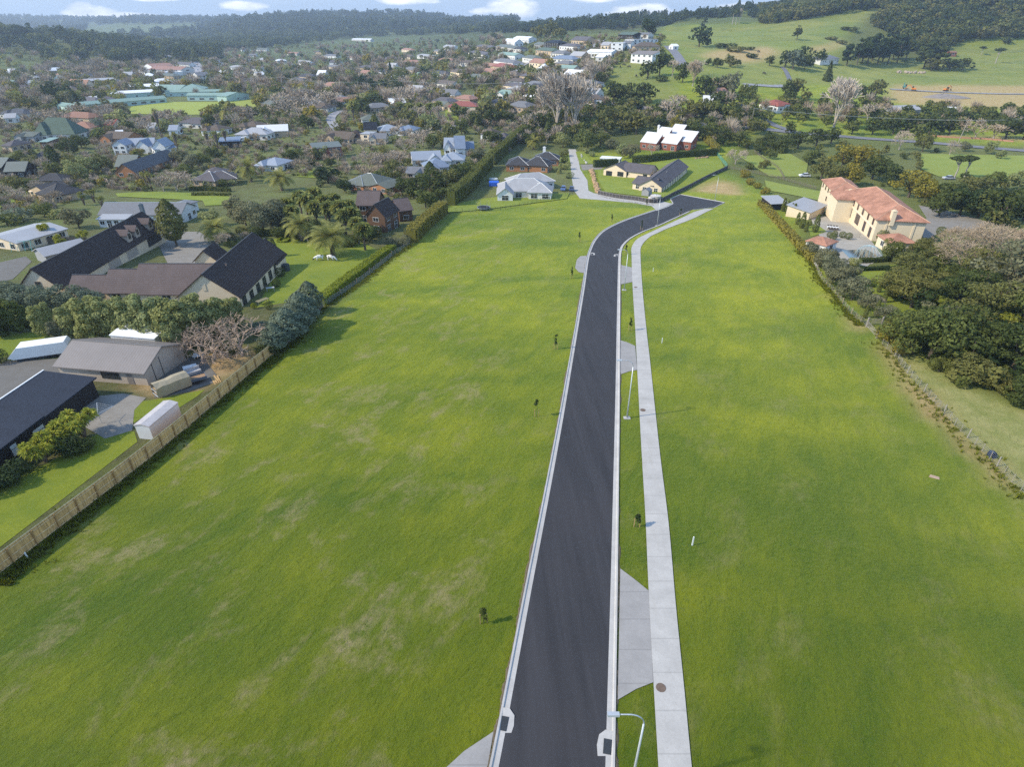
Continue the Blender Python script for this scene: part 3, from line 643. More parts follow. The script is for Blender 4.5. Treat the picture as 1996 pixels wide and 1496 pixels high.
# cream house inside the black fence
b=Bld('courtyard_house','cream brick house with taupe roofs round a lawn inside the black fence')
tp=RM('taupe'); cw=WM('cream','brick')
b.px((1175,329),(1223,334),9.5,2.7,2.3,'gable',tp,cw,ridgey=True,ridge=DKTRIM,wh=1.7,ww=2.6,gap=5,fm=DKTRIM)
b.px((1210,333),(1268,338),9,2.65,2.3,'gable',tp,cw,ridge=DKTRIM,fm=DKTRIM,gap=3.4)
b.px((1290,361.5),(1341,323),8.6,2.75,2.5,'gable',tp,cw,over=0,ridge=DKTRIM,wh=1.5,ww=1.3,gap=3.6,fm=WHITE)
b.px((1231,356),(1274,361),8.5,2.6,1.7,'gable',tp,cw,ridge=DKTRIM,wh=1.5,ww=1.4,gap=3.4,fm=WHITE); flue(b,(1299,341),3.6,1.2)
b=simple('tool_shed','small grey timber tool shed on the lawn corner inside the black fence',(1249,371),(1267,373),3,2.0,.7,'gable','grey','grey','iron',cat='shed',ridgey=True,wins=0,oy=.1,ox=.1,over=0)
b=Bld('carport','long flat-roofed white carport behind the clipped hedge','carport'); b.px((1168,309),(1209,311),5,2.3,.1,'flat',WHITE,WM('white','pl'),wins=1,gap=5,fm=DKTRIM)
# sawtooth house
b=Bld('sawtooth_house','red brick house with four steep white sawtooth roofs')
wr=RM('white','iron'); rb=WM('brick','brick')
for px_,L_,W_,e,ri in (((1268,290),8.5,6.5,3.2,4.0),((1291,282),6,6,4.2,3.6),((1308,291),8.0,6.0,3.0,3.6),((1318,277),6,6,4.4,3.6),((1335,289),8.5,7.0,3.6,4.0)):
    q=P(*px_); b.wing((q.x,q.y),L_,W_,R(-38),e,ri,'mono',wr,rb,wh=1.2,fm=WHITE,gap=3,oy=.2,ox=.25)
chimney(b,(1284,250),7.0,(1,1,1.3),WHITE)
# the cream mansion on the right
b=Bld('mansion','two-storey cream mansion with terracotta tiled hip roofs','mansion')
mr=striped('mottled terracotta tiles',RC['mansion'],1,.37,.25,.6,.85,.05,.15); mw=WM('mansion','pl')
a=P(1708,429,5.7); c_=P(1813,433,5.7); fr=P(1643,384,5.7)
d=(fr-a); rt=atan2(d.y,d.x); Lm=hypot(d.x,d.y); n=Vector((sin(rt),-cos(rt),0)); Wm=abs((c_-a).dot(n)); mid=(a+fr)/2+n*Wm/2
zM=P(1696,473).z
b.wing((mid.x,mid.y),Lm-1.2,Wm-1.2,rt,5.6,2.9,'hip',mr,mw,ridge=plain('ridge tile',(.50,.33,.22)),zb=zM,oy=.6,wins=0)
plain('maroon joinery',(.14,.05,.04)); dzM=zM-b.o.z
for f_,w1,h1,z1 in ((.09,1.1,1.5,4.3),(.24,1.1,1.5,4.3),(.40,1.3,1.5,4.3),(.56,1.1,1.5,4.3),(.70,1.1,1.5,4.3),(.10,1.7,2.5,1.35),(.27,1.7,2.5,1.35),(.49,3.6,2.6,1.4),(.72,1.7,2.5,1.35)):
    onwall(b,'window',*win_meshes(w1,h1,MATS['maroon joinery'],2 if w1>2 else 1),Lm,Wm-1.2,-(Lm-1.2)/2+f_*(Lm-1.2),z1+dzM,1)
for t_ in (-3.2,3.4):
    pm_=boxmesh('pilaster',.5,.3,5.6,mw); onwall(b,'pilaster',pm_,None,Lm-1.2,Wm,t_,dzM,3)
fh=P(1597,368,5.4); q=P(1619,385,5.4); q2=P(1648,388,5.4)
ax=(fh-q); r2=atan2(ax.y,ax.x); ln=hypot(ax.x,ax.y); n2=Vector((sin(r2),-cos(r2),0)); w2=9.0; m2=(fh+q)/2+n2*w2/2
b.wing((m2.x,m2.y),ln-.8,w2-.8,r2,5.2,2.0,'hip',mr,mw,ridge=MATS['ridge tile'],zb=zM,oy=.5,gap=3.2,wh=1.2,ww=1.0,fm=MATS['maroon joinery'])
q=P(1640,405,3.2); b.wing(((m2.x+a.x)/2+1.5,(m2.y+a.y)/2+7),9,9,r2,5.1,1.8,'hip',mr,mw,zb=zM,wins=0)
chimney(b,(1740,424),6.4,(1.5,1.0,1.6),mw); chimney(b,(1656,380),6.6,(1.0,1.0,1.4),mw)
bt=mid-n*(Wm/2-.6)      # band of trim at mid height on the long wall
tr=MB(); tr.box(-Lm/2+.6,Lm/2-.6,-.06,.06,2.95,3.1); b.put('string_course',tr.mesh('string_course',plain('pale trim',(.7,.62,.5))),(bt.x-n.x*.04,bt.y-n.y*.04,zM),rt)
b=Bld('garden_pavilion','small terracotta-roofed pavilion beside the mansion garden wall','pavilion'); b.px((1568,470),(1612,479),5.5,2.4,1.2,'hip',mr,WM('white','pl'),wins=1,oy=.3)
b=Bld('pool_house','small terracotta-roofed wing half hidden by grey-green trees below the mansion','pavilion'); b.px((1733,473),(1790,474),6,2.6,1.6,'hip',mr,mw,wins=1,oy=.3)
b=Bld('open_shelter','grey-white-roofed open shelter with posts behind the row of clipped cypresses','shelter'); b.px((1503,397),(1538,396),6.5,2.2,.9,'mono',RM('ltgrey','iron'),WM('dark'),wins=0,over=.2)
b=Bld('lean_to','cream lean-to with a pale sloping roof joined to the mansion yard','shelter'); b.px((1580,413),(1612,401),7,2.5,1.1,'mono',RM('ltgrey','iron'),mw,wins=0,over=.2)
# ------------------------------------------------------------------ school, shops, far buildings
def lng(name,label,A,B,dp,e,ri,rc,wc,typ='gable',cat='building',**k):
    return simple(name,label,A,B,dp,e,ri,typ,rc,wc,'sheet','pl',cat=cat,**k)
b=lng('school_block','long low aqua school block with green roof along the field',(150,205),(325,191),9,3.4,1.6,'aqua','aqua',wins=1,gap=7,ww=4,wh=1.3,oy=.6,cat='school'); b.px((108,204),(155,211),9,3,1.3,'gable',RM('aqua','sheet'),WM('aqua','pl'),wins=1,gap=8,ww=3)
b=lng('school_block','aqua school block with stepped green roofs at the far end of the field',(362,186),(440,186),9,4,1.6,'aqua','aqua',wins=1,gap=7,ww=4,cat='school'); b.px((440,188),(485,182),10,4.2,2,'gable',RM('aqua','sheet'),WM('aqua','pl'),wins=1,gap=8,ridgey=True)
b=lng('school_hall','wide green-roofed school hall in the middle of the school',(300,174),(350,175),18,4,3.2,'aqua','aqua',wins=1,gap=9,cat='school'); b.px((345,175),(396,174),22,4,4,'hip',RM('aqua','sheet'),WM('aqua','pl'),wins=0)
b=lng('school_block','white-roofed aqua classroom block behind the row of palms',(205,184),(300,179),12,4,1.6,'white','aqua',wins=1,gap=9,cat='school')
b=lng('school_block','white-roofed classroom with skylight wall at the back of the school',(250,170),(310,168),14,5,1.8,'white','pale',wins=1,gap=9,cat='school')
b=lng('school_block','low green-roofed classroom behind the far school block',(320,180),(430,178),8,3.4,1.4,'aqua','aqua',wins=1,gap=9,cat='school')
b=lng('school_block','flat white-roofed store on the left of the school',(160,193),(220,188),12,3,.8,'white','grey',wins=0,cat='school')
b=lng('shopping_centre','big pale shopping building with terracotta roofs beyond the school',(288,135),(352,136),26,6,3,'terra','pale',wins=1,gap=14,ww=6); b.px((296,130),(340,128),26,8,3,'gable',RM('terra','sheet'),WM('white','pl'),wins=0); b.px((318,141),(356,140),18,4,2,'flat',RM('white','sheet'),WM('white','pl'),wins=0)
b=lng('motel','long beige two-storey building with pale flat roof left of the school',(168,158),(228,155),13,6,1.2,'ltgrey','tan','mono',wins=1,gap=8,ww=4)
# rows: left px, right px, y of near eave, depth, eave, rise, type, roof, wall, y tilt, label
HS=[(12,26,140,10,3,3,'gable','white','white',0,'white gabled house below the green hillock'),(2,20,143,8,3,1.5,'gable','ltgrey','pale',0,''),(58,66,144,8,3,1.5,'gable','white','white',0,''),(0,24,160,10,3,1.5,'gable','aqua','grey',0,''),
(39,75,163,14,3,3,'hip','paleblue','white',0,'pale lilac hip-roofed house on the far left'),(8,52,172,12,3,2.4,'hip','dkbrown','tan',0,''),(24,68,178,6,3,.6,'mono','white','grey',0,''),(103,128,154,12,3,2,'gable','aqua','grey',0,''),
(130,166,166,11,4,4.5,'gable','rust','cream',2,'steep rust-roofed house with cream gable beside the motel'),(176,194,184,8,3,2,'hip','blue','white',0,'small bright blue roof left of the school'),(385,410,147,14,5,3,'gable','grey','pale',0,''),(424,438,141,9,3,2,'gable','white','white',0,''),(456,474,144,9,3,2,'gable','white','rust' if 0 else 'tan',0,''),
(460,470,109,9,3,2,'gable','terra','tan',0,''),(484,498,107,9,3,2,'gable','grey','pale',0,''),(478,492,118,9,3,2,'gable','ltgrey','white',0,''),
(62,146,262,16,3,7.5,'hip','green','pale',0,'grey-green pyramid-roofed hall with a white finial'),(128,176,250,12,3,2.8,'hip','terra','cream',0,'terracotta-roofed house behind the pyramid-roofed hall'),(200,220,244,10,3,2.6,'gable','red','cream',0,''),
(112,172,229,14,3,2.6,'hip','rust','tan',0,''),(0,44,222,13,3,2.6,'hip','dkgrey','pale',0,''),(6,30,230,10,3,2,'gable','ltgrey','white',0,''),(30,64,266,12,3,1.4,'gable','grygreen','grey',0,''),(74,93,277,9,3.4,.6,'mono','aqua','brown',0,'small shed with a pale green roof among the trees'),
(66,100,310,11,2.7,2.6,'hip','dkgrey','tan',0,''),(0,20,285,11,2.7,2.2,'hip','taupe','tan',0,''),(345,400,240,13,2.8,2.4,'hip','taupe','pale',0,'taupe hip-roofed house beside the tall field palm'),(268,302,238,12,2.8,2.2,'gable','brown','pale',0,''),(284,300,249,9,3,2,'gable','ltgrey','white',0,''),
(326,345,254,9,3,2,'gable','paleblue','white',0,''),(394,426,254,12,2.8,2.4,'hip','brown','white',0,''),(466,500,246,12,2.8,2.2,'hip','brown','tan',0,''),(196,246,270,12,2.7,2.4,'gable','brown','orange',2,''),(224,240,259,8,3,.8,'gable','white','grey',0,''),
(425,468,276,8,3.2,.9,'mono','blue','dark',-2,'blue-roofed three-bay garage beside the white van'),(458,520,262,14,3,2.6,'hip','ltgrey','pale',0,'pale grey-roofed house left of the winding road'),(500,562,256,14,3.4,2.4,'gable','white','tan',0,'long white-roofed house beside the winding road'),
(500,540,322,12,2.7,2.2,'hip','paleblue','pale',0,'pale blue-roofed house behind the leaning phoenix palm'),(632,680,270,11,2.7,2.6,'gable','brown','tan',0,''),(670,704,268,11,2.7,3,'hip','dkbrown','tan',0,''),(700,722,262,8,4.5,.6,'flat','ltgrey','cream',0,'cream square tower house'),(708,735,252,9,4,3,'gable','navy','cream',0,'cream house with a navy roof'),
(718,752,270,9,3,1.8,'gable','grey','cream',0,''),(738,783,254,12,2.8,2.4,'hip','paleblue','pale',0,''),(772,806,254,11,2.8,2.2,'hip','blue','white',0,''),(705,740,234,12,3,2.6,'hip','grygreen','pale',0,''),
(803,862,311,10,2.7,2.6,'gable','paleblue','pale',0,'pale lilac ribbed-roof house beside the blue gabled house'),(832,880,327,11,2.7,3.0,'hip','blue','pale',-3,''),(858,905,312,10,2.7,2.6,'hip','paleblue','pale',0,''),(789,826,338,9,2.5,1.6,'gable','grey','pale',0,''),
(864,896,288,10,3,3.6,'gable','paleblue','white',0,''),(886,908,289,11,4,4.5,'gable','blue','white',0,'steep blue-gabled house beside the tall hedge'),(905,925,290,8,3,2.5,'gable','blue','blue' if 0 else 'pale',0,''),
(935,962,262,11,2.8,2.4,'hip','brown','white',0,''),(960,990,272,12,2.8,2.6,'hip','taupe','white',0,''),(872,930,208,13,3,2.8,'hip','red','cream',0,'rose-red hip-roofed house on the green bank'),(788,818,178,11,5.5,4,'gable','ltgrey','white',0,'tall pale grey gabled house'),
(594,638,210,12,2.8,3,'hip','brown','pale',0,''),(640,671,194,12,2.8,2.8,'hip','grey','pale',0,''),(656,706,197,10,2.8,2.4,'gable','terra','white',0,''),(716,766,209,12,2.8,2.4,'hip','grey','tan',0,''),(762,792,200,10,3,2.6,'gable','white','cream',0,''),(844,864,206,10,3,2.4,'gable','grygreen','cream',0,''),
(780,818,121,13,3,2.4,'hip','terra','tan',0,'orange-roofed bungalow below the hilltop houses'),(812,844,109,12,3,2,'hip','ltgrey','white',0,''),(751,768,131,11,4,4,'gable','ltgrey','white',0,''),(806,830,148,11,3,2.4,'gable','aqua','white',0,''),(616,632,146,11,6,4,'gable','white','pale',0,'tall white house among bare trees'),
(501,517,145,10,4,2.5,'gable','white','white',0,''),(643,653,158,8,3,2,'gable','terra','tan',0,''),(685,722,77,14,4,2,'gable','white','pale',0,'long white warehouse in the distant trees'),(863,882,92,13,5,2.5,'gable','ltgrey','white',0,''),(898,928,88,13,3,2.4,'hip','grey','pale',0,''),
(926,956,93,13,3,2.6,'hip','taupe','tan',0,''),(912,945,107,12,3.6,2.4,'hip','taupe','pale',0,''),(893,930,124,12,3,2.2,'hip','brown','pale',0,''),(966,1002,96,12,3,2.4,'hip','grygreen','pale',0,''),(980,1003,85,12,4,3.5,'gable','white','white',0,'white house with three gables on the ridge'),
(970,1003,110,12,4,2,'gable','aqua','white',0,''),(961,999,123,12,4,2.4,'hip','grey','white',0,''),(938,962,130,10,3,2,'gable','terra','tan',0,''),(958,990,133,12,3,2.8,'hip','red','tan',0,'red hip-roofed house on the slope'),(558,578,104,10,3,2,'gable','terra','pale',0,''),(548,568,128,10,3,2.6,'gable','grygreen','pale',0,''),(681,702,112,11,3,2.4,'gable','terra','pale',0,''),
(968,1002,185,12,3,2,'gable','aqua','white',0,''),(985,1032,210,13,3,2.8,'hip','grey','tan',0,''),(1000,1030,78,12,4,2,'gable','white','white',0,''),(1060,1088,86,12,5,2.4,'hip','navy','dark',0,'dark two-storey house on the hilltop'),(1112,1143,80,13,3.6,3,'gable','taupe','tan',0,''),(1089,1120,93,13,3.4,2.2,'hip','taupe','white',0,''),
(1040,1060,88,11,3,2,'gable','grygreen','grey',0,''),(1204,1234,68,14,4,2,'gable','green','dark',0,'dark green-roofed house on the hilltop'),(1231,1264,68,14,4,1.6,'gable','grey','pale',0,''),(1190,1215,86,12,6,.8,'flat','white','white',0,'white box-like two-storey house'),(1212,1230,86,12,4,2,'gable','grey','white',0,''),
(1235,1284,79,14,4.5,.8,'flat','ltgrey','white',0,'long white flat-roofed house at the crest'),(1237,1288,92,14,3.4,3.2,'hip','brown','tan',0,'brown hip-roofed house beside the hill road'),(1229,1272,108,12,6,2,'mono','beige','white',0,'two-storey house with tall white-framed windows'),(1143,1192,103,12,4,1.6,'gable','white','white',0,''),(1070,1116,118,13,3,2.6,'hip','blue','pale',0,'blue hip-roofed house on the slope'),
(1046,1060,137,9,2.6,4,'hip','white','white',0,'little white pyramid-roofed pavilion'),(1086,1118,136,11,3,2,'gable','aqua','pale',0,''),(1043,1076,101,11,3,2.4,'hip','green','tan',0,''),(1000,1014,97,11,3,2.4,'hip','dkgrey','pale',0,''),(1072,1098,107,11,3,2.4,'hip','grey','pale',0,''),(1160,1178,113,11,3,1.6,'gable','white','pale',0,''),
(1018,1036,190,9,3,1,'gable','white','white',0,''),(1370,1400,200,11,3.4,2.6,'gable','white','white',2,'white-roofed house below the bare orange tree'),(1400,1421,182,10,3,2,'gable','terra','tan',0,''),(1312,1324,90,7,3,1.5,'gable','white','white',0,'tiny white shed at the top of the hill road'),(1388,1406,52,9,4,1,'flat','white','white',0,'white farm building on the skyline'),
(1510,1541,208,12,3.2,2.4,'hip','red','white',0,'small white cottage with a red roof'),(1600,1636,119,13,3,2.6,'hip','grey','pale',0,'grey farmhouse under the pine plantation'),(1853,1866,104,7,3,1,'gable','rust','brick',0,'small rust-red shed in the pasture'),(1746,1798,216,12,3.4,2,'gable','ltgrey','grey',0,'grey glasshouse-like building among the dark trees'),
(1846,1866,216,9,3,1.5,'gable','white','white',0,''),(1838,1858,226,7,3,1.2,'gable','white','white',0,'')]
ROOFW=dict(dkbrown='dark brown',dkfront='brown',taupe='taupe',dkgrey='charcoal',grey='grey',ltgrey='pale grey',navy='navy',green='green',grygreen='grey-green',aqua='pale green',blue='blue',paleblue='pale blue',terra='terracotta',red='red',white='white',brown='brown',rust='rust-brown',beige='beige')
WALLW=dict(cream='cream',beige='beige',white='white',tan='tan',orange='orange timber',brick='red brick',dark='dark',brown='brown',aqua='aqua',grey='grey',mansion='cream',pale='off-white')
rf_=random.Random(21)
CORE=list(HS)
for _ in range(2600):
    if len(HS)>len(CORE)+95: break
    x=rf_.uniform(5,1285); y=rf_.uniform(72 if x>985 else 96,205)
    if x<300 and y<132 or 235<x<505 and y>165 and y<228 or 360<x<400 and y<170 or 1160<x and y>118 or 640<x<675 and y>205: continue
    w=8+(y-60)*.20+rf_.uniform(0,8)
    if any(abs(x-(h[0]+h[1])/2)<(h[1]-h[0]+w)*.5+3 and abs(y-h[2])<7 for h in HS): continue
    HS.append((x-w/2,x+w/2,y,11,3.2,rf_.uniform(2,3),rf_.choice(['hip','hip','gable']),rf_.choice(['white','ltgrey','grey','taupe','brown','terra','taupe','grygreen','dkgrey','brown','ltgrey','grey']),rf_.choice(['white','pale','tan','cream']),0,''))
AUTO=[]   # (object, base phrase, px, py) to be labelled at the end
for x0,x1,y,dp,e,ri,ty,rc,wc,tl,lab in HS:
    b=Bld('house',lab,'house'); pa=P(x0,y,e); far_=pa.y>420
    k='sheet' if far_ else ('iron' if rc in('paleblue','blue','grey','aqua','white','ltgrey') else 'tile')
    yaw=((x0*37+y*11)%7-3)*.9 if tl==0 else tl
    Wpx=x1-x0
    b.px((x0,y-yaw*Wpx/90),(x1,y+yaw*Wpx/90),min(dp,13) if ty!='flat' else dp,e,ri*1.05,ty,RM(rc,k),WM(wc,'pl'),wins=1,gap=4.2 if far_ else 3.4,ww=1.8,wh=1.3)
    if b.root.location.y<520 and ty in('hip','gable') and Wpx>28:   # an ell
        q=b.root.location; sgn=1 if (x0%2) else -1; L_=USED[-1][3]
        r_=b.rot; wx=q.x+cos(r_)*sgn*L_*.26+sin(r_)*3.0; wy=q.y+sin(r_)*sgn*L_*.26-cos(r_)*3.0
        b.wing((wx,wy),min(dp,13)*.9,min(7.5,L_*.42),r_+pi/2,e-.01,ri*.8,ty,RM(rc,k),WM(wc,'pl'),wins=1,gap=3.4,ww=1.6,wh=1.2)
    if not lab: AUTO.append((b.root,f"{ROOFW[rc]}-roofed {WALLW[wc]} house",(x0+x1)/2,y,'houses of the wooded suburb'))
# ------------------------------------------------------------------ roads beyond
def rb(pts,w,mat,off,label,name='road'): return ribbon(name,PP(pts),w,mat,off,label)
rb([(1996+60,299),(1900,287),(1814,279),(1696,271),(1600,263),(1540,258),(1480,251),(1400,246),(1330,240)],7.5,ROADG,.3,'grey country road crossing behind the mansion trees')
rb([(1545,256),(1510,245),(1483,230),(1455,212),(1440,200)],6.5,ROADG,.34,'side road climbing away from the country road')
rb([(1285,216),(1240,208),(1200,203),(1165,200)],7,ROADG,.3,'road glimpsed behind the dark trees')
rb([(1332,128),(1322,112),(1310,98),(1301,90)],8,ROADG,.5,'straight grey road up the grassy hill')
rb([(1000,142),(1015,130),(1035,121),(1050,114)],7,ROADP,.5,'pale road between hillside houses')
rb([(1157,93),(1166,84),(1174,77)],8,ROADP,.5,'short pale road among the hilltop houses')
rb([(664,262),(655,250),(645,235),(650,224),(664,216)],(6,6),ROADP,.3,'winding pale road between suburban gardens')
rb([(866,254),(885,243),(905,233)],6,ROADP,.3,'lane with a white car below the red-roofed house')
rb([(900,197),(918,189),(934,182)],7,ROADG,.4,'street behind the red-roofed house')
rb([(330,168),(360,158),(385,150),(391,140),(384,128),(378,119)],(18,13),ROADP,.5,'wide pale main road running away beyond the school')
rb([(1450,165),(1500,168),(1530,168)],6,ROADP,.4,'pale track at the foot of the hill')
rb([(1735,174),(1800,178),(1900,182),(2020,184)],5,ROADP,.4,'pale construction haul road','track')
rb([(1540,158),(1532,140),(1525,131)],4,ROADG,.4,'farm track through the pasture','track')
for pl,mt,nm,lb in (([(-70,540),(0,512),(50,500),(62,510),(25,545),(-60,560)],GRAVEL,'driveway','grey gravel drive behind the barn gable'),
  ([(322,452),(388,452),(425,474),(432,490),(405,520),(330,520),(310,480)],DRIVE,'driveway','curved paved forecourt behind the barn'),
  ([(-60,720),(0,705),(120,700),(170,760),(40,850),(-60,800)],GRAVEL,'yard','gravel yard between the workshop and the dark shed'),
  ([(170,775),(240,768),(285,776),(262,800),(258,840),(205,856),(160,830)],DRIVE,'yard','paved yard under the clothes line'),
  ([(300,776),(365,765),(430,742),(405,710),(395,690),(360,700),(315,730)],GRAVEL,'yard','gravel strip beside the workshop'),
  ([(-60,965),(0,940),(90,905),(205,838),(262,842),(268,862),(0,1068),(-60,1110)],LAWN,'lawn','mown lawn inside the timber fence'),
  ([(232,788),(300,780),(400,760),(382,775),(350,795),(300,800),(262,825),(245,815)],LAWN,'lawn','patchy lawn beside the white garden shed'),
  ([(-60,670),(0,650),(85,648),(150,652),(100,668),(60,675),(0,700),(-60,712)],LAWN,'lawn','lawn behind the white caravan'),
  ([(500,470),(545,465),(640,468),(700,470),(745,492),(690,548),(620,600),(560,590),(500,600),(545,520)],LAWN,'lawn','wide mown lawn with cow statues'),
  ([(-60,370),(0,368),(52,372),(60,395),(30,405),(-60,410)],LAWN,'lawn','lawn in front of the dark hip-roofed house'),
  ([(225,378),(300,374),(400,378),(450,384),(452,400),(400,402),(395,392),(230,384)],LAWN,'lawn','lawn behind the weatherboard villa'),
  ([(580,325),(618,330),(616,348),(580,345)],LAWN,'lawn','small lawn beside the round dark trees'),
  ([(250,222),(256,208),(330,199),(420,199),(490,194),(500,208),(470,216),(400,224),(320,224)],SCHOOLG,'playing_field','bright school playing field'),
  ([(875,400),(940,388),(1000,382),(1110,377),(1105,388),(1000,402),(940,410),(868,416)],LAWN,'lawn','fenced lawn in front of the white tiled house'),
  ([(1165,331),(1230,335),(1330,305),(1405,312),(1412,330),(1290,388),(1180,375),(1165,350)],LAWN,'lawn','lawn inside the black fence'),
  ([(1440,305),(1540,300),(1575,320),(1570,345),(1500,345)],LAWN2,'paddock','sunny paddock left of the mansion trees'),
  ([(1490,352),(1600,374),(1598,392),(1560,384),(1530,378),(1496,372)],LAWN2,'paddock','sunlit strip above the open shelter'),
  ([(1795,300),(2040,305),(2040,348),(1960,352),(1830,345),(1795,330)],LAWN2,'paddock','green paddock beyond the right hand trees'),
  ([(1812,425),(1870,423),(1920,434),(1890,446),(1840,444)],LAWN,'lawn','oval lawn beside the mansion drive'),
  ([(1790,400),(1850,412),(1930,434),(1900,450),(1840,450),(1800,470),(1796,445),(1806,425)],DRIVE,'driveway','drive curving round behind the mansion'),
  ([(1580,425),(1640,418),(1700,472),(1720,500),(1700,515),(1650,515),(1620,490),(1590,450)],PATIO,'terrace','paved terrace in front of the mansion'),
  ([(1575,442),(1592,438),(1612,452),(1580,462)],LAWN,'lawn','small lawn patch inside the cypress row'),
  ([(1668,525),(1780,512),(1860,560),(1840,600),(1750,640),(1700,612)],LAWN,'lawn','shady formal garden lawn below the pool'),
  ([(1105,225),(1165,222),(1160,245),(1110,245)],LAWN,'lawn','small green lawn behind the bare poplar'),
  ([(868,208),(930,210),(925,225),(880,240),(868,235)],LAWN,'lawn','green bank in front of the red-roofed house'),
  ([(1122,296),(1140,296),(1150,312),(1155,320),(1130,320)],LAWN,'verge','grass verge beside the long driveway'),
  ([(1590,500),(1600,500),(1700,512),(1690,520)],PATIO,'terrace','paving along the pool')):
    off={LAWN:.03,LAWN2:.03,SCHOOLG:.25}.get(mt,.045 if mt!=PATIO else .05)
    pts=PP(pl); 
    if max(p.y for p in pts)>203: off=max(off,.2)
    if mt==LAWN and 'patch inside' in lb: off=.065
    if mt in(DRIVE,) and 'drive curving' in lb: off=.045
    o=drape(nm,pts,mt,off,label=lb)
wm,_t=newmat('pool water',.05,.6); _t.b.inputs['Base Color'].default_value=(.015,.045,.05,1); _t.bump(_t.noise(_t.obj(),3,3),.2,.03)
drape('water',PP([(1640,488),(1690,487),(1712,500),(1655,503)]),wm,.07,label='dark blue-green swimming pool')
# ------------------------------------------------------------------ trees: prototype meshes, unit height 1
def leaves(C_,N_,S_,jit=.7,asp=(.6,1.3),g=rg):
    n=len(C_); N_=N_+g.normal(0,jit,(n,3))*.6; N_/=np.linalg.norm(N_,axis=1)[:,None]+1e-9
    r=g.normal(0,1,(n,3)); T_=np.cross(N_,r); T_/=np.linalg.norm(T_,axis=1)[:,None]+1e-9; B_=np.cross(N_,T_)
    a=(S_*g.uniform(*asp,n))[:,None]*T_; b=(S_*g.uniform(*asp,n))[:,None]*B_
    k=g.uniform(.35,1,(n,1))
    return np.stack([C_-a,C_-b*k,C_+a,C_+b],1).reshape(-1,3)
def lobes_pts(L_,n,g,shell=(.72,1.06)):
    L_=np.array(L_,float); A=(L_[:,3]*L_[:,4]+L_[:,3]*L_[:,5]); idx=g.choice(len(L_),n*2,p=A/A.sum())
    d=g.normal(0,1,(n*2,3)); d/=np.linalg.norm(d,axis=1)[:,None]; rr=g.uniform(*shell,(n*2,1))
    P_=L_[idx,:3]+d*L_[idx,3:6]*rr; N_=d/L_[idx,3:6]; N_/=np.linalg.norm(N_,axis=1)[:,None]
    keep=np.ones(n*2,bool)
    for k in range(len(L_)):
        q=((P_-L_[k,:3])/L_[k,3:6]); ins=(q**2).sum(1)<.45; keep&=~(ins&(idx!=k))
    P_=P_[keep][:n]; N_=N_[keep][:n]; return P_,N_
def branch_tubes(mb,p,d,l,r,dep,g,spread=.6,up=.15,kids=(2,3),taper=.68,n=5,seg=2,mi=0,minr=.0016):
    pts=[p]; q=p; dd=d.copy()
    for s_ in range(seg):
        dd=(dd+Vector(g.normal(0,.13,3))+Vector((0,0,up*.3))).normalized(); q=q+dd*l/seg; pts.append(q)
    r2=max(r*.62,minr); mb.tube(pts,[max(minr,r+(r2-r)*i/seg) for i in range(seg+1)],max(3,n),mi,cap=False)
    if dep<=0: return
    k=int(g.integers(kids[0],kids[1]+1)); 
    for i in range(k):
        a=2*pi*i/k+g.uniform(0,2); ax=dd.orthogonal().normalized(); ax.rotate(Matrix.Rotation(a,3,dd))
        nd=(dd*(1-spread*.45)+ax*spread*g.uniform(.7,1.15)+Vector((0,0,up))).normalized()
        st=pts[-1] if i<2 else pts[-2].lerp(pts[-1],.5)
        branch_tubes(mb,st,nd,l*taper*g.uniform(.85,1.15),r2*.8,dep-1,g,spread,up,kids,taper,n-1,max(1,seg-(dep<3)),mi,minr)
LC=dict(dark=((.026,.042,.014),(.052,.075,.022)),mid=((.045,.066,.02),(.09,.115,.034)),olive=((.056,.072,.024),(.105,.118,.042)),yellow=((.09,.095,.016),(.17,.165,.03)),grey=((.065,.082,.05),(.125,.14,.09)),blue=((.045,.072,.055),(.12,.16,.125)),
 lime=((.085,.12,.048),(.20,.235,.115)),hedge=((.065,.10,.012),(.14,.18,.018)),gold=((.085,.095,.02),(.16,.155,.036)),palm=((.085,.11,.03),(.20,.215,.07)),fan=((.075,.105,.032),(.18,.21,.075)),yucca=((.09,.13,.018),(.24,.26,.045)),deep=((.014,.03,.012),(.03,.05,.018)))
def LM(k): return leafmat(k+' foliage',*[sm((c[0]*1.12,c[1],c[2]*.9),1.9) for c in LC[k]])
TWIG=plain('bare grey-brown twigs',(.39,.32,.24),.95,.25,3); TWIGP=plain('bare pinkish twigs',(.36,.265,.195),.95,.25,3); TWIGB=plain('bare tan twigs',(.34,.265,.18),.95,.25,3)
TWIGM={}
PROTO={}
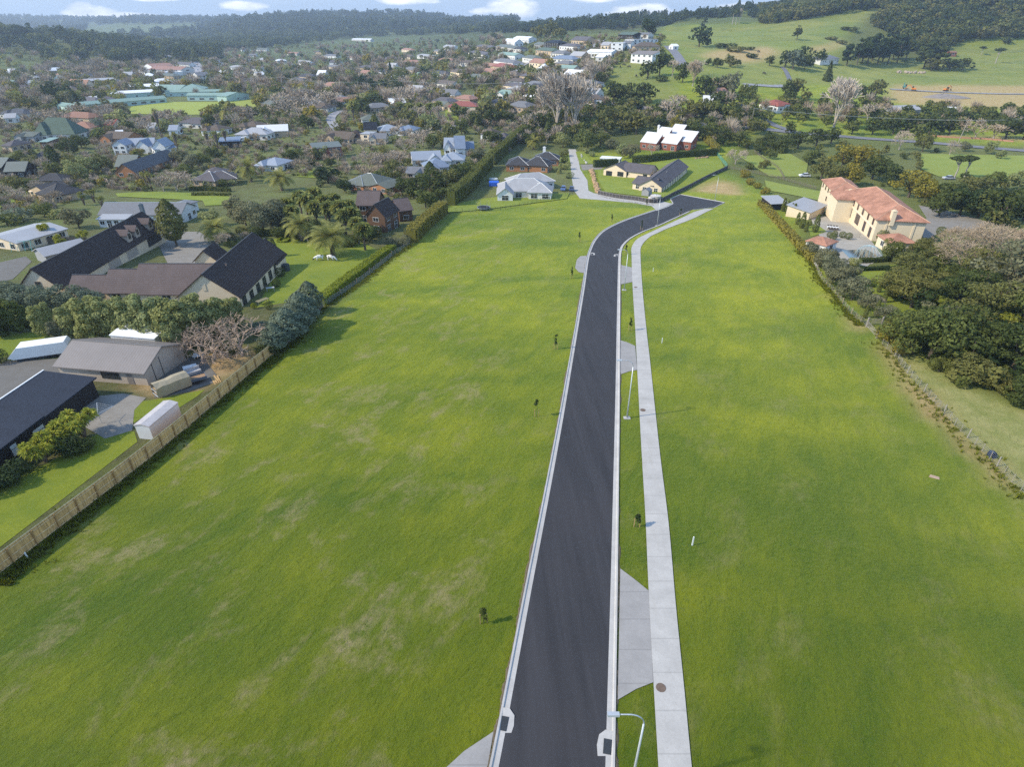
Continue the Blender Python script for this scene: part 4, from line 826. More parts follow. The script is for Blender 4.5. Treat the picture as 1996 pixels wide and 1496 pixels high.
def tree_proto(kind,var,col,lod=0):
    key=(kind,var,col,lod)
    if key in PROTO: return PROTO[key]
    g=np.random.default_rng(hash((kind,var))%9999 if 0 else sum(map(ord,kind))*31+var*7); tr=MB(); V_=None; nq=(3000,1100,380)[lod]; lf=(.026,.042,.075)[lod]
    smo=False
    if kind=='round':       # broad evergreen
        L_=[]
        for i in range(13):
            a=g.uniform(0,2*pi); z=g.uniform(.2,.84); rr=.40*math.sqrt(max(.05,1-((z-.48)/.46)**2)); s=g.uniform(.15,.23)
            L_.append((cos(a)*rr,sin(a)*rr,z,s,s,s*.8))
        L_.append((0,0,.52,.34,.34,.34)); C_,N_=lobes_pts(L_,int(nq*1.15),g)
        tr.tube([(0,0,-.05),(.01,0,.25),(0,.01,.5)],[.035,.026,.015],6)
        for i in range(4): a=i*1.6+.3; tr.tube([(0,0,.2),(cos(a)*.12,sin(a)*.12,.4),(cos(a)*.24,sin(a)*.24,.55)],[.018,.012,.006],4)
    elif kind=='spread':    # wide layered totara / pohutukawa with cloud-like plates
        L_=[]
        for i in range(24):
            a=g.uniform(0,2*pi); rr=g.uniform(.05,.52); z=.88-.75*rr*rr-g.uniform(0,.52); s=g.uniform(.13,.21)
            L_.append((cos(a)*rr,sin(a)*rr,z,s*1.2,s*1.2,s*.6))
        C_,N_=lobes_pts(L_,nq,g)
        tr.tube([(0,0,-.05),(.02,0,.2),(0,.02,.45)],[.045,.035,.02],6)
        for l in L_[:8]: tr.tube([(0,0,.18),(l[0]*.5,l[1]*.5,l[2]*.6),(l[0],l[1],l[2])],[.02,.014,.005],4)
    elif kind=='pine':      # open old pine
        L_=[]
        for i in range(18):
            z=g.uniform(.28,.95); a=g.uniform(0,2*pi); rr=(1.05-z)*.42*g.uniform(.5,1.1)+.02; s=g.uniform(.08,.14)
            L_.append((cos(a)*rr,sin(a)*rr,z,s*1.2,s*1.2,s*.6))
        C_,N_=lobes_pts(L_,nq,g); tr.tube([(0,0,-.05),(.01,0,.5),(0,0,.93)],[.03,.02,.005],6)
        for l in L_: tr.tube([(0,0,l[2]-.05),(l[0],l[1],l[2])],[.009,.003],4)
    elif kind=='umbrella':  # bare stems with flat tops
        L_=[]
        for i in range(8):
            a=g.uniform(0,2*pi); rr=g.uniform(.02,.28); L_.append((cos(a)*rr,sin(a)*rr,.86-rr*.4+g.uniform(-.06,.05),.15,.15,.055))
        C_,N_=lobes_pts(L_,nq//2,g); tr.tube([(0,0,-.05),(.03,0,.35),(0,0,.62)],[.028,.02,.015],6)
        for l in L_: tr.tube([(0,0,.5),(l[0]*.6,l[1]*.6,.68),l[:3]],[.014,.01,.004],4)
    elif kind=='cone':      # dense conifer
        n=nq; z=g.uniform(0,1,n)**1.35; a=g.uniform(0,2*pi,n); w=(1-z)*(.30+.05*np.sin(a*3+z*9)+.035*np.sin(z*50))*g.uniform(.75,1.05,n)+.01
        C_=np.stack([np.cos(a)*w,np.sin(a)*w,.06+z*.94],1); N_=np.stack([np.cos(a),np.sin(a),np.full(n,.5)],1); tr.tube([(0,0,-.05),(0,0,.5)],[.03,.01],6)
    elif kind=='egg':       # big pear-shaped conifer
        n=nq; z=g.uniform(0,1,n); a=g.uniform(0,2*pi,n); w=.30*np.sin(np.clip(z**.72*pi,0,pi))**.75*(1+.13*np.sin(a*4+z*12)+.08*np.sin(z*37+a))*g.uniform(.75,1.05,n)+.005
        C_=np.stack([np.cos(a)*w,np.sin(a)*w,.14+z*.86],1); N_=np.stack([np.cos(a),np.sin(a),.3+z*.6],1); tr.tube([(0,0,-.05),(0,0,.6)],[.03,.01],6)
    elif kind=='column':    # clipped cypress
        n=nq//3; z=g.uniform(0,1,n); a=g.uniform(0,2*pi,n); w=.15*np.sin(np.clip(z**.6*pi,0,pi))**.5*g.uniform(.85,1.03,n)+.004
        C_=np.stack([np.cos(a)*w,np.sin(a)*w,z],1); N_=np.stack([np.cos(a),np.sin(a),.25+0*a],1); tr.tube([(0,0,-.05),(0,0,.4)],[.03,.02],5)
    elif kind=='shrub':
        L_=[(g.uniform(-.35,.35),g.uniform(-.35,.35),g.uniform(.35,.6),g.uniform(.25,.4),g.uniform(.25,.4),g.uniform(.3,.42)) for _ in range(7)]
        C_,N_=lobes_pts(L_,nq//2,g); lf*=1.6; tr.tube([(0,0,-.1),(0,0,.4)],[.05,.03],5)
    elif kind=='ball':
        n=nq//3; d=g.normal(0,1,(n,3)); d/=np.linalg.norm(d,axis=1)[:,None]; C_=d*.5*g.uniform(.9,1.02,(n,1))+np.array([0,0,.5]); N_=d; lf*=1.5; tr.tube([(0,0,-.1),(0,0,.4)],[.05,.03],5)
    elif kind=='lump':      # upright clustered shrub with rounded heads
        L_=[]
        for i in range(26):
            z=g.uniform(.1,.93); a=g.uniform(0,2*pi); rr=.30*(1-(z-.35)**2*1.1); L_.append((cos(a)*rr*g.uniform(.6,1),sin(a)*rr*g.uniform(.6,1),z,.1,.1,.09))
        L_.append((0,0,.5,.27,.27,.42)); C_,N_=lobes_pts(L_,int(nq*1.6),g,(.85,1.05)); tr.tube([(0,0,-.05),(0,0,.3)],[.03,.02],5)
    elif kind in('bare','fanbare','pinkbare'):
        sp_,up_,kd,dp=dict(bare=(.66,.10,(3,3),(5,4,3)[lod]),fanbare=(.46,.12,(3,3),(5,5,4)[lod]),pinkbare=(.85,.02,(3,3),(4,4,3)[lod]))[kind]
        mb=MB(); kid={'bare':4,'fanbare':6,'pinkbare':4}[kind]; hh=dict(bare=.2,fanbare=.10,pinkbare=.16)[kind]
        tr.tube([(0,0,-.05),(0,0,hh)],[.032,.026],6); th=(.0030,.0060,.0105)[lod] if kind!='fanbare' else (.003,.0042,.008)[lod]
        for i in range(kid):
            a=2*pi*i/kid+g.uniform(0,.6); s_={'bare':.7,'fanbare':.36,'pinkbare':1.0}[kind]*g.uniform(.55,1.1)
            branch_tubes(mb,Vector((0,0,hh*g.uniform(.7,1))),Vector((cos(a)*s_,sin(a)*s_,1)).normalized(),{'bare':.235,'fanbare':.27,'pinkbare':.2}[kind],.016,dp,g,sp_,up_,kd,.74 if kind!='fanbare' else .76,5,2,0,th)
        zmax=max(v[2] for v in mb.v); k=1/zmax; mb.v=[(x*k,y*k,z*k) for x,y,z in mb.v]
        tw={'bare':TWIG,'fanbare':plain('pale poplar twigs',(.46,.39,.31),.95,.2,3),'pinkbare':TWIGP}[kind] if col=='' else TWIGB
        PROTO[key]=(tr.mesh('trunk',PALEB),mb.mesh('crown',tw)); return PROTO[key]
    elif kind=='phoenix':
        V2=[]; nf=(48,36,24)[lod]
        for i in range(nf):
            a=g.uniform(0,2*pi); e=g.uniform(-.5,1.25); ln=g.uniform(.48,.6); p=Vector((0,0,.52)); d=Vector((cos(a)*cos(e),sin(a)*cos(e),sin(e))); sg=7; ps=[p]
            for s_ in range(sg):
                d=(d+Vector((0,0,-.17-.05*s_*.3))).normalized(); p=p+d*ln/sg; ps.append(p)
            for s_ in range(sg*3):
                f=s_/(sg*3)*sg; k=int(f); q=ps[k].lerp(ps[k+1],f-k); dd=(ps[k+1]-ps[k]).normalized(); sd=dd.cross(Vector((0,0,1))).normalized(); up=sd.cross(dd); w=.13*math.sin(pi*min(1,.12+f/sg*.88))**.6
                for s2 in(-1,1):
                    t_=q+(sd*s2*.85+up*.25+dd*.55)*w+Vector((0,0,-.02)); V2+=[q-dd*.006,q+dd*.012,t_+dd*.004,t_-dd*.004]
        tr.tube([(0,0,-.05),(0,0,.2),(0,0,.5)],[.055,.05,.06],8); tr.tube([(0,0,.44),(0,0,.56)],[.085,.05],8)
        V_=np.array([tuple(v) for v in V2]); 
    elif kind in('fanpalm','cordyline','yucca','tallpalm'):
        V2=[]; heads=[(0,0,.76,.27)] if kind=='fanpalm' else ([(0,0,.86,.16)] if kind=='tallpalm' else [])
        if kind in('cordyline','yucca'):
            for i in range(5 if kind=='cordyline' else 7):
                a=i*1.3+g.uniform(0,.5); rr=g.uniform(.08,.26) if kind=='cordyline' else g.uniform(.1,.4); z=g.uniform(.62,.86) if kind=='cordyline' else g.uniform(.45,.8); heads.append((cos(a)*rr,sin(a)*rr,z,.16 if kind=='cordyline' else .24))
        nl=(150,90,40)[lod]
        for hx,hy,hz_,hr in heads:
            tr.tube([(0,0,-.05),(hx*.3,hy*.3,.3),(hx,hy,hz_)],[.035,.026,.018],6)
            if kind in('fanpalm','tallpalm'): tr.tube([(0,0,hz_-.38),(0,0,hz_-.06)],[.05,.10],7)
            nn=nl*(2 if kind=='fanpalm' else 1)
            for i in range(nn):
                d=Vector(g.normal(0,1,3)); d.z=d.z+.25; d.normalize(); c=Vector((hx,hy,hz_)); sd=d.cross(Vector(g.normal(0,1,3))).normalized(); w=hr*(.085 if kind!='fanpalm' else .2)
                l=hr*g.uniform(.75,1.15); m_=c+d*l*.6; t_=c+d*l+Vector((0,0,-l*.28)); V2+=[c+d*l*.1-sd*w*.3,m_-sd*w,t_,m_+sd*w]
        V_=np.array([tuple(v) for v in V2])
    if V_ is None:
        V_=leaves(C_,N_,np.full(len(C_),lf)*g.uniform(.7,1.25,len(C_)),g=g)
    bark=PBARK if kind in('phoenix','fanpalm','cordyline','yucca','tallpalm') else (PALEB if kind=='umbrella' else BARK)
    PROTO[key]=(tr.mesh('trunk',bark),arr_mesh('crown',V_,len(V_)//4,LM(col))); return PROTO[key]
KIND={'round':('broadleaf_tree','tree'),'spread':('spreading_tree','tree'),'pine':('pine_tree','tree'),'umbrella':('umbrella_tree','tree'),'cone':('conifer','tree'),'egg':('conifer','tree'),'column':('cypress','cypress'),'shrub':('shrub','shrub'),'ball':('clipped_ball_bush','shrub'),
 'lump':('rounded_shrub_tree','shrub tree'),'bare':('bare_tree','bare tree'),'fanbare':('bare_poplar','bare tree'),'pinkbare':('bare_tree','bare tree'),'phoenix':('phoenix_palm','palm'),'fanpalm':('fan_palm','palm'),'tallpalm':('tall_palm','palm'),'cordyline':('cabbage_tree','cabbage tree'),'yucca':('yucca','yucca')}
COLW=dict(dark='dark green',mid='mid green',olive='olive',yellow='yellow-green',grey='grey-green',blue='blue-green',lime='pale green',hedge='bright green',gold='golden green',palm='green',fan='green',yucca='yellow-green',deep='very dark green')
SHW={'round':'round-crowned tree','spread':'spreading tree','pine':'ragged pine','umbrella':'umbrella-topped tree','cone':'pointed conifer','egg':'dense conifer','column':'slim clipped cypress','shrub':'bushy shrub','ball':'clipped ball bush','lump':'rounded clumpy shrub tree','bare':'bare winter tree','fanbare':'tall bare poplar','pinkbare':'low spreading bare tree','phoenix':'phoenix palm','fanpalm':'fan palm','tallpalm':'tall slim palm','cordyline':'cabbage tree','yucca':'spiky yucca'}
NT_=[0]
def tree(kind,px,py,h,col='dark',w=1.0,label=None,group=None,xy=None,lod=None):
    p=P(px,py) if xy is None else Vector((xy[0],xy[1],zz(*xy)))
    if lod is None: lod=0 if p.y<170 else (1 if p.y<330 else 2)
    NT_[0]+=1; var=NT_[0]%3 if kind not in('phoenix','column','ball') else 0
    a,b=tree_proto(kind,var,col,lod); nm,cat=KIND[kind]
    o=link(nm,None,None,p,rnd.uniform(0,6.3)); o.scale=(h*w,h*w,h); o['category']=cat
    link('trunk',a,o); link('crown',b,o)
    o['group']=group or {'tree':'evergreen trees of the suburb and hills','bare tree':'bare winter trees','palm':'palms of the suburb gardens','shrub':'garden shrubs','cypress':'clipped cypresses by the mansion'}.get(cat,'garden '+cat+'s')
    if label: o['label']=label
    else: AUTO.append((o,(COLW.get(col,'')+' '+SHW[kind]).strip() if 'bare' not in SHW[kind] else SHW[kind],px,py,o['group']))
    USED.append((p.x,p.y,h*w*.22)); return o
T=[ # kind,px,py(base),height,colour,width
# dark belt right of the field
('round',1600,520,5,'grey',1.1),('round',1618,540,5,'grey',1.2),('round',1640,560,5.5,'grey',1.2),('round',1660,585,5,'grey',1.2),('round',1688,605,3.4,'grey',1.2),('round',1580,500,3.6,'grey',1.2),('shrub',1660,520,2.2,'lime',1.2),
('round',1735,510,6.5,'grey',1.1),('round',1790,500,7.5,'olive',1.1),('round',1815,520,8,'grey',1.2),('spread',1770,545,7,'olive',1.2),('spread',1740,580,6.5,'olive',1.2),('spread',1800,575,8,'olive',1.1),('spread',1775,600,7,'olive',1.1),('bare',1870,545,9,'tan',1.3),('bare',1910,520,10,'tan',1.3),('bare',1850,500,8,'tan',1.2),('bare',1945,505,9,'tan',1.3),('bare',1985,520,9,'tan',1.3),
('spread',1905,560,10,'dark',1.1),('spread',1960,590,11,'dark',1.2),('spread',2010,560,10,'dark',1.2),('spread',1870,600,8,'dark',1.2),('spread',1925,640,9,'dark',1.2),('round',1985,650,9,'mid',1.2),('spread',2030,640,9,'dark',1.2),('round',1860,560,6,'gold',.9),('shrub',1900,600,3.5,'blue',1.6),('shrub',1920,610,3.5,'blue',1.5),
('spread',1775,690,9.5,'olive',1.15),('spread',1820,660,8,'dark',1.2),('spread',1850,690,7.5,'dark',1.3),('spread',1810,700,7,'mid',1.0),('round',1745,645,4,'grey',1.3),('round',1722,625,3,'grey',1.2),('spread',1880,720,6,'dark',1.3),('round',1898,745,6.0,'olive',1.5),('spread',1930,700,8,'dark',1.3),('cordyline',1950,655,4.5,'yucca',1.2),('spread',1975,720,8,'dark',1.2),('round',2010,700,7,'mid',1.2),('round',2000,790,4,'dark',1.5),('round',1965,770,3,'dark',1.6),('spread',2040,760,8,'dark',1.3),('shrub',1735,668,3.2,'gold',1.2),('shrub',1745,690,2.2,'gold',1.3),('shrub',1830,725,2.2,'mid',1.2),('shrub',1930,752,2.2,'olive',1.6),
('column',1722,590,3,'mid',1),('column',1706,615,3,'mid',1),('column',1685,620,2.5,'mid',1),('column',1712,570,3,'mid',1),('ball',1700,560,1.5,'dark',1),('bare',1708,600,2.6,'',1),
# behind the mansion
('spread',1640,330,11,'yellow',1.0),('spread',1680,335,12,'yellow',1.0),('spread',1600,350,9,'olive',1.0),('round',1660,362,9,'yellow',1.0),('round',1625,362,8,'olive',1.0),('spread',1700,350,10,'dark',1.1),('spread',1770,385,10,'yellow',1.2),('spread',1735,360,9,'dark',1.1),('round',1800,395,9,'yellow',1.0),('round',1830,420,9,'dark',1.2),('round',1870,420,9,'deep',1.2),('spread',1850,400,8,'dark',1.2),('round',1905,425,9,'mid',1.1),('round',1950,435,10,'dark',1.2),('round',1995,430,11,'dark',1.2),('spread',1900,385,8,'olive',1.2),('round',1930,370,7,'mid',1.0),('round',1985,370,8,'lime',1.0),('umbrella',1860,346,9,'dark',1.3),('umbrella',1880,348,9.5,'dark',1.3),('bare',1850,303,7,'',.8),('round',1880,295,5,'grey',1.1),('round',1930,300,6,'lime',1.0),('round',1950,310,4.5,'lime',1),
('spread',1555,290,9,'dark',1.1),('spread',1520,295,8,'dark',1.0),('spread',1590,285,9,'dark',1.1),('round',1575,320,7,'mid',1.1),('round',1540,260,6,'dark',1),('spread',1620,280,8,'dark',1.1),('round',1500,310,5,'mid',1.2),('round',1488,330,4,'olive',1.2),('bare',1752,292,9,'',1.0),('round',1797,296,10,'olive',.8),('round',1790,270,8,'mid',.9),('shrub',1825,297,2.2,'dark',1.2),('fanbare',1625,248,27,'',1.05),
('spread',1700,262,9,'dark',1.1),('spread',1740,262,10,'dark',1.1),('spread',1770,258,10,'dark',1.1),('spread',1660,262,8,'mid',1.1),('spread',1810,262,11,'dark',1.1),('spread',1850,262,10,'dark',1.1),('spread',1835,240,10,'dark',1.1),('bare',1900,270,8,'tan',1.6),('bare',1935,272,8,'tan',1.6),('spread',1960,270,11,'dark',1.2),('spread',1995,272,12,'dark',1.2),('spread',1880,245,9,'dark',1.1),('spread',1920,240,9,'mid',1.1),('spread',1960,235,10,'dark',1.1),('spread',1990,235,10,'dark',1.1),('spread',1800,232,8,'dark',1),('spread',1765,230,8,'dark',1),('bare',1720,225,8,'tan',1.4),('bare',1690,235,10,'',1.2),('spread',1705,192,13,'olive',1.0),('spread',1680,190,9,'dark',1),('spread',1560,215,8,'mid',.9),('spread',1568,232,7,'dark',1),('spread',1550,190,13,'olive',.9),('round',1535,190,11,'dark',.8),('cone',1612,158,14,'dark',.9),
# middle ground, behind the cul-de-sac
('spread',1195,200,14,'dark',1.0),('spread',1225,202,14,'dark',1.0),('spread',1255,202,13,'dark',1.0),('spread',1210,258,15,'olive',1.0),('spread',1180,262,14,'olive',1.0),('spread',1240,262,12,'olive',1.0),('spread',1168,230,8,'dark',.9),('round',1148,225,8,'mid',.9),('cone',1070,272,13,'dark',.95),('spread',1055,260,12,'dark',.9),('fanbare',1085,254,33,'',.8),('fanbare',1120,252,30,'',.75),('fanbare',1102,248,30,'',.8),('fanbare',1060,225,18,'',.9),('bare',1030,262,12,'',1),('bare',1065,280,6,'',1),('fanbare',1152,172,19,'',.75),('round',1097,288,8,'lime',1.15),('round',1145,293,11,'mid',1.1),('round',1170,285,7,'mid',1.2),('shrub',1190,290,5,'grey',1.2),('phoenix',1040,292,7,'palm',1.1),('round',1228,308,6.5,'grey',1.3),('shrub',1212,300,5,'lime',1.1),('bare',1270,302,5,'pink',1.2),('round',1317,258,8,'yellow',.9),('round',1345,256,6,'mid',1),('spread',1360,275,9,'dark',1),('spread',1385,272,9,'mid',1),('spread',1410,282,8,'dark',1.1),('spread',1440,285,8,'mid',1.1),('spread',1340,235,12,'olive',1.0),('bare',1300,235,12,'',1.1),('bare',1320,225,12,'',1.1),('spread',1365,232,12,'olive',1),('spread',1390,235,11,'mid',1),('spread',1430,238,9,'dark',1.1),('spread',1465,240,9,'dark',1.0),('spread',1400,218,12,'dark',1),('spread',1375,190,14,'dark',1),('round',1425,185,14,'grey',.9),('round',1405,180,11,'grey',.8),('round',1445,190,9,'mid',.8),('round',1465,200,11,'mid',.6),('phoenix',1472,212,9,'palm',1),('bare',1388,182,10,'tan',1),('fanbare',1350,168,17,'tan',.8),('bare',1355,150,12,'',1),('spread',1330,160,14,'dark',.7),('pine',1285,148,18,'dark',1.0),('spread',1262,153,12,'dark',1.1),('bare',1310,150,12,'',.9),('round',1300,130,10,'dark',.9),('shrub',1290,158,4,'dark',2.2),
('bare',1433,320,6.5,'',1.3),('shrub',1450,345,3,'gold',1.4),('shrub',1462,360,2.6,'gold',1.4),('shrub',1475,368,2.4,'yellow',1.3),('shrub',1490,378,2.4,'yellow',1.3),('shrub',1460,330,3,'mid',1.3),('round',1480,300,5,'dark',1.3),('round',1495,285,6,'dark',1.2),('round',1455,290,5,'mid',1.2),
('cone',1090,338,3,'lime',1.2),('shrub',1100,330,3.4,'lime',1.2),('shrub',1108,348,3,'lime',1.1),('shrub',1098,318,3,'mid',1.2),('shrub',1098,305,3.4,'olive',1.2),('shrub',1154,305,2.5,'lime',1.2),('shrub',1145,298,2.5,'lime',1.4),('ball',1081,335,2,'lime',1),
# hill pasture
('round',1265,68,17,'deep',1.0),('spread',1362,91,19,'deep',1.0),('pine',1553,78,14,'dark',1.0),('round',1370,52,5,'deep',1.4),('pine',1373,48,13,'dark',.8),('umbrella',1427,47,19,'dark',1.1),('umbrella',1434,47,18,'dark',1.0),('bare',1440,47,20,'',.35),('spread',1560,128,17,'deep',.9),('spread',1545,135,15,'blue',1.0),('round',1568,135,12,'dark',1),('round',1595,125,12,'dark',.9),('spread',1530,130,13,'deep',.9),('pine',1650,128,20,'deep',.9),('pine',1670,126,22,'deep',.9),('pine',1690,126,24,'deep',.9),('pine',1710,125,25,'deep',.9),('pine',1730,124,26,'deep',.9),('pine',1748,122,25,'deep',.9),('pine',1680,122,24,'deep',.9),('pine',1720,120,25,'deep',.9),('pine',1700,118,24,'deep',.9),('pine',1740,116,24,'deep',.9),('pine',1765,118,22,'dark',.9),
('pine',1800,134,24,'dark',1.1),('pine',1825,135,22,'dark',1.2),('spread',1850,138,12,'dark',1.6),('spread',1875,136,11,'dark',1.6),('spread',1815,138,12,'olive',1.4),('umbrella',1940,123,15,'dark',1.2),('umbrella',1912,107,9,'dark',1.2),('shrub',1965,84,7,'dark',1.4),('round',1480,33,11,'deep',1.3),('spread',1500,128,8,'dark',1.0),('round',1398,132,8,'dark',1),('round',1422,130,9,'olive',1),('round',1380,128,6,'dark',.9),('round',1437,128,5,'dark',1.1),('shrub',1415,94,5,'dark',3),('shrub',1435,101,5,'olive',3),('shrub',1465,112,4,'dark',2.4),('shrub',1460,97,3,'dark',2.5),('shrub',1640,85,4,'olive',3),('shrub',1620,78,4,'olive',3),('shrub',1655,60,5,'dark',3),
('column',1502,25,2,'dark',1),
# left foreground
('lump',40,650,5.6,'mid',.9),('lump',95,655,5.4,'lime',.8),('lump',150,662,5.8,'lime',.9),('lump',195,668,6,'lime',.9),('lump',235,665,6,'lime',.9),('lump',272,668,6.2,'lime',.9),('lump',310,672,6.4,'lime',.95),('lump',345,676,6.4,'lime',.95),('lump',385,668,6.2,'lime',.95),('lump',420,660,5.6,'lime',.95),('lump',455,640,4.5,'lime',1.0),('lump',5,655,6,'dark',1.0),('lump',-35,650,6,'dark',1),('lump',120,668,3.6,'grey',.9),('lump',345,690,4.2,'lime',.8),
('round',15,600,5,'blue',1.3),('round',60,602,5,'blue',1.3),('round',105,603,5,'blue',1.3),('round',150,604,4.6,'blue',1.3),('round',190,604,4.4,'blue',1.2),('round',-30,598,5,'blue',1.3),
('egg',566,668,6.2,'blue',1.5),('egg',592,640,6.8,'blue',1.4),('egg',540,685,5.0,'blue',1.5),('egg',608,612,6.4,'blue',1.2),('egg',582,655,6.0,'blue',1.5),('egg',556,650,4.6,'blue',1.5),('shrub',510,650,2.4,'blue',1.3),('shrub',520,690,2.6,'dark',1.5),('pinkbare',474,694,7.2,'',1.1),('pinkbare',420,700,6.0,'',1.2),('pinkbare',395,705,5,'',1.2),('shrub',440,690,2,'dark',1.6),
('egg',345,480,12,'olive',.9),('phoenix',425,470,6.2,'palm',1.3),('phoenix',650,500,8.4,'palm',1.25),('phoenix',590,470,7.6,'palm',1.1),('fanpalm',566,440,8.5,'fan',1),('fanpalm',602,432,9,'fan',1),('fanpalm',637,436,9,'fan',1),('fanpalm',668,450,9,'fan',1),('fanpalm',690,460,8.5,'fan',1),('fanpalm',712,488,7.4,'fan',1.1),('fanpalm',655,425,8,'fan',1),
('round',515,455,9.5,'grey',1.1),('round',545,452,9,'grey',1.1),('round',480,440,7.5,'grey',1.1),('round',465,425,6.5,'grey',1.1),('round',410,440,5,'lime',1.1),('phoenix',550,372,8.5,'palm',1.25),('phoenix',490,355,10,'palm',1.0),('round',640,358,7.5,'deep',1.2),('round',675,375,5.5,'deep',1.2),('ball',625,365,3,'deep',1.0),('column',536,500,4.6,'mid',1.3),('bare',600,472,3.2,'',1.1),('bare',440,478,3.5,'pink',1.2),('bare',480,468,2.6,'pink',1.2),('shrub',520,478,1.4,'hedge',1.3),('shrub',450,482,1.8,'dark',1.3),('ball',548,540,2.2,'dark',1),('ball',540,560,1.8,'dark',1),('ball',525,603,1.6,'mid',1),('ball',496,602,1.2,'hedge',1),
('yucca',90,900,3.3,'yucca',1.25),('yucca',112,880,3.6,'yucca',1.2),('yucca',165,852,4.2,'yucca',1.2),('shrub',140,880,2.4,'deep',1.3),('shrub',35,935,2.2,'deep',1.7),('shrub',-20,960,2.4,'deep',1.7),('shrub',165,880,1.6,'dark',1.3),('ball',2,708,2.4,'dark',1.1),
('cordyline',95,470,5,'yucca',1.1),('cordyline',125,492,4.6,'yucca',1.1),('cordyline',170,482,4.4,'yucca',1.1),('round',155,445,6.5,'grey',1.1),('shrub',45,430,4.5,'blue',1.6),('shrub',15,440,4,'mid',1.5),('shrub',75,415,3,'lime',1.6),('cordyline',165,400,4.6,'fan',1.2),('cordyline',185,395,4.8,'fan',1.2),('cordyline',200,405,4,'fan',1.2),('shrub',120,425,3,'lime',1.6),('ball',287,374,2.4,'dark',1.4),('ball',260,372,2.6,'lime',1),('cordyline',290,370,7,'palm',.8),('tallpalm',297,372,7,'palm',1.4),('bare',345,372,7,'pink',1.5),('bare',365,370,6,'pink',1.4),('bare',320,374,6,'',1.4),
('tallpalm',315,268,16,'fan',.9),('phoenix',445,240,13,'palm',.8),('tallpalm',408,290,9,'fan',1.3),('tallpalm',425,290,9,'fan',1.3),('tallpalm',443,288,10,'fan',1.3),('tallpalm',347,292,9,'palm',1.3),('round',150,355,9,'lime',1.0),('egg',110,330,10,'dark',1.0),('round',178,340,8,'lime',1),('round',200,335,8,'olive',1.1),('round',35,370,6,'bare' if 0 else 'olive',1.3),('round',110,345,6.5,'mid',1.1),('round',135,300,8,'dark',1.1),('round',160,290,8,'dark',1.1),('round',195,255,7,'blue',1.1),('round',235,250,11,'lime',1.2),('bare',270,258,9,'',1.2),('bare',290,262,8,'',1.2),('round',120,200,17,'deep',1.0),('round',140,205,14,'deep',1.0),('round',105,205,14,'deep',1.0),
('egg',370,345,5,'mid',1),('shrub',385,360,3.5,'lime',1.2),('shrub',410,364,3.2,'lime',1.2),('shrub',435,364,3,'mid',1.2),('shrub',455,362,2.5,'lime',1.2),('round',355,320,7,'grey',1.1),('round',375,330,7,'grey',1.1),('round',395,325,7,'mid',1.1),('round',420,312,6,'dark',1.1),('round',355,335,4,'lime',1),
('tallpalm',275+560,160,5,'palm',1),('round',745,360,6,'mid',1),('round',770,345,7,'olive',1.1),('round',795,380,7,'dark',1.2),('round',820,388,8,'dark',1.2),('round',840,375,9,'dark',1.1),('round',870,372,9,'olive',1.1),('round',895,360,8,'dark',1.2),('round',910,345,7,'mid',1.1),('round',860,395,6,'dark',1.2),('round',830,405,6,'mid',1.2),('round',890,385,6,'dark',1.2),('shrub',765,480,2.8,'grey',1.3),('shrub',785,478,2.6,'grey',1.3),('shrub',745,440,3,'dark',1.3),
('bare',720,330,8,'',1.2),('bare',745,335,8,'',1.2),('bare',770,330,8,'',1.2),('bare',790,300,8,'pink',1.2),('bare',810,290,8,'pink',1.2),('bare',825,285,9,'pink',1.2),('bare',775,275,8,'pink',1.2),('bare',710,300,7,'',1.1),('round',752,315,7,'olive',1.1),('shrub',720,338,3,'lime',1.4),('round',630,310,6,'lime',1),('round',610,312,6,'mid',1),('round',585,315,6,'mid',1.1),('round',565,318,6,'dark',1.1),('round',600,325,5,'grey',1.3),('round',645,325,4,'dark',1.2),
('round',945,240,14,'olive',.9),('round',925,250,10,'dark',1),('round',960,245,11,'dark',1),('round',975,225,9,'dark',1),('round',865,290,9,'olive',.9),('round',880,270,9,'olive',.9),('round',900,262,9,'mid',.9),('round',845,290,8,'mid',.9),('round',960,282,8,'dark',1.3),('round',825,270,6,'dark',1.1),('tallpalm',842,210,13,'fan',1),('fanpalm',780,230,11,'fan',1.1),('fanpalm',800,232,11,'fan',1.1),('fanpalm',820,232,11,'fan',1.1),('fanpalm',840,232,11,'fan',1.1),('fanpalm',855,228,11,'fan',1.1),('fanpalm',690,235,13,'fan',1.2),('round',705,225,12,'dark',1),('bare',780,205,14,'',1.1),('bare',805,208,15,'',1.1),('bare',830,205,14,'',1.1),('bare',800,192,12,'tan',1),('bare',815,240,11,'',.9),('bare',855,240,11,'',.9),
('round',705,182,16,'deep',1.0),('round',730,182,13,'deep',1.0),('round',745,184,13,'deep',1),('round',760,182,12,'dark',1.1),('round',778,184,13,'dark',1),('cone',762,152,15,'deep',.9),('round',830,158,13,'deep',1),('round',715,128,16,'yellow',.9),('round',740,125,14,'olive',1),('round',750,118,14,'olive',1),('egg',700,115,15,'mid',1),('bare',680,118,16,'',1.1),('bare',690,125,15,'pink',1.1),('bare',595,140,14,'tan',1.1),('bare',540,142,14,'tan',1.1),('bare',620,125,15,'pink',1.1),('round',630,105,12,'deep',1.1),('round',645,110,12,'deep',1),('round',905,105,14,'deep',1),('round',950,60,14,'olive',1.2),('round',965,80,15,'dark',1.1),('round',1072,74,20,'olive',1.1),('round',1047,74,16,'olive',1.1),('round',1095,72,12,'olive',1.2),
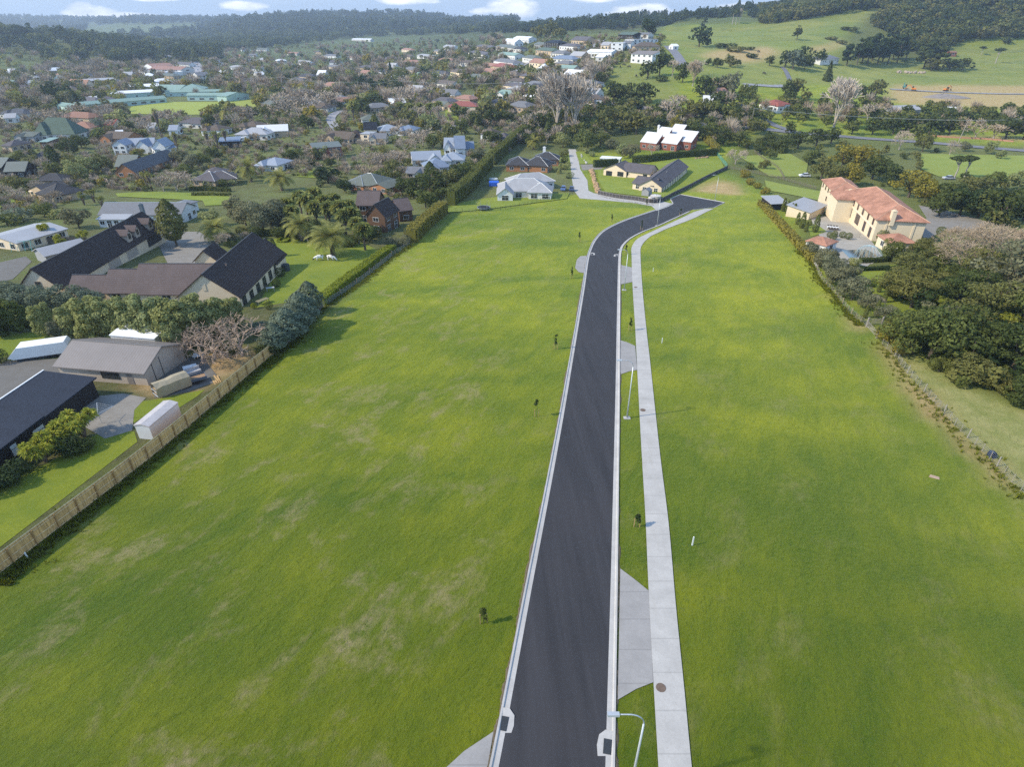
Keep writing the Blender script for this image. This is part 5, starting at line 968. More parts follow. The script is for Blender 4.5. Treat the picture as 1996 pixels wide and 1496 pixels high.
('bare',640,215,14,'',1.3),('bare',610,222,13,'',1.4),('bare',580,225,13,'',1.4),('bare',560,228,12,'',1.3),('bare',545,215,12,'pink',1.3),('bare',600,205,13,'',1.3),('bare',520,225,8,'',1.2),('bare',195,135,16,'tan',1.3),('bare',215,138,14,'tan',1.3),('bare',180,140,14,'',1.3),('bare',155,150,12,'tan',1.3),('bare',85,195,12,'tan',1.2),
('cone',1204,240,3,'dark',1)]
T=[(t[0],t[1],t[2],t[3]*1.32 if t[1]>180 else t[3]*1.12,t[4],t[5]*1.12) if t[0]=='lump' else ((t[0],t[1],t[2],t[3],t[4],t[5]*1.2) if t[0]=='fanpalm' else t) for t in T]
T=[(t[0],t[1],t[2],t[3]*rnd.uniform(.68,1.2),rnd.choice([t[4],t[4],'mid','olive','grey','olive','mid','dark']),t[5]*rnd.uniform(.85,1.05)) if t[1]>1730 and t[2]>490 and t[0] in('spread','round') else ((t[0],t[1],t[2],t[3]*1.12,t[4],t[5]) if t[0]=='phoenix' else t) for t in T]
T=[t for t in T if not(t[0]=='column' and t[3]==2) and not(t[0]=='cone' and t[3]==3 and t[1]==1204)]
for kd,x,y,h,c,w in T:
    if kd in('bare','fanbare','pinkbare') and c=='pink': kd='pinkbare' if 0 else kd; c=''
    tree(kd,x,y,h,c,w)
for x,y,h in ((575,452,8),(620,446,8.5),(590,425,9),(645,447,8.5),(676,462,8),(700,476,7.5),(618,418,9),(684,440,8),(548,446,7)): tree('fanpalm',x,y,h,'fan',1.15)
for x,y,h,c in ((560,462,3,'dark'),(585,468,2.6,'olive'),(620,470,2.8,'dark'),(636,478,2.2,'olive'),(668,480,2.8,'dark'),(690,480,2.5,'mid'),(712,470,3,'dark'),(728,462,3,'dark'),(545,464,2.4,'mid'),(500,464,2.6,'dark'),(476,462,2.6,'olive'),(455,470,2.2,'grey'),(608,455,3.5,'dark'),(580,445,3.5,'deep'),(650,462,3.2,'deep')): tree('shrub',x,y,h*1.2,c,1.3)
# clipped cypress columns and balls at the mansion
for i,(x,y,h) in enumerate([(1526,412,4.2),(1533,416,4.0),(1541,420,3.8),(1546,422,4.0),(1553,438,3.6),(1562,445,4.6),(1588,453,5.0),(1570,452,3)]):
    tree('column',x,y,h,'mid',1.15)
for x,y,s in [(1616,463,1.6),(1623,468,1.9),(1626,461,1.6),(1641,464,1.8),(1653,467,1.9),(1577,440,1.4),(1716,470,3.4),(1832,460,2.6)]: tree('ball',x,y,s,'mid',1)
# ------------------------------------------------------------------ scattered suburban trees
def clear(x,y,r,blds=False):
    for u in (BL if blds else USED):
        if len(u)==6:
            c,s=cos(-u[5]),sin(-u[5]); dx,dy=x-u[0],y-u[1]; lx=dx*c-dy*s; ly=dx*s+dy*c
            if abs(lx)<u[3]/2+r and abs(ly)<u[4]/2+r: return False
        elif hypot(x-u[0],y-u[1])<r+u[2]*.6: return False
    return True
AV=[[(1795,415),(1930,420),(1925,450),(1795,470)],[(1440,300),(1580,300),(1575,350),(1490,350)],[(1780,296),(2000,300),(2000,350),(1830,348)],[(1090,300),(1165,300),(1165,400),(1090,400)],[(240,190),(505,188),(505,220),(330,228),(250,228)],[(640,215),(672,215),(665,262),(630,262)],[(860,228),(930,210),(935,180),(900,175),(870,200)],[(370,112),(398,112),(402,165),(320,170)],[(1292,85),(1335,85),(1340,130),(1300,130)],[(500,465),(770,465),(640,610),(500,600)],[(205,372),(460,372),(460,402),(205,402)],[(875,375),(1170,375),(1170,420),(860,425)],[(995,112),(1055,112),(1055,145),(995,145)]]
MIX=['round']*9+['spread']*3+['bare']*12+['fanpalm']*1+['shrub']*5+['egg','cone','tallpalm']
CM=['dark']*2+['mid']*4+['olive']*6+['lime']*2+['grey']*3+['yellow','gold']
BL=[u for u in USED if len(u)==6]
def scatter(poly,n,ylo,yhi,hh,lodf=None,stuff=None,mix=MIX,cm=CM,tries=30,rr=.16):
    xs=[p[0] for p in poly]; ysx=[p[1] for p in poly]; k=0
    for _ in range(n*tries):
        if k>=n: break
        x=rnd.uniform(min(xs),max(xs)); y=rnd.uniform(max(ylo,min(ysx)),min(yhi,max(ysx)))
        if not inpoly(np.array([x]),np.array([y]),poly)[0] or any(inpoly(np.array([x]),np.array([y]),a)[0] for a in AV): continue
        p=P(x,y); kd=rnd.choice(mix); h=rnd.uniform(*hh); 
        if kd=='shrub': h*=.45
        if x>985 and y<130 and stuff is not None: h*=.5
        r=h*rr
        # keep the sight line onto the roofs in front open
        if not clear(p.x,p.y,r,stuff is not None and hh[1]<8.5): continue
        dn=max(6,h*1.5)
        if stuff is not None and h>3.2 and not clear(p.x*(1+dn*.5/p.y),p.y+dn*.5,r*.5,True): h*=.42
        elif kd in('round','spread','bare') and not clear(p.x,p.y+4,r*.5): h*=.7
        c='' if kd=='bare' else ('fan' if kd in('fanpalm','tallpalm') else rnd.choice(cm))
        if kd=='bare' and rnd.random()<.45: c='tan'
        if stuff is None: tree(kd,x,y,h,c,rnd.uniform(.95,1.25))
        else:
            stuff.append((kd,p.x,p.y,p.z,h,c,rnd.uniform(1,1.35))); USED.append((p.x,p.y,h*.16))
        k+=1
SUB=[(-20,150),(300,100),(500,95),(700,85),(985,70),(1200,60),(1292,60),(1296,110),(1195,128),(1165,200),(1100,262),(1000,262),(935,330),(860,372),(780,380),(700,395),(560,300),(0,300)]
near_poly=[(-15,430),(-15,255),(560,255),(940,262),(1000,300),(900,340),(820,395),(690,385),(600,345),(450,350),(330,385),(180,370),(100,425)]
scatter(near_poly,85,215,430,(4,7.5))
scatter(SUB,190,150,262,(6,11))
ntree=NT_[0]
FAR=[]
scatter(SUB,2100,72,215,(7,13),stuff=FAR,rr=.15)
scatter([(940,52),(1290,52),(1290,112),(1190,128),(1100,130),(960,105)],300,52,130,(4,8),stuff=FAR,rr=.14)
scatter([(-20,92),(500,92),(500,135),(-20,150)],160,92,150,(8,13),stuff=FAR)
scatter([(1390,200),(1560,190),(1760,215),(2000,222),(2000,262),(1700,258),(1500,240),(1400,245)],170,195,262,(6,10),stuff=FAR,mix=['spread']*3+['bare'],cm=['dark','mid','olive'])
UND=[]
UM=['shrub','shrub','shrub','round','bare','bare']
scatter(near_poly,1500,205,420,(2.2,4.6),stuff=UND,mix=UM,rr=.1)
scatter(SUB,3600,75,262,(3,6.5),stuff=UND,mix=UM,rr=.1)
scatter([(1180,200),(1300,215),(1490,240),(1490,262),(1400,290),(1350,262),(1250,245),(1170,280),(1130,280),(1040,290),(1010,285),(1010,200)],260,195,295,(4,9),stuff=UND,mix=['spread','round','round','bare'],cm=['dark','mid','olive','deep'],rr=.12)
scatter([(1480,265),(1700,290),(1996,330),(1996,800),(1860,760),(1790,690),(1740,640),(1720,540),(1820,470),(1800,430),(1700,370),(1600,368),(1575,330),(1490,330)],230,262,790,(2.5,5.5),stuff=UND,mix=['spread','shrub','round'],cm=['dark','mid','olive','deep'],rr=.1)
# far merged woods, built from low crowns
_low={}
def lowproto(kind,c,v):
    k=(kind,v)
    if k not in _low:
        g=np.random.default_rng(v+sum(map(ord,kind)))
        if kind in('bare','fanbare'):
            n=220; d=g.normal(0,1,(n,3)); d/=np.linalg.norm(d,axis=1)[:,None]; C_=d*np.array([.36,.36,.36])*g.uniform(.3,1,(n,1))+np.array([0,0,.62])
            V_=[]; 
            for q,dd in zip(C_,d):
                t=Vector(dd+np.array([0,0,.8])).normalized(); s=t.cross(Vector(g.normal(0,1,3))).normalized(); q=Vector(q); l=.13; w=.013; V_+=[q-t*l-s*w,q-t*l+s*w,q+t*l+s*w*.5,q+t*l-s*w*.5]
            _low[k]=np.array([tuple(p) for p in V_])
        else:
            nl=7; L_=[(g.uniform(-.22,.22),g.uniform(-.22,.22),g.uniform(.4,.78),g.uniform(.15,.24),g.uniform(.15,.24),g.uniform(.14,.22)) for _ in range(nl)]+[(0,0,.45,.25,.25,.3)]
            if kind in('pine','cone','egg'): L_=[(0,0,.25,.26,.26,.2),(.03,0,.45,.21,.2,.18),(0,.03,.65,.15,.15,.17),(0,0,.84,.09,.09,.15)]
            C_,N_=lobes_pts(L_,130,g); _low[k]=leaves(C_,N_,np.full(len(C_),.075),g=g)
    return _low[k]
def merged(items,name,label,dead='tan'):
    by={}
    for kd,x,y,z,h,c,w in items: by.setdefault('TW'+c if kd=='bare' else c,[]).append((kd,x,y,z,h,w))
    Vs=[];mi=[];ms=[]
    for c,l in sorted(by.items()):
        ms.append((TWIGB if c=='TWtan' else TWIG) if c.startswith('TW') else LM(c))
        for kd,x,y,z,h,w in l:
            V_=lowproto(kd,c,rnd.randint(0,5)); a=rnd.uniform(0,6.3); ca,sa=cos(a),sin(a)
            q=np.stack([(V_[:,0]*ca-V_[:,1]*sa)*h*w+x,(V_[:,0]*sa+V_[:,1]*ca)*h*w+y,V_[:,2]*h+z-.4],1); Vs.append(q); mi+= [len(ms)-1]*(len(q)//4)
    V_=np.concatenate(Vs); me=arr_mesh(name,V_,len(V_)//4,ms,mi=mi); o=link(name,me); tag(o,label,None,None,'stuff'); return o
merged(UND,'undergrowth','mixed garden shrubs and scrub filling the ground between the trees')
merged(FAR,'suburb_trees','dense mixed evergreen and bare trees filling the distant suburb')
def wood(poly,n,hh,cm,mix,name,label,D=(700,5000),ex=None):
    it=[]; xs=[p[0] for p in poly]; ysx=[p[1] for p in poly]; k=0; t=0
    while k<n and t<n*12:
        t+=1; Y=math.exp(rnd.uniform(math.log(D[0]),math.log(D[1]))) if D[1]/D[0]>3 else rnd.uniform(*D)
        x=(rnd.uniform(min(xs),max(xs))-998)/1359*Y; z=zz(x,Y); a,b=proj(x,Y,z)
        if not inpoly(np.array([a]),np.array([b]),poly)[0] or (ex and inpoly(np.array([a]),np.array([b]),ex)[0]): continue
        if any(len(u)==6 and hypot(u[0]-x,u[1]-Y)<u[2]+5 for u in USED): continue
        it.append((rnd.choice(mix),x,Y,z,rnd.uniform(*hh),rnd.choice(cm),rnd.uniform(1.1,1.5))); k+=1
    return merged(it,name,label)
wood([(-400,45),(60,48),(150,55),(330,92),(430,95),(430,120),(200,131),(88,126),(88,105),(-400,100)],900,(16,28),['deep','dark','deep','mid'],['round','pine','round'],'wooded_hill_trees','dark forest covering the low hill on the far left',(900,1900))
wood([(300,60),(400,100),(520,95),(700,72),(1000,64),(1000,40),(400,40)],2400,(12,22),['deep','dark','mid'],['round','pine','round','round'],'valley_woods','dark bush filling the valley behind the suburb',(1300,2900))
wood([(-400,34),(400,30),(1010,12),(1010,60),(700,70),(380,90),(120,60),(-400,60)],3600,(18,36),['deep','dark','deep'],['round','round','pine'],'far_hill_woods','blue distant forest on the far hills',(2300,5400),[(170,50),(400,45),(385,60),(300,68),(220,72),(165,68)])
wood([(930,20),(1480,20),(1480,53),(1290,55),(1200,58),(930,66)],1300,(10,18),['deep','deep','dark'],['pine','round'],'ridge_pine_woods','dark line of pines along the middle ridge',(1150,1750))
wood([(1480,45),(1490,-10),(1760,-80),(2300,-300),(2300,72),(1996,75),(1900,78),(1790,110),(1745,72),(1700,52),(1725,15),(1600,33),(1500,48)],7600,(9,17),['dark','deep','mid','olive','dark'],['round','round','round','pine','round','round'],'hillside_bush','dark native bush covering the steep right hand hill',(560,1500))
# ------------------------------------------------------------------ hedges
def hedge(label,line,w,h,col,name='hedge',dens=1.0,rough=.22,core=True,cat='hedge'):
    L_=smoothline(PP(line),4); g=np.random.default_rng(len(label)); C_=[];N_=[]; mb=MB()
    tot=sum((L_[i+1]-L_[i]).length for i in range(len(L_)-1)); q=.2 if L_[0].y<200 else .38
    n=int(tot*(w+2*h)*1.4*dens/(q*q)*.5); n=min(n,26000)
    cum=[0]
    for i in range(len(L_)-1): cum.append(cum[-1]+(L_[i+1]-L_[i]).length)
    for k in range(n):
        s=g.uniform(0,tot); i=min(len(L_)-2,int(np.searchsorted(cum,s))-1 if s>0 else 0); i=max(i,0); f=(s-cum[i])/max(1e-6,cum[i+1]-cum[i])
        p=L_[i].lerp(L_[i+1],f); d=(L_[i+1]-L_[i]).normalized(); nn=Vector((-d.y,d.x)); u=g.uniform(0,w+2*h)
        bul=1+rough*math.sin(s*1.3+len(label))*.5+rough*math.sin(s*3.1)*.4
        if u<h: o=-w/2*bul; z=u; nv=(-nn.x,-nn.y,.25)
        elif u<h+w: o=(u-h-w/2)*bul; z=h*(1+.12*rough*math.sin(s*2.3)*2); nv=(0,0,1)
        else: o=w/2*bul; z=u-h-w; nv=(nn.x,nn.y,.25)
        x=p.x+nn.x*o; y=p.y+nn.y*o; C_.append((x,y,zz(p.x,p.y)+z)); N_.append(nv)
    C_=np.array(C_); C_+=g.normal(0,rough*.35,C_.shape); V_=leaves(C_,np.array(N_),np.full(n,q),g=g)
    o0=Vector((L_[0].x,L_[0].y,zz(L_[0].x,L_[0].y))); V_-=np.array(o0)
    # solid inner body
    B=[];Fc=[]
    for i,p in enumerate(L_):
        d=(L_[min(i+1,len(L_)-1)]-L_[max(i-1,0)]).normalized(); nn=Vector((-d.y,d.x))
        for a,z in ((-.42,-.3),(-.42,h*.93),(.42,h*.93),(.42,-.3)): B.append((p.x+nn.x*a*w-o0.x,p.y+nn.y*a*w-o0.y,zz(p.x,p.y)+z-o0.z))
    for i in range(len(L_)-1):
        for k in range(4): Fc.append((i*4+k,i*4+(k+1)%4,i*4+4+(k+1)%4,i*4+4+k))
    Fc+=[(0,1,2,3),tuple(len(B)-4+k for k in range(4))]
    nb=len(B); faces=Fc+[tuple(nb+4*i+k for k in range(4)) for i in range(n)]
    me=bpy.data.meshes.new('hedge'); me.from_pydata(B+[tuple(v) for v in V_],[],faces); me.materials.append(LM(col)); me.update()
    ob=link(name,me,None,o0); tag(ob,label,cat); return ob
hedge('bright green clipped hedge sweeping beside the cow lawn',[(625,596),(660,565),(700,535),(735,508),(765,488)],2.1,1.5,'hedge',rough=.08)
hedge('tall golden-topped hedge running up to the trampoline lawn',[(802,474),(822,452),(845,432),(865,415)],3.0,3.6,'gold')
hedge('very tall dark green hedge between the blue houses and the white house',[(880,402),(912,375),(935,348),(955,325)],3.2,5.2,'mid')
hedge('far end of the tall hedge beside the dark hip-roofed house',[(958,322),(985,298),(1008,276),(1024,262)],3.2,5.5,'mid')
hedge('long clipped dark hedge behind the cream courtyard house',[(1232,318),(1262,316),(1300,311),(1350,306),(1398,303)],1.8,3.0,'dark',rough=.08)
hedge('square clipped hedge in front of the white carport',[(1157,326),(1180,325),(1203,323)],2.2,3.0,'dark',rough=.06)
hedge('tan-sided tall hedge at the far corner of the sawtooth house',[(1398,298),(1388,288),(1378,278),(1370,272)],1.8,3.4,'gold',rough=.1)
hedge('low hedge along the villa back lawn',[(375,382),(410,382),(450,383)],1.2,1.2,'mid',rough=.1)
hedge('low grey hedge in front of the villa back lawn hedge',[(370,372),(405,372),(450,374)],1.2,1.5,'dark',rough=.15)
hedge('dark hedge behind the cow lawn garden beds',[(490,458),(530,460),(580,462),(620,463)],1.6,1.6,'deep',rough=.15)
hedge('low dark hedge below the mansion pool',[(1676,512),(1705,511),(1735,509)],1.2,1.0,'dark',rough=.06)
hedge('second low dark hedge below the mansion pool',[(1678,528),(1705,527),(1735,526)],1.0,.8,'deep',rough=.06)
hedge('vine-covered white garden wall along the mansion boundary',[(1481,399),(1501,420),(1523,444),(1550,474),(1573,499),(1592,516)],1.7,1.6,'gold',rough=.3)
hedge('bright hedge climbing beside the hilltop lawn',[(945,112),(955,100),(968,90)],3,3.5,'mid')
hedge('dark hedge beside the steep bright lawn',[(848,118),(862,110),(876,101)],2.5,3,'deep')
hedge('long dark hedge on the country road edge',[(1475,282),(1500,290),(1530,300)],2.5,3,'dark',rough=.3)
for x,y in ((500,474),(612-62,473)):
    s=hedge(f"{'left' if x==500 else 'right'} square of low box hedge on the cow lawn edge",[(x-8,y),(x+9,y),(x+12,y-6),(x-3,y-6),(x-8,y)],.5,.5,'hedge',rough=.05)
# ------------------------------------------------------------------ fences
def along(line,step):
    L_=smoothline(line,4); out=[]; acc=0
    out.append((L_[0],(L_[1]-L_[0]).normalized()))
    for i in range(len(L_)-1):
        seg=(L_[i+1]-L_[i]).length; d=(L_[i+1]-L_[i]).normalized(); t=step-acc
        while t<=seg: out.append((L_[i]+d*t,d)); t+=step
        acc=(acc+seg)%step
    return out
def paling(label,line,h,mat,postm,step=2.4,side=-1,posts=True,name='timber_fence',railm=None,bw=.15):
    pts=PP(line); o0=pts[0]; o=thing(name,label,'fence',o0); A=along(pts,bw); mb=MB(); g=random.Random(5)
    for p,d in A:
        z=zz(p.x,p.y); a=atan2(d.y,d.x); hh=h+g.uniform(-.02,.02)
        mb.box(-bw*.48,bw*.48,-.012+g.uniform(-.004,.004),.012,z-o0.z-.05,z-o0.z+hh,0,a,(p.x-o0.x,p.y-o0.y))
    link('palings',mb.mesh('palings',mat),o)
    B=along(pts,step); n=side
    for k,rz_ in enumerate((.3,h*.5,h-.22)):
        mb=MB()
        for i in range(len(B)-1):
            (p,d),(q,_)=B[i],B[i+1]; e=(q-p); a=atan2(e.y,e.x); nn=Vector((-sin(a),cos(a)))*n*.06
            z1,z2=zz(p.x,p.y),zz(q.x,q.y)
            mb.tube([(p.x+nn.x-o0.x,p.y+nn.y-o0.y,z1-o0.z+rz_),(q.x+nn.x-o0.x,q.y+nn.y-o0.y,z2-o0.z+rz_)],.05,4)
        link('rail',mb.mesh('rail',railm or postm),o)
    mb=MB()
    for i in range(len(B)-1):
        p,q=B[i][0],B[i+1][0]; mb.tube([(p.x-o0.x,p.y-o0.y,zz(p.x,p.y)-o0.z+h+.04),(q.x-o0.x,q.y-o0.y,zz(q.x,q.y)-o0.z+h+.04)],.07,4)
    link('cap_rail',mb.mesh('cap_rail',railm or postm),o)
    pm=boxmesh('post',.13,.13,h+.1,postm,-.1)
    for p,d in B[:98]:
        a=atan2(d.y,d.x); nn=Vector((-sin(a),cos(a)))*n*.11; link('post',pm,o,(p.x+nn.x-o0.x,p.y+nn.y-o0.y,zz(p.x,p.y)-o0.z),a)
    return o
def palmat(name,c):
    m,t=newmat(name,.9,.15); o=t.obj(); r=t.mapping(o,(2.2,2.2,.15)); n=t.noise(r,3.2,2,.6); n2=t.noise(o,.35,3,.6); n3=t.noise(t.mapping(o,(9,9,.6)),2,2,.7)
    g=t.mix(t.ramp(n,.35,.65),sm(c,.62),sm(c,1.35)); g=t.mix(t.math('MULTIPLY',t.ramp(n2,.4,.7),.5),g,(c[0]*.8,c[1]*.85,c[2]*.95)); t.col(t.mix(t.math('MULTIPLY',n3,.4),g,sm(c,.6))); return m
PAL=palmat('treated pine palings',(.66,.40,.155)); PALG=palmat('weathered grey palings',(.17,.14,.11)); BLACKF=palmat('black stained palings',(.055,.052,.05))
paling('long new timber paling fence in the left foreground',LFENCE[:6],1.95,PAL,palmat('rough pine posts',(.46,.27,.105)),railm=palmat('pale pine rails',(.74,.50,.25)),side=-1)
paling('old dark paling fence past the blue-green conifers',LFENCE[5:8],1.3,PALG,OLDT,step=1.8,side=-1)
paling('dark vertical board fence round the cream courtyard house',[(1166,379),(1200,386),(1240,391),(1281,396),(1320,378),(1370,352),(1418,329)],1.35,BLACKF,plain('grey fence posts',(.22,.20,.19)),step=1.5,side=-1,bw=.3)
paling('pale slatted garden fence behind the dark hip-roofed house',[(138,338),(160,343),(185,350),(211,356)],1.5,palmat('faded slats',(.40,.34,.30)),OLDT,step=1.6,side=-1,bw=.35)
paling('grey garden fence behind the swing frame',[(22,485),(60,480),(110,475),(150,473)],1.6,PALG,OLDT,step=2.4)
paling('low brown fence behind the villa garden hedge',[(213,368),(245,370),(280,372)],1.2,PALG,OLDT,step=2.4)
paling('tan fence beside the street beyond the bare trees',[(845,190),(870,192),(900,190)],1.8,palmat('tan palings',(.45,.36,.24)),OLDT,step=3,bw=.4)
def postrail(label,line,h,n_w,step,post,wirem,name='wire_fence',r=.05,wr=.012,big=0,bigm=None,cat='fence'):
    pts=PP(line); o0=pts[0]; o=thing(name,label,cat,o0); B=along(pts,step)
    me=MB(); me.tube([(0,0,-.1),(0,0,h)],r,6); pm=me.mesh('post',post); mb_=MB(); mb_.tube([(0,0,-.1),(0,0,h+.25)],r*1.9,6); pb=mb_.mesh('post',bigm or post)
    for i,(p,d) in enumerate(B[:98]):
        l=rnd.uniform(-.05,.05); q=link('post',pb if big and i%big==0 else pm,o,(p.x-o0.x,p.y-o0.y,zz(p.x,p.y)-o0.z)); q.rotation_euler=(l,rnd.uniform(-.05,.05),rnd.uniform(0,3))
    for k in range(n_w):
        mb=MB(); z=h*(k+.7)/(n_w+.2); mb.tube([(p.x-o0.x,p.y-o0.y,zz(p.x,p.y)-o0.z+z) for p,d in B],wr,4); link('wire' if wr<.03 else 'rail',mb.mesh('wire',wirem),o)
    return o
GREYP=plain('silvered posts',(.30,.27,.225),.9,.25,3)
postrail('farm wire fence with pale posts along the right edge of the field',RFENCE[:9],1.15,5,1.5,GREYP,STEEL,big=4,r=.035,wr=.009)
postrail('farm wire fence beside the grey-green trees on the right',RFENCE[9:15],1.1,5,1.9,plain('tan posts',(.34,.26,.18)),STEEL,big=3,r=.04,wr=.01)
postrail('post and wire fence below the clipped bright hedge',LFENCE[7:10],1.2,6,1.2,OLDT,STEEL,big=6,r=.05)
postrail('post and wire fence from the hedge end to the old hedge',LFENCE[9:11],1.3,5,1.8,OLDT,STEEL,big=0)
postrail('green mesh fence along the lawn of the white tiled house',[(876,412),(935,414),(985,408),(1040,396),(1090,386),(1121,379)],1.2,6,2.2,DKSTEEL,plain('green mesh wire',(.12,.17,.12)),r=.035,wr=.014)
postrail('green netting fence at the corner of the courtyard lawn',[(1396,301),(1405,313),(1417,327)],1.8,10,3,plain('teal netting',(.10,.30,.24)),plain('teal net wire',(.10,.30,.24)),r=.05,wr=.03)
postrail('dark post and rail fence past the end of the street',[(1418,328),(1470,338),(1530,352),(1600,372)],1.2,3,3,OLDT,OLDT,name='rail_fence',r=.09,wr=.05)
postrail('dark rail fence crossing the sunny paddock',[(1470,296),(1490,312),(1515,328),(1530,352)],1.2,3,3,OLDT,OLDT,name='rail_fence',r=.09,wr=.05)
postrail('pale terrace railing in front of the mansion',[(1600,456),(1650,462),(1680,464)],1.0,4,2.4,OLDT,OLDT,name='railing',r=.03,wr=.015)
postrail('short rail fence disappearing into the right hand trees',[(1940,690),(1970,694),(2010,700)],1.2,3,2.5,GREYP,GREYP,name='rail_fence',r=.08,wr=.05)
# white garden wall by the mansion
def wallx(label,line,h,w,mat,name='garden_wall'):
    pts=PP(line); L_=smoothline(pts,3); o0=pts[0]; V_=[];F_=[]
    for i,p in enumerate(L_):
        d=(L_[min(i+1,len(L_)-1)]-L_[max(i-1,0)]).normalized(); n=Vector((-d.y,d.x))*w/2; z=zz(p.x,p.y)-o0.z
        V_+=[(p.x-n.x-o0.x,p.y-n.y-o0.y,z-.4),(p.x-n.x-o0.x,p.y-n.y-o0.y,z+h),(p.x+n.x-o0.x,p.y+n.y-o0.y,z+h),(p.x+n.x-o0.x,p.y+n.y-o0.y,z-.4)]
    for i in range(len(L_)-1):
        for k in range(4): F_.append((i*4+k,i*4+4+k,i*4+4+(k+1)%4,i*4+(k+1)%4))
    F_+=[(0,1,2,3),tuple(len(V_)-1-k for k in range(4))]
    me=bpy.data.meshes.new('wall'); me.from_pydata(V_,[],F_); me.materials.append(mat); me.update(); o=link(name,me,None,o0); tag(o,label,'wall'); return o
wallx('low white garden wall between the field and the mansion',[(1478,396),(1498,420),(1520,445),(1548,476),(1570,500),(1592,520)],.75,.25,plain('stained white wall',(.45,.43,.38),.85,.25,1.2))
wallx('orange safety barrier along the road works',[(1817,266),(1860,269),(1920,272),(1975,277)],.8,.06,plain('orange mesh',(.40,.20,.13)),'safety_barrier')
def gate(label,a,b,h,mat):
    p,q=P(*a),P(*b); o=thing('farm_gate',label,'gate',p,atan2(q.y-p.y,q.x-p.x)); L_=(q-p).length; dz=q.z-p.z
    for x in (0,L_): link('gate_post',boxmesh('gate_post',.22,.22,h+.35,mat,-.1),o,(x,0,dz*x/L_))
    mb=MB()
    for k in range(5): z=.25+k*(h-.3)/4; mb.tube([(.15,0,z),(L_-.15,0,z+dz)],.035,4)
    for x in (.15,L_/2,L_-.15): mb.tube([(x,0,.2+dz*x/L_),(x,0,h+dz*x/L_)],.035,4)
    mb.tube([(.15,0,.25),(L_-.15,0,h+dz)],.03,4); link('gate_leaf',mb.mesh('gate_leaf',mat),o)
gate('open farm gate along the right field fence',(1688,638),(1708,660),1.2,GREYP); gate('second farm gate set across the garden track',(1690,634),(1718,633),1.2,GREYP)
# rough grass along the boundaries and scattered tufts; ragged soil beside the kerbs
def rough():
    g=np.random.default_rng(77); P0=[]
    for line,w,n,sd in ((LFENCE[:6],1.6,2000,1),(LFENCE[5:11],1.4,900,1),(RFENCE[:9],1.8,260,0),(RFENCE[9:15],1.6,800,0)):
        L_=smoothline(PP(line),4)
        for _ in range(n):
            i=g.integers(0,len(L_)-1); q=L_[i].lerp(L_[i+1],g.random()); d=(L_[i+1]-L_[i]).normalized(); o=abs(g.normal(0,w*.5))*(-1 if g.random()<.8 else 1)*(1 if sd else 1)+(-.15)
            s=Vector((-d.y,d.x)); P0.append((q.x+s.x*o*(1 if sd else -1),q.y+s.y*o*(1 if sd else -1),g.uniform(.12,.38)))
    for _ in range(0):
        y=g.uniform(18,150); x=g.uniform(-45,75)
        a,b=proj(x,y,-SL*y)
        if inpoly(np.array([a]),np.array([b]),FIELDPX)[0] and not inpoly(np.array([a]),np.array([b]),STREETPX)[0] and math.sin(x*.31+y*.17)+math.sin(y*.23-x*.12)+g.uniform(-1,1)>.9: P0.append((x,y,g.uniform(.06,.2)))
    C_=[];mi=[]
    n=len(P0); A=np.array(P0); z=zm(A[:,0],A[:,1]); V_=[]
    for k in range(7):
        a=g.uniform(0,2*pi,n); l=A[:,2]*g.uniform(.7,1.3,n); r=g.uniform(.02,.16,n); bx=A[:,0]+np.cos(a)*r; by=A[:,1]+np.sin(a)*r; w=g.uniform(.03,.07,n); lx=np.cos(a)*l*.7; ly=np.sin(a)*l*.7
        px_=-np.sin(a)*w; py_=np.cos(a)*w
        V_.append(np.stack([np.stack([bx-px_,by-py_,z-.02],1),np.stack([bx+px_,by+py_,z-.02],1),np.stack([bx+lx+px_*.5,by+ly+py_*.5,z+l],1),np.stack([bx+lx-px_*.5,by+ly-py_*.5,z+l],1)],1).reshape(-1,3))
    V_=np.concatenate(V_); o=link('rough_grass',arr_mesh('rough_grass',V_,len(V_)//4,leafmat('rank grass',(.09,.125,.008),(.20,.20,.02)))); tag(o,'rank grass tufts along the fences and through the field',None,None,'stuff')
FIELDPX=[(0,1125),(534,695),(700,555),(868,422),(1130,382),(1500,410),(1700,660),(1840,800),(1996,960),(1996,1496),(0,1496)]
STREETPX=[(860,1496),(1090,815),(1120,560),(1140,480),(1200,430),(1320,370),(1420,395),(1270,460),(1255,520),(1290,860),(1360,1496)]
rough()
def soil(line,side,off,label):
    g=random.Random(3); L_=[p for p in line]; pts=[]
    for i in range(len(L_)-1):
        for k in range(6): pts.append((L_[i].lerp(L_[i+1],k/6),(L_[i+1]-L_[i]).normalized()))
    V_=[];F_=[]; w=.2
    for p,d in pts:
        q=Vector((-d.y,d.x))*side; w=max(.02,min(.26,w+g.uniform(-.12,.11)))
        for o,z in ((off-.02,.06),(off+w*.5,.05+g.uniform(0,.03)),(off+w,.008)): r=p+q*o; V_.append((r.x,r.y,-SL*r.y+z))
    for i in range(len(pts)-1):
        for k in range(2): F_.append((i*3+k,i*3+k+1,i*3+k+4,i*3+k+3))
    me=bpy.data.meshes.new('soil_edge'); me.from_pydata(V_,[],F_); me.materials.append(plain('dark crumbly soil',(.12,.095,.06),.95,.4,6,bump=.03)); me.update(); tag(struct('soil_edge',me),label)
soil(Lw,1,.6,'ragged soil along the back of the left kerb'); soil(Rw,-1,.6,'ragged soil along the back of the right kerb')
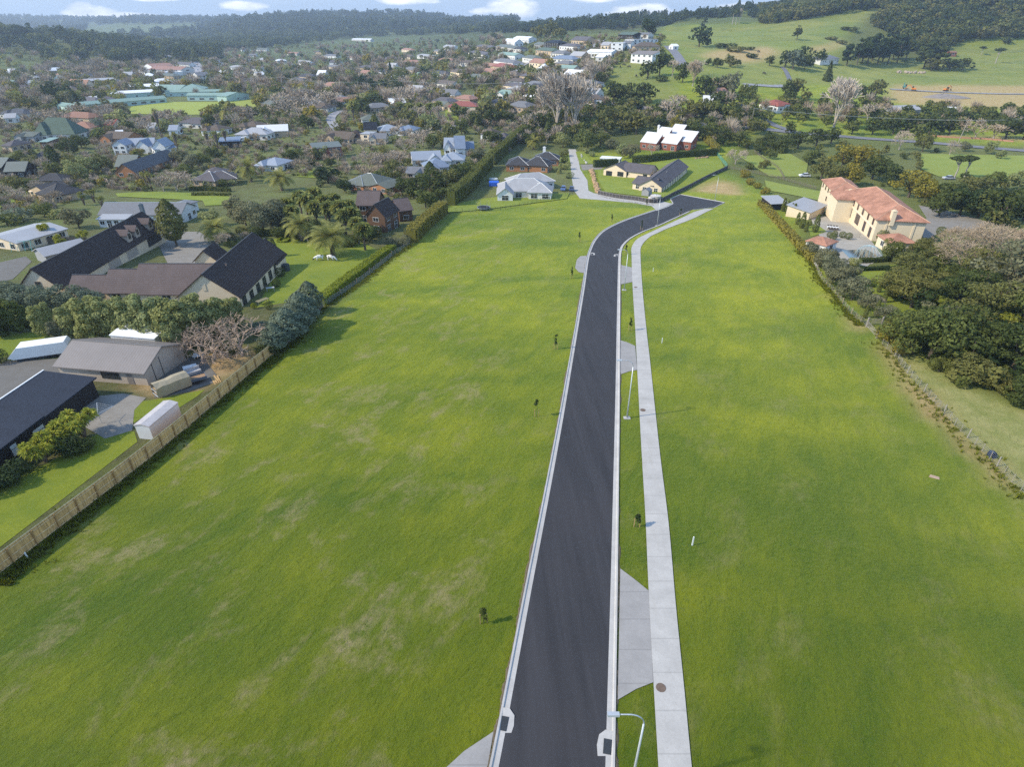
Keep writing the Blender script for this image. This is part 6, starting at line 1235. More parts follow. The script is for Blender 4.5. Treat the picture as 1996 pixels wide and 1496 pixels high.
# ------------------------------------------------------------------ lamps, saplings, pegs, pits
LAMPM=plain('galvanised lamp steel',(.50,.52,.53),.4,.06,metal=.4)
def lamp(label,px=None,xy=None,arm=pi,h=8.4,reach=1.5):
    p=P(*px) if px else Vector((xy[0],xy[1],zz(*xy))); o=thing('street_lamp',label,'street lamp',p,arm,'street lamps along the new street')
    link('base_plate',boxmesh('base_plate',.85,.6,.12,KERBC,0),o)
    mb=MB(); mb.tube([(0,0,.1),(0,0,h*.35),(0,0,h-.9)],[.10,.075,.055],10); link('pole',mb.mesh('pole',LAMPM),o,smooth=True)
    mb=MB(); mb.tube([(reach*.62*(1-cos(t))*1.0 if t<pi/2 else reach*.62+(reach*.38)*(t-pi/2)/.4,0,h-.9+.9*sin(min(t,pi/2))) for t in np.linspace(0,pi/2+.4,12)],.04,8); link('arm',mb.mesh('arm',LAMPM),o,smooth=True)
    mb=MB(); mb.xprism([(-.14,-.02),(.14,-.02),(.11,.10),(-.11,.10)][::-1],reach-.05,reach+.62); hd=link('lamp_head',mb.mesh('lamp_head',LAMPM),o,(0,0,h))
    mb=MB(); mb.box(reach+.08,reach+.55,-.1,.1,-.05,-.022); link('lens',mb.mesh('lens',WHITE),hd); return o
lamp('street lamp with its base on the verge beside the upper manhole',px=(1222,816),h=8.6)
lamp('street lamp standing against the crossing below the bend',px=(1216.5,566),h=8.6)
lamp('street lamp on the inside of the bend',px=(1280.5,441),h=8.6,arm=pi*.75)
lamp('street lamp at the far corner of the turning head',px=(1393,391),h=8.6,arm=pi)
q=P(1257,1402,8.2); lamp('street lamp nearest the camera, its base out of frame',xy=(q.x,q.y),h=8.6)
STK=plain('pine stake',(.46,.30,.13),.85,.15); DLEAF=LM('dark')
def sapling(px,label,h=2.0,lf='dark',dead=False):
    h*=1.2; o=thing('sapling',label,'sapling',P(*px),rnd.uniform(-.3,.3),'staked saplings planted beside the street')
    mb=MB()
    for s in (-.28,.28): mb.box(s-.03,s+.03,-.03,.03,-.1,1.15)
    me=mb; 
    for s in (-.28,.28): link('stake',boxmesh('stake',.065,.065,1.25,STK,-.1),o,(s,0,0))
    mb=MB(); mb.tube([(0,0,-.05),(.02,0,h*.5),(0,0,h*.9)],[.03,.02,.008],5); link('stem',mb.mesh('stem',BARK),o)
    g=np.random.default_rng(int(px[0])); L_=[(g.uniform(-.16,.16),g.uniform(-.16,.16),g.uniform(h*.38,h*.98),g.uniform(.12,.25),g.uniform(.12,.25),g.uniform(.22,.40)) for _ in range(8)]
    C_,N_=lobes_pts(L_,260,g,(.3,1.1)); V_=leaves(C_,N_,np.full(len(C_),.075),g=g); link('leaves',arr_mesh('leaves',V_,len(V_)//4,LM(lf)),o)
for px,l,h in (((1046,813),'staked sapling on the left grass opposite the upper manhole',2.2),((1083,681),'staked sapling on the left grass below the driveway crossing',2.3),((1114,543),'staked sapling beside the rough pale crossing',2.2),((1129,472),'staked sapling above the rough pale crossing',2.2),
  ((943,1216),'low bushy sapling on the left grass nearest the camera',1.6),((1241,1028),'small sapling between the kerb and footpath nearest the camera',1.9),((1228,645),'sapling on the verge above the middle crossing',2.3),((1220,497),'reddish sapling on the verge beside the lamp at the bend',2.0),((1250,449),'sapling on the verge inside the bend',2.2),((1326,421),'sapling on the verge below the turning head',2.0),((1260,402),'sapling beside the mouth of the long driveway',1.8),((1192,433),'sapling on the outer grass of the bend',2.0)): sapling(px,l,h,'deep' if h>1.7 else 'dark')
for px,l,h in (((1349,1064),'white survey peg in the right field nearest the camera',1.1),((1290,669),'white survey peg in the right field beside the middle of the street',.9),((1273,530),'small white survey peg near the bend',.8),((55,1090),'short pale peg in front of the timber fence',.8)):
    mb=MB(); mb.box(-.06,.06,-.03,.03,-.1,h); mb.add([(-.06,-.03,h),(.06,-.03,h),(.06,.03,h),(-.06,.03,h),(0,0,h+.1)],[(0,1,4),(1,2,4),(2,3,4),(3,0,4)]); o=link('survey_peg',mb.mesh('survey_peg',WHITE),None,P(*px)); tag(o,l,'peg',None if 0 else 'white survey pegs')
IRON=plain('cast iron lid',(.14,.10,.075),.7,.3,6)
for px,l in (((1288,1343),'round rusty manhole lid on the footpath nearest the camera'),((1253,801),'small manhole lid on the footpath half way up'),((1239,561),'small dark manhole lid on the footpath near the bend')):
    mb=MB(); r=.36; mb.prism([(r*cos(t*pi/10),r*sin(t*pi/10)) for t in range(20)],0,.02); o=link('manhole_cover',mb.mesh('manhole_cover',IRON),None,P(*px)+Vector((0,0,.078))); tag(o,l,'manhole cover','manhole covers in the footpath')
for (px,sgn),l in zip((((985,1413),1),((1181,1457),-1),((1155,496),1),((1201,499),-1)),('drain pit in the left kerb at the bottom of the picture','drain pit in the right kerb at the bottom of the picture','drain pit in the left kerb below the bend','drain pit in the right kerb below the bend')):
    p=P(*px); d=Lw[6]-Lw[2]; o=thing('catch_pit',l,'drain',p+Vector((0,0,0)),atan2(d.y,d.x)-pi/2,'kerb drain pits')
    mb=MB(); s=sgn; mb.prism([(-s*.45,-1.1),(s*.1,-1.1),(s*.5,-.7),(s*.6,0),(s*.5,.7),(s*.1,1.1),(-s*.45,1.1)][::s],-.03,.06); link('apron',mb.mesh('apron',KERBC),o)
    mb=MB()
    for k in range(9): mb.box(-.24-s*.1,.24-s*.1,-.44+k*.105,-.39+k*.105,.076,.09)
    mb.box(-.27-s*.1,.27-s*.1,-.5,.5,.03,.078); link('grating',mb.mesh('grating',DKSTEEL),o)
# ------------------------------------------------------------------ vehicles
def car(px,label,rot,col,h=1.5,L_=4.4,name='parked_car',cat='car',van=False):
    o=thing(name,label,cat,P(*px)+Vector((0,0,.1)),rot); W_=1.8
    pm=plain('car paint %s'%col,dict(blue=(.10,.16,.33),navy=(.05,.07,.13),white=(.7,.7,.7),grey=(.2,.2,.22),red=(.35,.05,.04),silver=(.42,.43,.45))[col],.3,.04,spec=.6)
    a=L_/2; prof=[(-a,.35),(-a,.8),(-a+.15,.92),(-a*.45,.98),(a-.5,1.0),(a-.05,.9),(a,.7),(a,.35)] if not van else [(-a,.35),(-a,1.0),(-a+.5,1.25),(-a+1.0,2.2),(a-.05,2.3),(a,.35)]
    mb=MB(); n=len(prof); V_=[(x,s*W_/2*(.97 if z>.6 else 1),z) for s in(-1,1) for x,z in prof]; mb.add(V_,[tuple(range(n)),tuple(range(n,2*n))[::-1]]+[(i,n+i,n+(i+1)%n,(i+1)%n) for i in range(n)]); link('body',mb.mesh('body',pm),o)
    if not van:
        c=MB(); lo=[(-a*.5,.97),(a*.78,.99)]; up=[(-a*.22,h-.05),(a*.5,h-.03)]
        def ring(z0,pts,w): return [(pts[0][0],-w,pts[0][1]),(pts[1][0],-w,pts[1][1]),(pts[1][0],w,pts[1][1]),(pts[0][0],w,pts[0][1])]
        c.add(ring(0,lo,.84)+ring(0,up,.66),[(0,1,5,4),(1,2,6,5),(2,3,7,6),(3,0,4,7)]); link('windows',c.mesh('windows',GLASS),o)
        r=MB(); r.box(-a*.22,a*.5,-.67,.67,h-.05,h); link('roof',r.mesh('roof',pm),o)
    else:
        r=MB(); r.box(-a+.55,-a+1.5,-W_/2-.01,W_/2+.01,1.35,1.95); r.box(-a+.62,-a+.72,-.75,.75,1.3,1.9); link('windows',r.mesh('windows',GLASS),o)
    for sx in(-1,1):
        for sy in(-1,1):
            w=MB(); w.tube([(0,-.11,0),(0,.11,0)],.32,12); ww=link('wheel',w.mesh('wheel',RUBBER),o,(sx*a*.62,sy*W_/2*.93,.3)); k=MB(); k.tube([(0,-.12,0),(0,.12,0)],.17,8); link('rim',k.mesh('rim',STEEL),ww)
    return o
car((1098,371),'bright blue car parked beside the white tiled house',R(80),'blue'); car((1114,372),'dark blue car parked right of the bright blue one',R(82),'navy')
car((475,276),'white van parked beside the blue-roofed garage',R(60),'white',L_=5.2,name='van',cat='van',van=True); car((903,237),'white car on the lane below the red-roofed house',R(70),'white')
car((737,282),'white car parked among the bare trees',R(10),'white'); car((540,265),'white car in front of the white-roofed house',R(5),'white'); car((1456,170),'silver car on the track at the foot of the hill',R(5),'silver'); car((1848,350),'silver car half hidden behind the mansion trees',R(0),'silver'); car((1568,345),'white car in the shade left of the mansion',R(0),'white'); car((380,326+0),'white car behind the phoenix palm',R(20),'white') if 0 else None
for i,(x,y,c) in enumerate(((380,122,'white'),(384,127,'grey'),(387,131,'silver'),(385,137,'white'),(389,142,'navy'),(380,146,'red'),(372,150,'white'),(382,118,'grey'))):
    o=car((x,y),'',R(85),c); AUTO.append((o,{'white':'white','grey':'grey','silver':'silver','navy':'dark blue','red':'red'}[c]+' car on the wide main road',x,y,'cars on the distant main road')); o['group']='cars on the distant main road'
def digger(px,label,col,rot,s=1):
    o=thing('excavator',label,'excavator',P(*px)+Vector((0,0,.3)),rot); m=plain('machine '+col,dict(orange=(.6,.2,.03),green=(.06,.22,.2))[col],.5,.1)
    for y in(-1,1): link('track',boxmesh('track',3.4,.5,.8,DKSTEEL),o,(0,y,0))
    mb=MB(); mb.box(-1.6,1.4,-1.2,1.2,.9,1.9); link('body',mb.mesh('body',m),o); mb=MB(); mb.box(.2,1.4,-1.2,-.1,1.9,3.0); link('cab',mb.mesh('cab',GLASS),o)
    mb=MB(); mb.tube([(1.2,.4,1.5),(3.0,.4,4.0),(5.2,.4,3.0)],.25,5); mb.tube([(5.2,.4,3.0),(5.6,.4,1.0)],.2,5); link('boom',mb.mesh('boom',m),o); mb=MB(); mb.box(5.1,6.1,0,.9,.3,1.1); link('bucket',mb.mesh('bucket',DKSTEEL),o)
digger((1780,177),'orange excavator in the earthworks','orange',2.6); digger((1763,173),'teal excavator behind the earthworks','green',1.2); digger((1843,178),'second orange excavator beside the gravel heap','orange',.3)
o=drape('gravel_heap',[(0,0),(1,0),(1,1)],CLAYB,0) if 0 else None
mb=MB(); g_=np.random.default_rng(3); n=20
V_=[];F_=[]
for j in range(6):
    for i in range(n):
        t=2*pi*i/n; r=(1-j/5.5); V_.append((r*22*cos(t)*g_.uniform(.93,1.07),r*6*sin(t)*g_.uniform(.93,1.07),j*.62*g_.uniform(.85,1.1)-.3))
for j in range(5):
    for i in range(n): F_.append((j*n+i,j*n+(i+1)%n,(j+1)*n+(i+1)%n,(j+1)*n+i))
F_.append(tuple(5*n+i for i in range(n))); mb.add(V_,F_); o=link('gravel_heap',mb.mesh('gravel_heap',plain('heap gravel',(.25,.22,.20),.95,.25,1)),None,P(1838,190)); tag(o,'long grey heap of gravel on the clay','gravel heap')
# caravan behind the workshop
o=thing('caravan','long white caravan with a black skirt behind the workshop','caravan',P(72,722),0); a,c_=P(29,678,2.5),P(123,667,2.5); rr=atan2(c_.y-a.y,c_.x-a.x); lc=hypot(c_.x-a.x,c_.y-a.y); o.rotation_euler.z=rr
m=(a+c_)/2+Vector((-sin(rr),cos(rr),0))*1.2; o.location=(m.x,m.y,zz(m.x,m.y))
mb=MB(); prof=[(-lc/2-1.6,.95),(-lc/2,2.45),(lc/2,2.5),(lc/2+.35,1.9),(lc/2+.2,.65),(-lc/2-.9,.6)]; n=len(prof); V_=[(x,s*1.2,z) for s in(-1,1) for x,z in prof]; mb.add(V_,[tuple(range(n))[::-1],tuple(range(n,2*n))]+[(i,(i+1)%n,n+(i+1)%n,n+i) for i in range(n)]); link('body',mb.mesh('body',WHITE),o)
mb=MB(); mb.box(-lc/2-.6,lc/2,-1.1,1.1,.25,.6); link('chassis',mb.mesh('chassis',DKSTEEL),o)
for x in(.4,1.3):
    for s in(-1,1): w=MB(); w.tube([(0,-.1,0),(0,.1,0)],.33,12); link('wheel',w.mesh('wheel',RUBBER),o,(x,s*1.1,.32))
# box trailer
o=thing('box_trailer','small blue-grey box trailer filled with mulch beside the workshop','trailer',P(386,745),R(38)); tm=plain('trailer blue steel',(.10,.13,.17),.5,.15)
mb=MB(); mb.box(-1.2,1.2,-.7,.7,.5,.56)
for y in(-.72,.68): mb.box(-1.2,1.2,y,y+.04,.56,.95)
for x in(-1.24,1.2): mb.box(x,x+.04,-.72,.72,.56,.95)
link('tray',mb.mesh('tray',tm),o); link('mulch',boxmesh('mulch',2.36,1.34,.2,plain('wood mulch',(.30,.19,.11),.95,.3,5),.565),o)
for s in(-1,1): w=MB(); w.tube([(0,-.08,0),(0,.08,0)],.3,12); link('wheel',w.mesh('wheel',RUBBER),o,(-.1,s*.82,.3))
mb=MB(); mb.tube([(-1.2,.5,.5),(-2.5,0,.4)],.04,5); mb.tube([(-1.2,-.5,.5),(-2.5,0,.4)],.04,5); link('drawbar',mb.mesh('drawbar',DKSTEEL),o)
# tarpaulin-covered rack
o=thing('covered_rack','tan tarpaulin over a steel storage rack against the workshop wall','storage rack',P(338,762),R(50)); cv=plain('tan tarpaulin',(.33,.28,.19),.9,.15,1.5)
mb=MB(); g_=random.Random(2); pr=[(-.95,.2),(-1.0,1.7),(-.3,2.15),(.5,2.1),(1.0,1.5),(1.05,.15)]
for k in range(6):
    for y,z in pr: mb.v.append((-2.3+k*.92,y+g_.uniform(-.08,.08),z+g_.uniform(-.08,.08)))
for k in range(5):
    for i in range(5): mb.f.append((k*6+i,k*6+i+1,k*6+7+i,k*6+6+i)); mb.m.append(0)
mb.f.append((5*6+0,5*6+1,5*6+2,5*6+3,5*6+4,5*6+5)); mb.m.append(0); link('tarpaulin',mb.mesh('tarpaulin',cv),o)
mb=MB()
for x in(-2.3,-.8,.8,2.2):
    for y in(-.85,.85): mb.tube([(x,y,-.1),(x,y,1.6)],.04,4)
for z in(.4,1.1):
    for y in(-.85,.85): mb.tube([(-2.4,y,z),(2.3,y,z)],.035,4)
    for x in(-2.3,2.2): mb.tube([(x,-.85,z),(x,.85,z)],.035,4)
link('frame',mb.mesh('frame',STEEL),o)
for z in(.45,1.15): link('shelf',boxmesh('shelf',4.4,1.6,.05,TIMB,z),o)
for px,sz,rt_,lab,mt,nm in (((372,722),(1.9,1.3,.12),.6,'white sheet leaning beside the tarpaulin rack',WHITE,'leaning_sheet'),((388,698),(1.5,1.2,.1),.3,'white framed panel lying near the bare tree',WHITE,'leaning_sheet'),((378,728),(2.0,.8,.7),.75,'pale grey padded bench seat left beside the trailer',plain('pale grey vinyl',(.45,.43,.42)),'old_sofa')):
    mb=MB(); x,y,z=sz
    if nm=='old_sofa': mb.box(-x/2,x/2,-y/2,y/2,.1,.45); mb.box(-x/2,x/2,y/2-.15,y/2,.45,.9)
    else:
        mb.box(-x/2,x/2,-y/2,-y/2+.1,.5,.5+z); mb.box(-x/2,x/2,y/2-.1,y/2,.5,.5+z); mb.box(-x/2,-x/2+.1,-y/2+.1,y/2-.1,.5,.5+z); mb.box(x/2-.1,x/2,-y/2+.1,y/2-.1,.5,.5+z); mb.box(-x/2+.1,x/2-.1,-y/2+.1,y/2-.1,.5,.5+z*.6)
        for sx in(-.8,.8): mb.box(sx*x/2-.05,sx*x/2+.05,-.3,.3,0,.5)
    o=link(nm,mb.mesh(nm,mt),None,P(*px),rt_); tag(o,lab,'sheet' if nm!='old_sofa' else 'seat')
o=thing('timber_stack','pile of sawn planks beside the fence','timber pile',P(420,740),R(-50))
for k in range(7): link('board',boxmesh('board',2.6-k*.1,.22,.05,STK),o,(rnd.uniform(-.3,.3),(k%4-1.5)*.26,.05+.06*(k//4))).rotation_euler=(0,0,rnd.uniform(-.12,.12))
# clothes line
o=thing('clothes_line','rotary clothes line leaning over the paved yard','clothes line',P(199,826),0)
mb=MB(); mb.tube([(0,0,-.1),(0,0,2.0)],.03,6); link('post',mb.mesh('post',STEEL),o)
for k in range(4): mb=MB(); a=k*pi/2+.5; mb.tube([(0,0,1.6),(cos(a)*1.9,sin(a)*1.9,2.1)],.028,5); link('arm',mb.mesh('arm',STEEL),o)
mb=MB()
for r in(.7,1.1,1.5,1.85):
    for k in range(4): a=k*pi/2+.5; b_=a+pi/2; mb.tube([(cos(a)*r,sin(a)*r,1.6+r*.26),(cos(b_)*r,sin(b_)*r,1.6+r*.26)],.008,3)
link('line',mb.mesh('line',WHITE),o)
# trampoline
o=thing('trampoline','round trampoline with safety poles on the fenced lawn','trampoline',P(943,409),0)
mb=MB(); mb.prism([(2.0*cos(t*pi/12),2.0*sin(t*pi/12)) for t in range(24)],.78,.82); link('mat',mb.mesh('mat',RUBBER),o)
mb=MB(); mb.tube([(2.1*cos(t*pi/12),2.1*sin(t*pi/12),.82) for t in range(25)],.12,5,cap=False); link('pad_ring',mb.mesh('pad_ring',plain('blue-grey pad',(.18,.22,.25))),o)
for k in range(6): mb=MB(); a=k*pi/3; mb.tube([(2.1*cos(a),2.1*sin(a),0),(2.15*cos(a),2.15*sin(a),2.6)],.04,5); link('net_pole',mb.mesh('net_pole',STEEL),o)
# swing frame
tl=plain('teal painted tube',(.14,.42,.38),.5,.08)
o=thing('swing_set','teal swing frame on the lawn beside the cream shed','swing set',P(46,488),R(15))
for x in(-2.2,-.8,.8,2.2):
    for s in(-1,1): mb=MB(); mb.tube([(x,s*1.1,0),(x,0,2.3)],.05,5); link('leg',mb.mesh('leg',tl),o)
mb=MB(); mb.tube([(-2.2,0,2.3),(2.2,0,2.3)],.05,5); link('top_bar',mb.mesh('top_bar',tl),o)
mb=MB(); mb.box(-.3,.3,-.12,.12,.45,.5); mb.tube([(-.28,0,.5),(-.28,0,2.3)],.012,3); mb.tube([(.28,0,.5),(.28,0,2.3)],.012,3); link('swing_seat',mb.mesh('swing_seat',WHITE),o)
# umbrella, tables, tank
def table(px,label,L_,W_,mt,rot,chairs=0,cm=None):
    o=thing('outdoor_table',label,'table',P(*px)+Vector((0,0,.05)),rot); link('table_top',boxmesh('table_top',L_,W_,.06,mt,.7),o)
    for x in(-1,1):
        for y in(-1,1): link('leg',boxmesh('leg',.09,.09,.7,mt),o,(x*(L_/2-.12),y*(W_/2-.1),0))
    p=P(*px)
    for k in range(chairs):
        s=1 if k%2 else -1; i=k//2; u=(i-(chairs/2-1)/2)*.75; c=thing('garden_chair','' ,'chair',(p.x+cos(rot)*u-sin(rot)*s*(W_/2+.3),p.y+sin(rot)*u+cos(rot)*s*(W_/2+.3),p.z+.05),rot+(0 if s<0 else pi),'dark chairs round the terrace table'); c['label']='dark garden chair drawn up to the white terrace table'
        link('seat',boxmesh('seat',.5,.5,.06,cm,.42),c); link('backrest',boxmesh('backrest',.5,.06,.5,cm,.45),c,(0,-.24,0))
        for x in(-.2,.2):
            for y in(-.2,.2): link('leg',boxmesh('leg',.05,.05,.42,cm),c,(x,y,0))
table((513,592),'weathered wooden outdoor table on the farmhouse patio',2.4,1.1,plain('mossy wood',(.20,.18,.10)),R(55)); table((528,568),'grey outdoor table nearer the farmhouse corner',1.6,.8,plain('grey table',(.35,.36,.34)),R(20)); table((1622,448),'white outdoor table on the mansion terrace',3.0,1.2,WHITE,R(-20),8,plain('dark wicker',(.10,.08,.06)))
o=thing('lawn_umbrella','cream lawn umbrella beside the dark hip-roofed house','umbrella',P(72,383),0); mb=MB(); mb.tube([(0,0,0),(0,0,2.5)],.03,6); link('pole',mb.mesh('pole',STEEL),o)
mb=MB(); mb.add([(2*cos(k*pi/4),2*sin(k*pi/4),2.05) for k in range(8)]+[(0,0,2.7)],[(k,(k+1)%8,8) for k in range(8)]); link('canopy',mb.mesh('canopy',CREAMP),o)
def tank(px,label,r,h,mt,nm='water_tank',cat='tank'):
    mb=MB(); n=28; mb.prism([(r*cos(2*pi*k/n),r*sin(2*pi*k/n)) for k in range(n)],-.3,h); V_=[(r*cos(2*pi*k/n),r*sin(2*pi*k/n),h+.001) for k in range(n)]+[(0,0,h+r*.12)]; mb.add(V_,[(k,(k+1)%n,n) for k in range(n)]); mb.tube([(0,0,h+r*.1),(0,0,h+r*.12+.12)],.3,10); o=link(nm,mb.mesh(nm,mt),None,P(*px)); tag(o,label,cat)
tank((1278,386),'big round pale concrete tank lid by the black fence corner',1.9,.9,plain('tank concrete',(.50,.46,.42))); tank((1269,388),'low pale round tank left of the bigger one',1.0,.7,plain('tank concrete',(.5,.46,.42))); tank((558,528),'dark grey corrugated tank at the farmhouse corner',.9,1.5,plain('dark tank',(.06,.07,.07)))
tank((962,352),'low round spa pool beside the white tiled house',1.8,.8,plain('pale spa rim',(.45,.47,.46)),'spa_pool','spa pool')
o=link('blue_tarpaulin',None); bpy.data.objects.remove(o)
mb=MB(); mb.xprism([(-1.2,0),(-1.2,1.5),(0,1.9),(1.2,1.5),(1.2,0)][::-1],-1.9,1.9); o=link('covered_trailer',mb.mesh('covered_trailer',plain('bright blue tarpaulin',(.03,.12,.55),.6,.1)),None,P(963,362)); tag(o,'bright blue tarpaulin-covered trailer beside the white tiled house','trailer')
# boulder wall, firewood
def heap(name,label,line,w,sz,mt,n,cat,part='boulder'):
    L_=smoothline(PP(line),6); o=thing(name,label,cat,P(*line[0])); o0=o.location.copy(); ms=[]
    import bmesh
    for v in range(4):
        me=bpy.data.meshes.new(part); bm=bmesh.new(); bmesh.ops.create_icosphere(bm,subdivisions=2,radius=1); g=np.random.default_rng(v+9)
        for q in bm.verts: q.co=Vector((q.co.x*g.uniform(.85,1.1),q.co.y*g.uniform(.85,1.1),q.co.z*g.uniform(.7,.9)))
        bm.to_mesh(me); bm.free(); me.materials.append(mt); ms.append(me)
    for k in range(n):
        i=rnd.randrange(len(L_)-1); p=L_[i].lerp(L_[i+1],rnd.random()); x=p.x+rnd.uniform(-w,w); y=p.y+rnd.uniform(-w,w); s=rnd.uniform(*sz); q=link(part,rnd.choice(ms),o,(x-o0.x,y-o0.y,zz(x,y)-o0.z+s*.4)); q.scale=(s,s,s); q.rotation_euler=(rnd.random()*3,rnd.random()*3,rnd.random()*3)
heap('boulder_bank','bank of orange-brown boulders beside the long driveway',[(1152,331),(1156,342),(1160,355),(1163,368),(1168,378)],.8,(.35,.75),plain('orange boulder',(.38,.25,.14),.9,.25,2),80,'rock bank')
heap('boulder_row','row of pale boulders along the driveway verge',[(1132,300),(1136,310),(1144,320)],.3,(.3,.5),plain('pale boulder',(.42,.40,.36),.9,.2,2),16,'rock row')
heap('firewood_stack','row of cut firewood rounds behind the courtyard lawn',[(1356,310),(1370,308),(1382,307)],.5,(.35,.55),plain('cut firewood',(.26,.18,.11),.9,.3,3),34,'firewood','log')
heap('rubble_edge','line of small rubble under the black fence',[(1170,383),(1200,390),(1240,396),(1275,400)],.25,(.12,.25),plain('grey rubble',(.26,.24,.22),.9,.25,3),70,'rubble','stone')
heap('fallen_logs','bleached fallen trunks and slash on the pasture',[(1742,142),(1762,142),(1785,143),(1800,142)],3,(.8,1.6),plain('bleached wood',(.34,.28,.22),.9,.25,1),22,'logs','log')
# rotten rug/black rubbish by right fence
mb=MB(); mb.box(-.35,.35,-.3,.3,0,.6); mb.box(-.3,.25,-.3,.3,.6,.78); o=link('trough',mb.mesh('trough',plain('dark blue plastic',(.02,.03,.06),.5)),None,P(1931,892)); tag(o,'dark blue plastic tub by the right hand wire fence','tub')
mb=MB(); mb.prism([(-.5,-.3),(.5,-.2),(.45,.3),(-.4,.25)],0,.05); o=link('cardboard_sheet',mb.mesh('cardboard_sheet',plain('wet cardboard',(.38,.27,.19))),None,P(1821,931),R(-35)); tag(o,'tan scrap of board lying in the right field','board')
# wire globe sculpture by the pool
o=thing('wire_dome','pale blue wire dome over the end of the pool','dome',P(1692,500)+Vector((0,0,.05)),0); bm_=plain('pale blue wire',(.30,.42,.46))
for k in range(9): a=k*pi/9; mb=MB(); mb.tube([(3.0*cos(a)*cos(t),3.0*sin(a)*cos(t),2.6*sin(t)) for t in np.linspace(0,pi,14)],.035,4); link('hoop',mb.mesh('hoop',bm_),o)
# ------------------------------------------------------------------ poles and lines
def pole(px,label,h=9,r=.16,lean=0):
    p=P(*px); o=thing('power_pole',label,'power pole',p,rnd.uniform(-.2,.2),'power poles'); mb=MB(); mb.tube([(0,0,-.3),(lean,0,h)],[r,r*.7],7); link('pole',mb.mesh('pole',GREYP),o); mb=MB(); mb.box(lean-1.2,lean+1.2,-.06,.06,h-.6,h-.45); link('crossarm',mb.mesh('crossarm',OLDT),o); return Vector((p.x,p.y,p.z+h-.3))
tops=[pole((1868,277),'leaning power pole beside the country road behind the mansion',11,.2,1.2),pole((1463,248),'power pole beside the road junction',10,.18),pole((1996+45,262),'power pole beyond the right edge of the road',11,.2)]
tB=[pole((552,176),'power pole left of the tall white house in the suburb',12,.25),pole((700,188),'power pole beside the dark round trees of the suburb',12,.25),pole((768,184),'power pole left of the tall pale gabled house',12,.25),pole((1010,200),'power pole near the giant bare poplar',14,.25),pole((190,177),'pale power pole left of the school',14,.3),pole((930,197),'power pole on the street behind the red-roofed house',10,.2),pole((1995,290),'short pole at the right end of the road',6,.15)]
pole((1521,252),'white post at the road junction',4,.12); pole((1531,255),'second white post at the road junction',3,.12)
def cable(label,pts,sag=1.2,r=.045):
    mb=MB(); 
    for a,b in zip(pts,pts[1:]):
        for off in(-.9,.9): mb.tube([(a.lerp(b,t).x,a.lerp(b,t).y+off,a.lerp(b,t).z-sag*4*t*(1-t)) for t in np.linspace(0,1,9)],r,3)
    o=link('power_cable',mb.mesh('power_cable',plain('grey cable',(.3,.32,.31))),None); tag(o,label,'cable')
cable('power cable strung across the right hand trees',[tops[1],tops[0],tops[2]]); cable('power cable strung across the middle of the suburb',[P(420,172)+Vector((0,0,12)),tB[0],tB[1],tB[2],tB[3]],2)
# ------------------------------------------------------------------ cows: one skinned body each
def cow_mesh(graze=True):
    me=bpy.data.meshes.new('cow'); hd=(1.45,0,.35) if graze else (1.5,0,1.35)
    V_=[(0,0,1.05),(-.7,0,1.12),(.55,0,1.05),(.95,0,1.1 if not graze else .95),(hd[0]-.15,0,hd[2]+.15),(hd[0]+.12,0,hd[2]-.12)]
    E=[(0,1),(0,2),(2,3),(3,4),(4,5)]; Rr=[.40,.34,.36,.22,.17,.11]
    for root,x in((1,-.72),(2,.55)):
        for s in(-1,1):
            b=len(V_); V_+= [(x,s*.2,.72),(x+(-.08 if x<0 else .02),s*.22,.4),(x+(.0 if x<0 else .0),s*.22,.04)]; E+=[(root,b),(b,b+1),(b+1,b+2)]; Rr+=[.17,.085,.07]
    b=len(V_); V_+=[(-1.08,0,1.15),(-1.15,0,.65)]; E+=[(1,b),(b,b+1)]; Rr+=[.06,.035]
    b=len(V_); V_+=[(hd[0]-.2,.2,hd[2]+.28),(hd[0]-.2,-.2,hd[2]+.28)]; E+=[(4,b),(4,b+1)]; Rr+=[.05,.05]
    me.from_pydata(V_,E,[]); return me,Rr
def cow(px,label,rot,mt,graze=True,cat='cow statue',name='cow_statue',s=1,group=None):
    me,Rr=cow_mesh(graze); o=link(name,me,None,P(*px),rot); o.scale=(s,s,s); m=o.modifiers.new('skin','SKIN')
    for v,r in zip(me.skin_vertices[0].data,Rr): v.radius=(r,r)
    me.skin_vertices[0].data[0].use_root=True; m.use_smooth_shade=True; sb=o.modifiers.new('sub','SUBSURF'); sb.levels=1; sb.render_levels=1
    me.materials.append(mt); tag(o,label,cat,group); return o
cm_,_t=newmat('black and white hide',.7,.3); _n=_t.noise(_t.obj(),1.3,2,.4); _t.col(_t.ramp(_n,.52,.54,(.72,.72,.70,1),(.03,.025,.03,1)))
cm2,_t=newmat('white hide with few patches',.7,.3); _n=_t.noise(_t.obj(),1.7,2,.4); _t.col(_t.ramp(_n,.60,.62,(.74,.72,.72,1),(.05,.04,.04,1)))
cow((623,508),'black and white grazing cow statue on the wide lawn',R(195),cm_); cow((646,508),'mostly white cow statue with its head down to the right',R(-15),cm2)
blk=plain('black hide',(.03,.027,.025))
for i,(x,y) in enumerate(((1216,128),(1209,132),(1226,132),(1252,128),(1489,145),(1478,102),(1240,150))): o=cow((x,y),'',R(i*77),blk,True,'cow','cow',1.3,'black cattle on the hill pasture'); AUTO.append((o,'black cow grazing on the hill pasture',x,y,'black cattle on the hill pasture'))
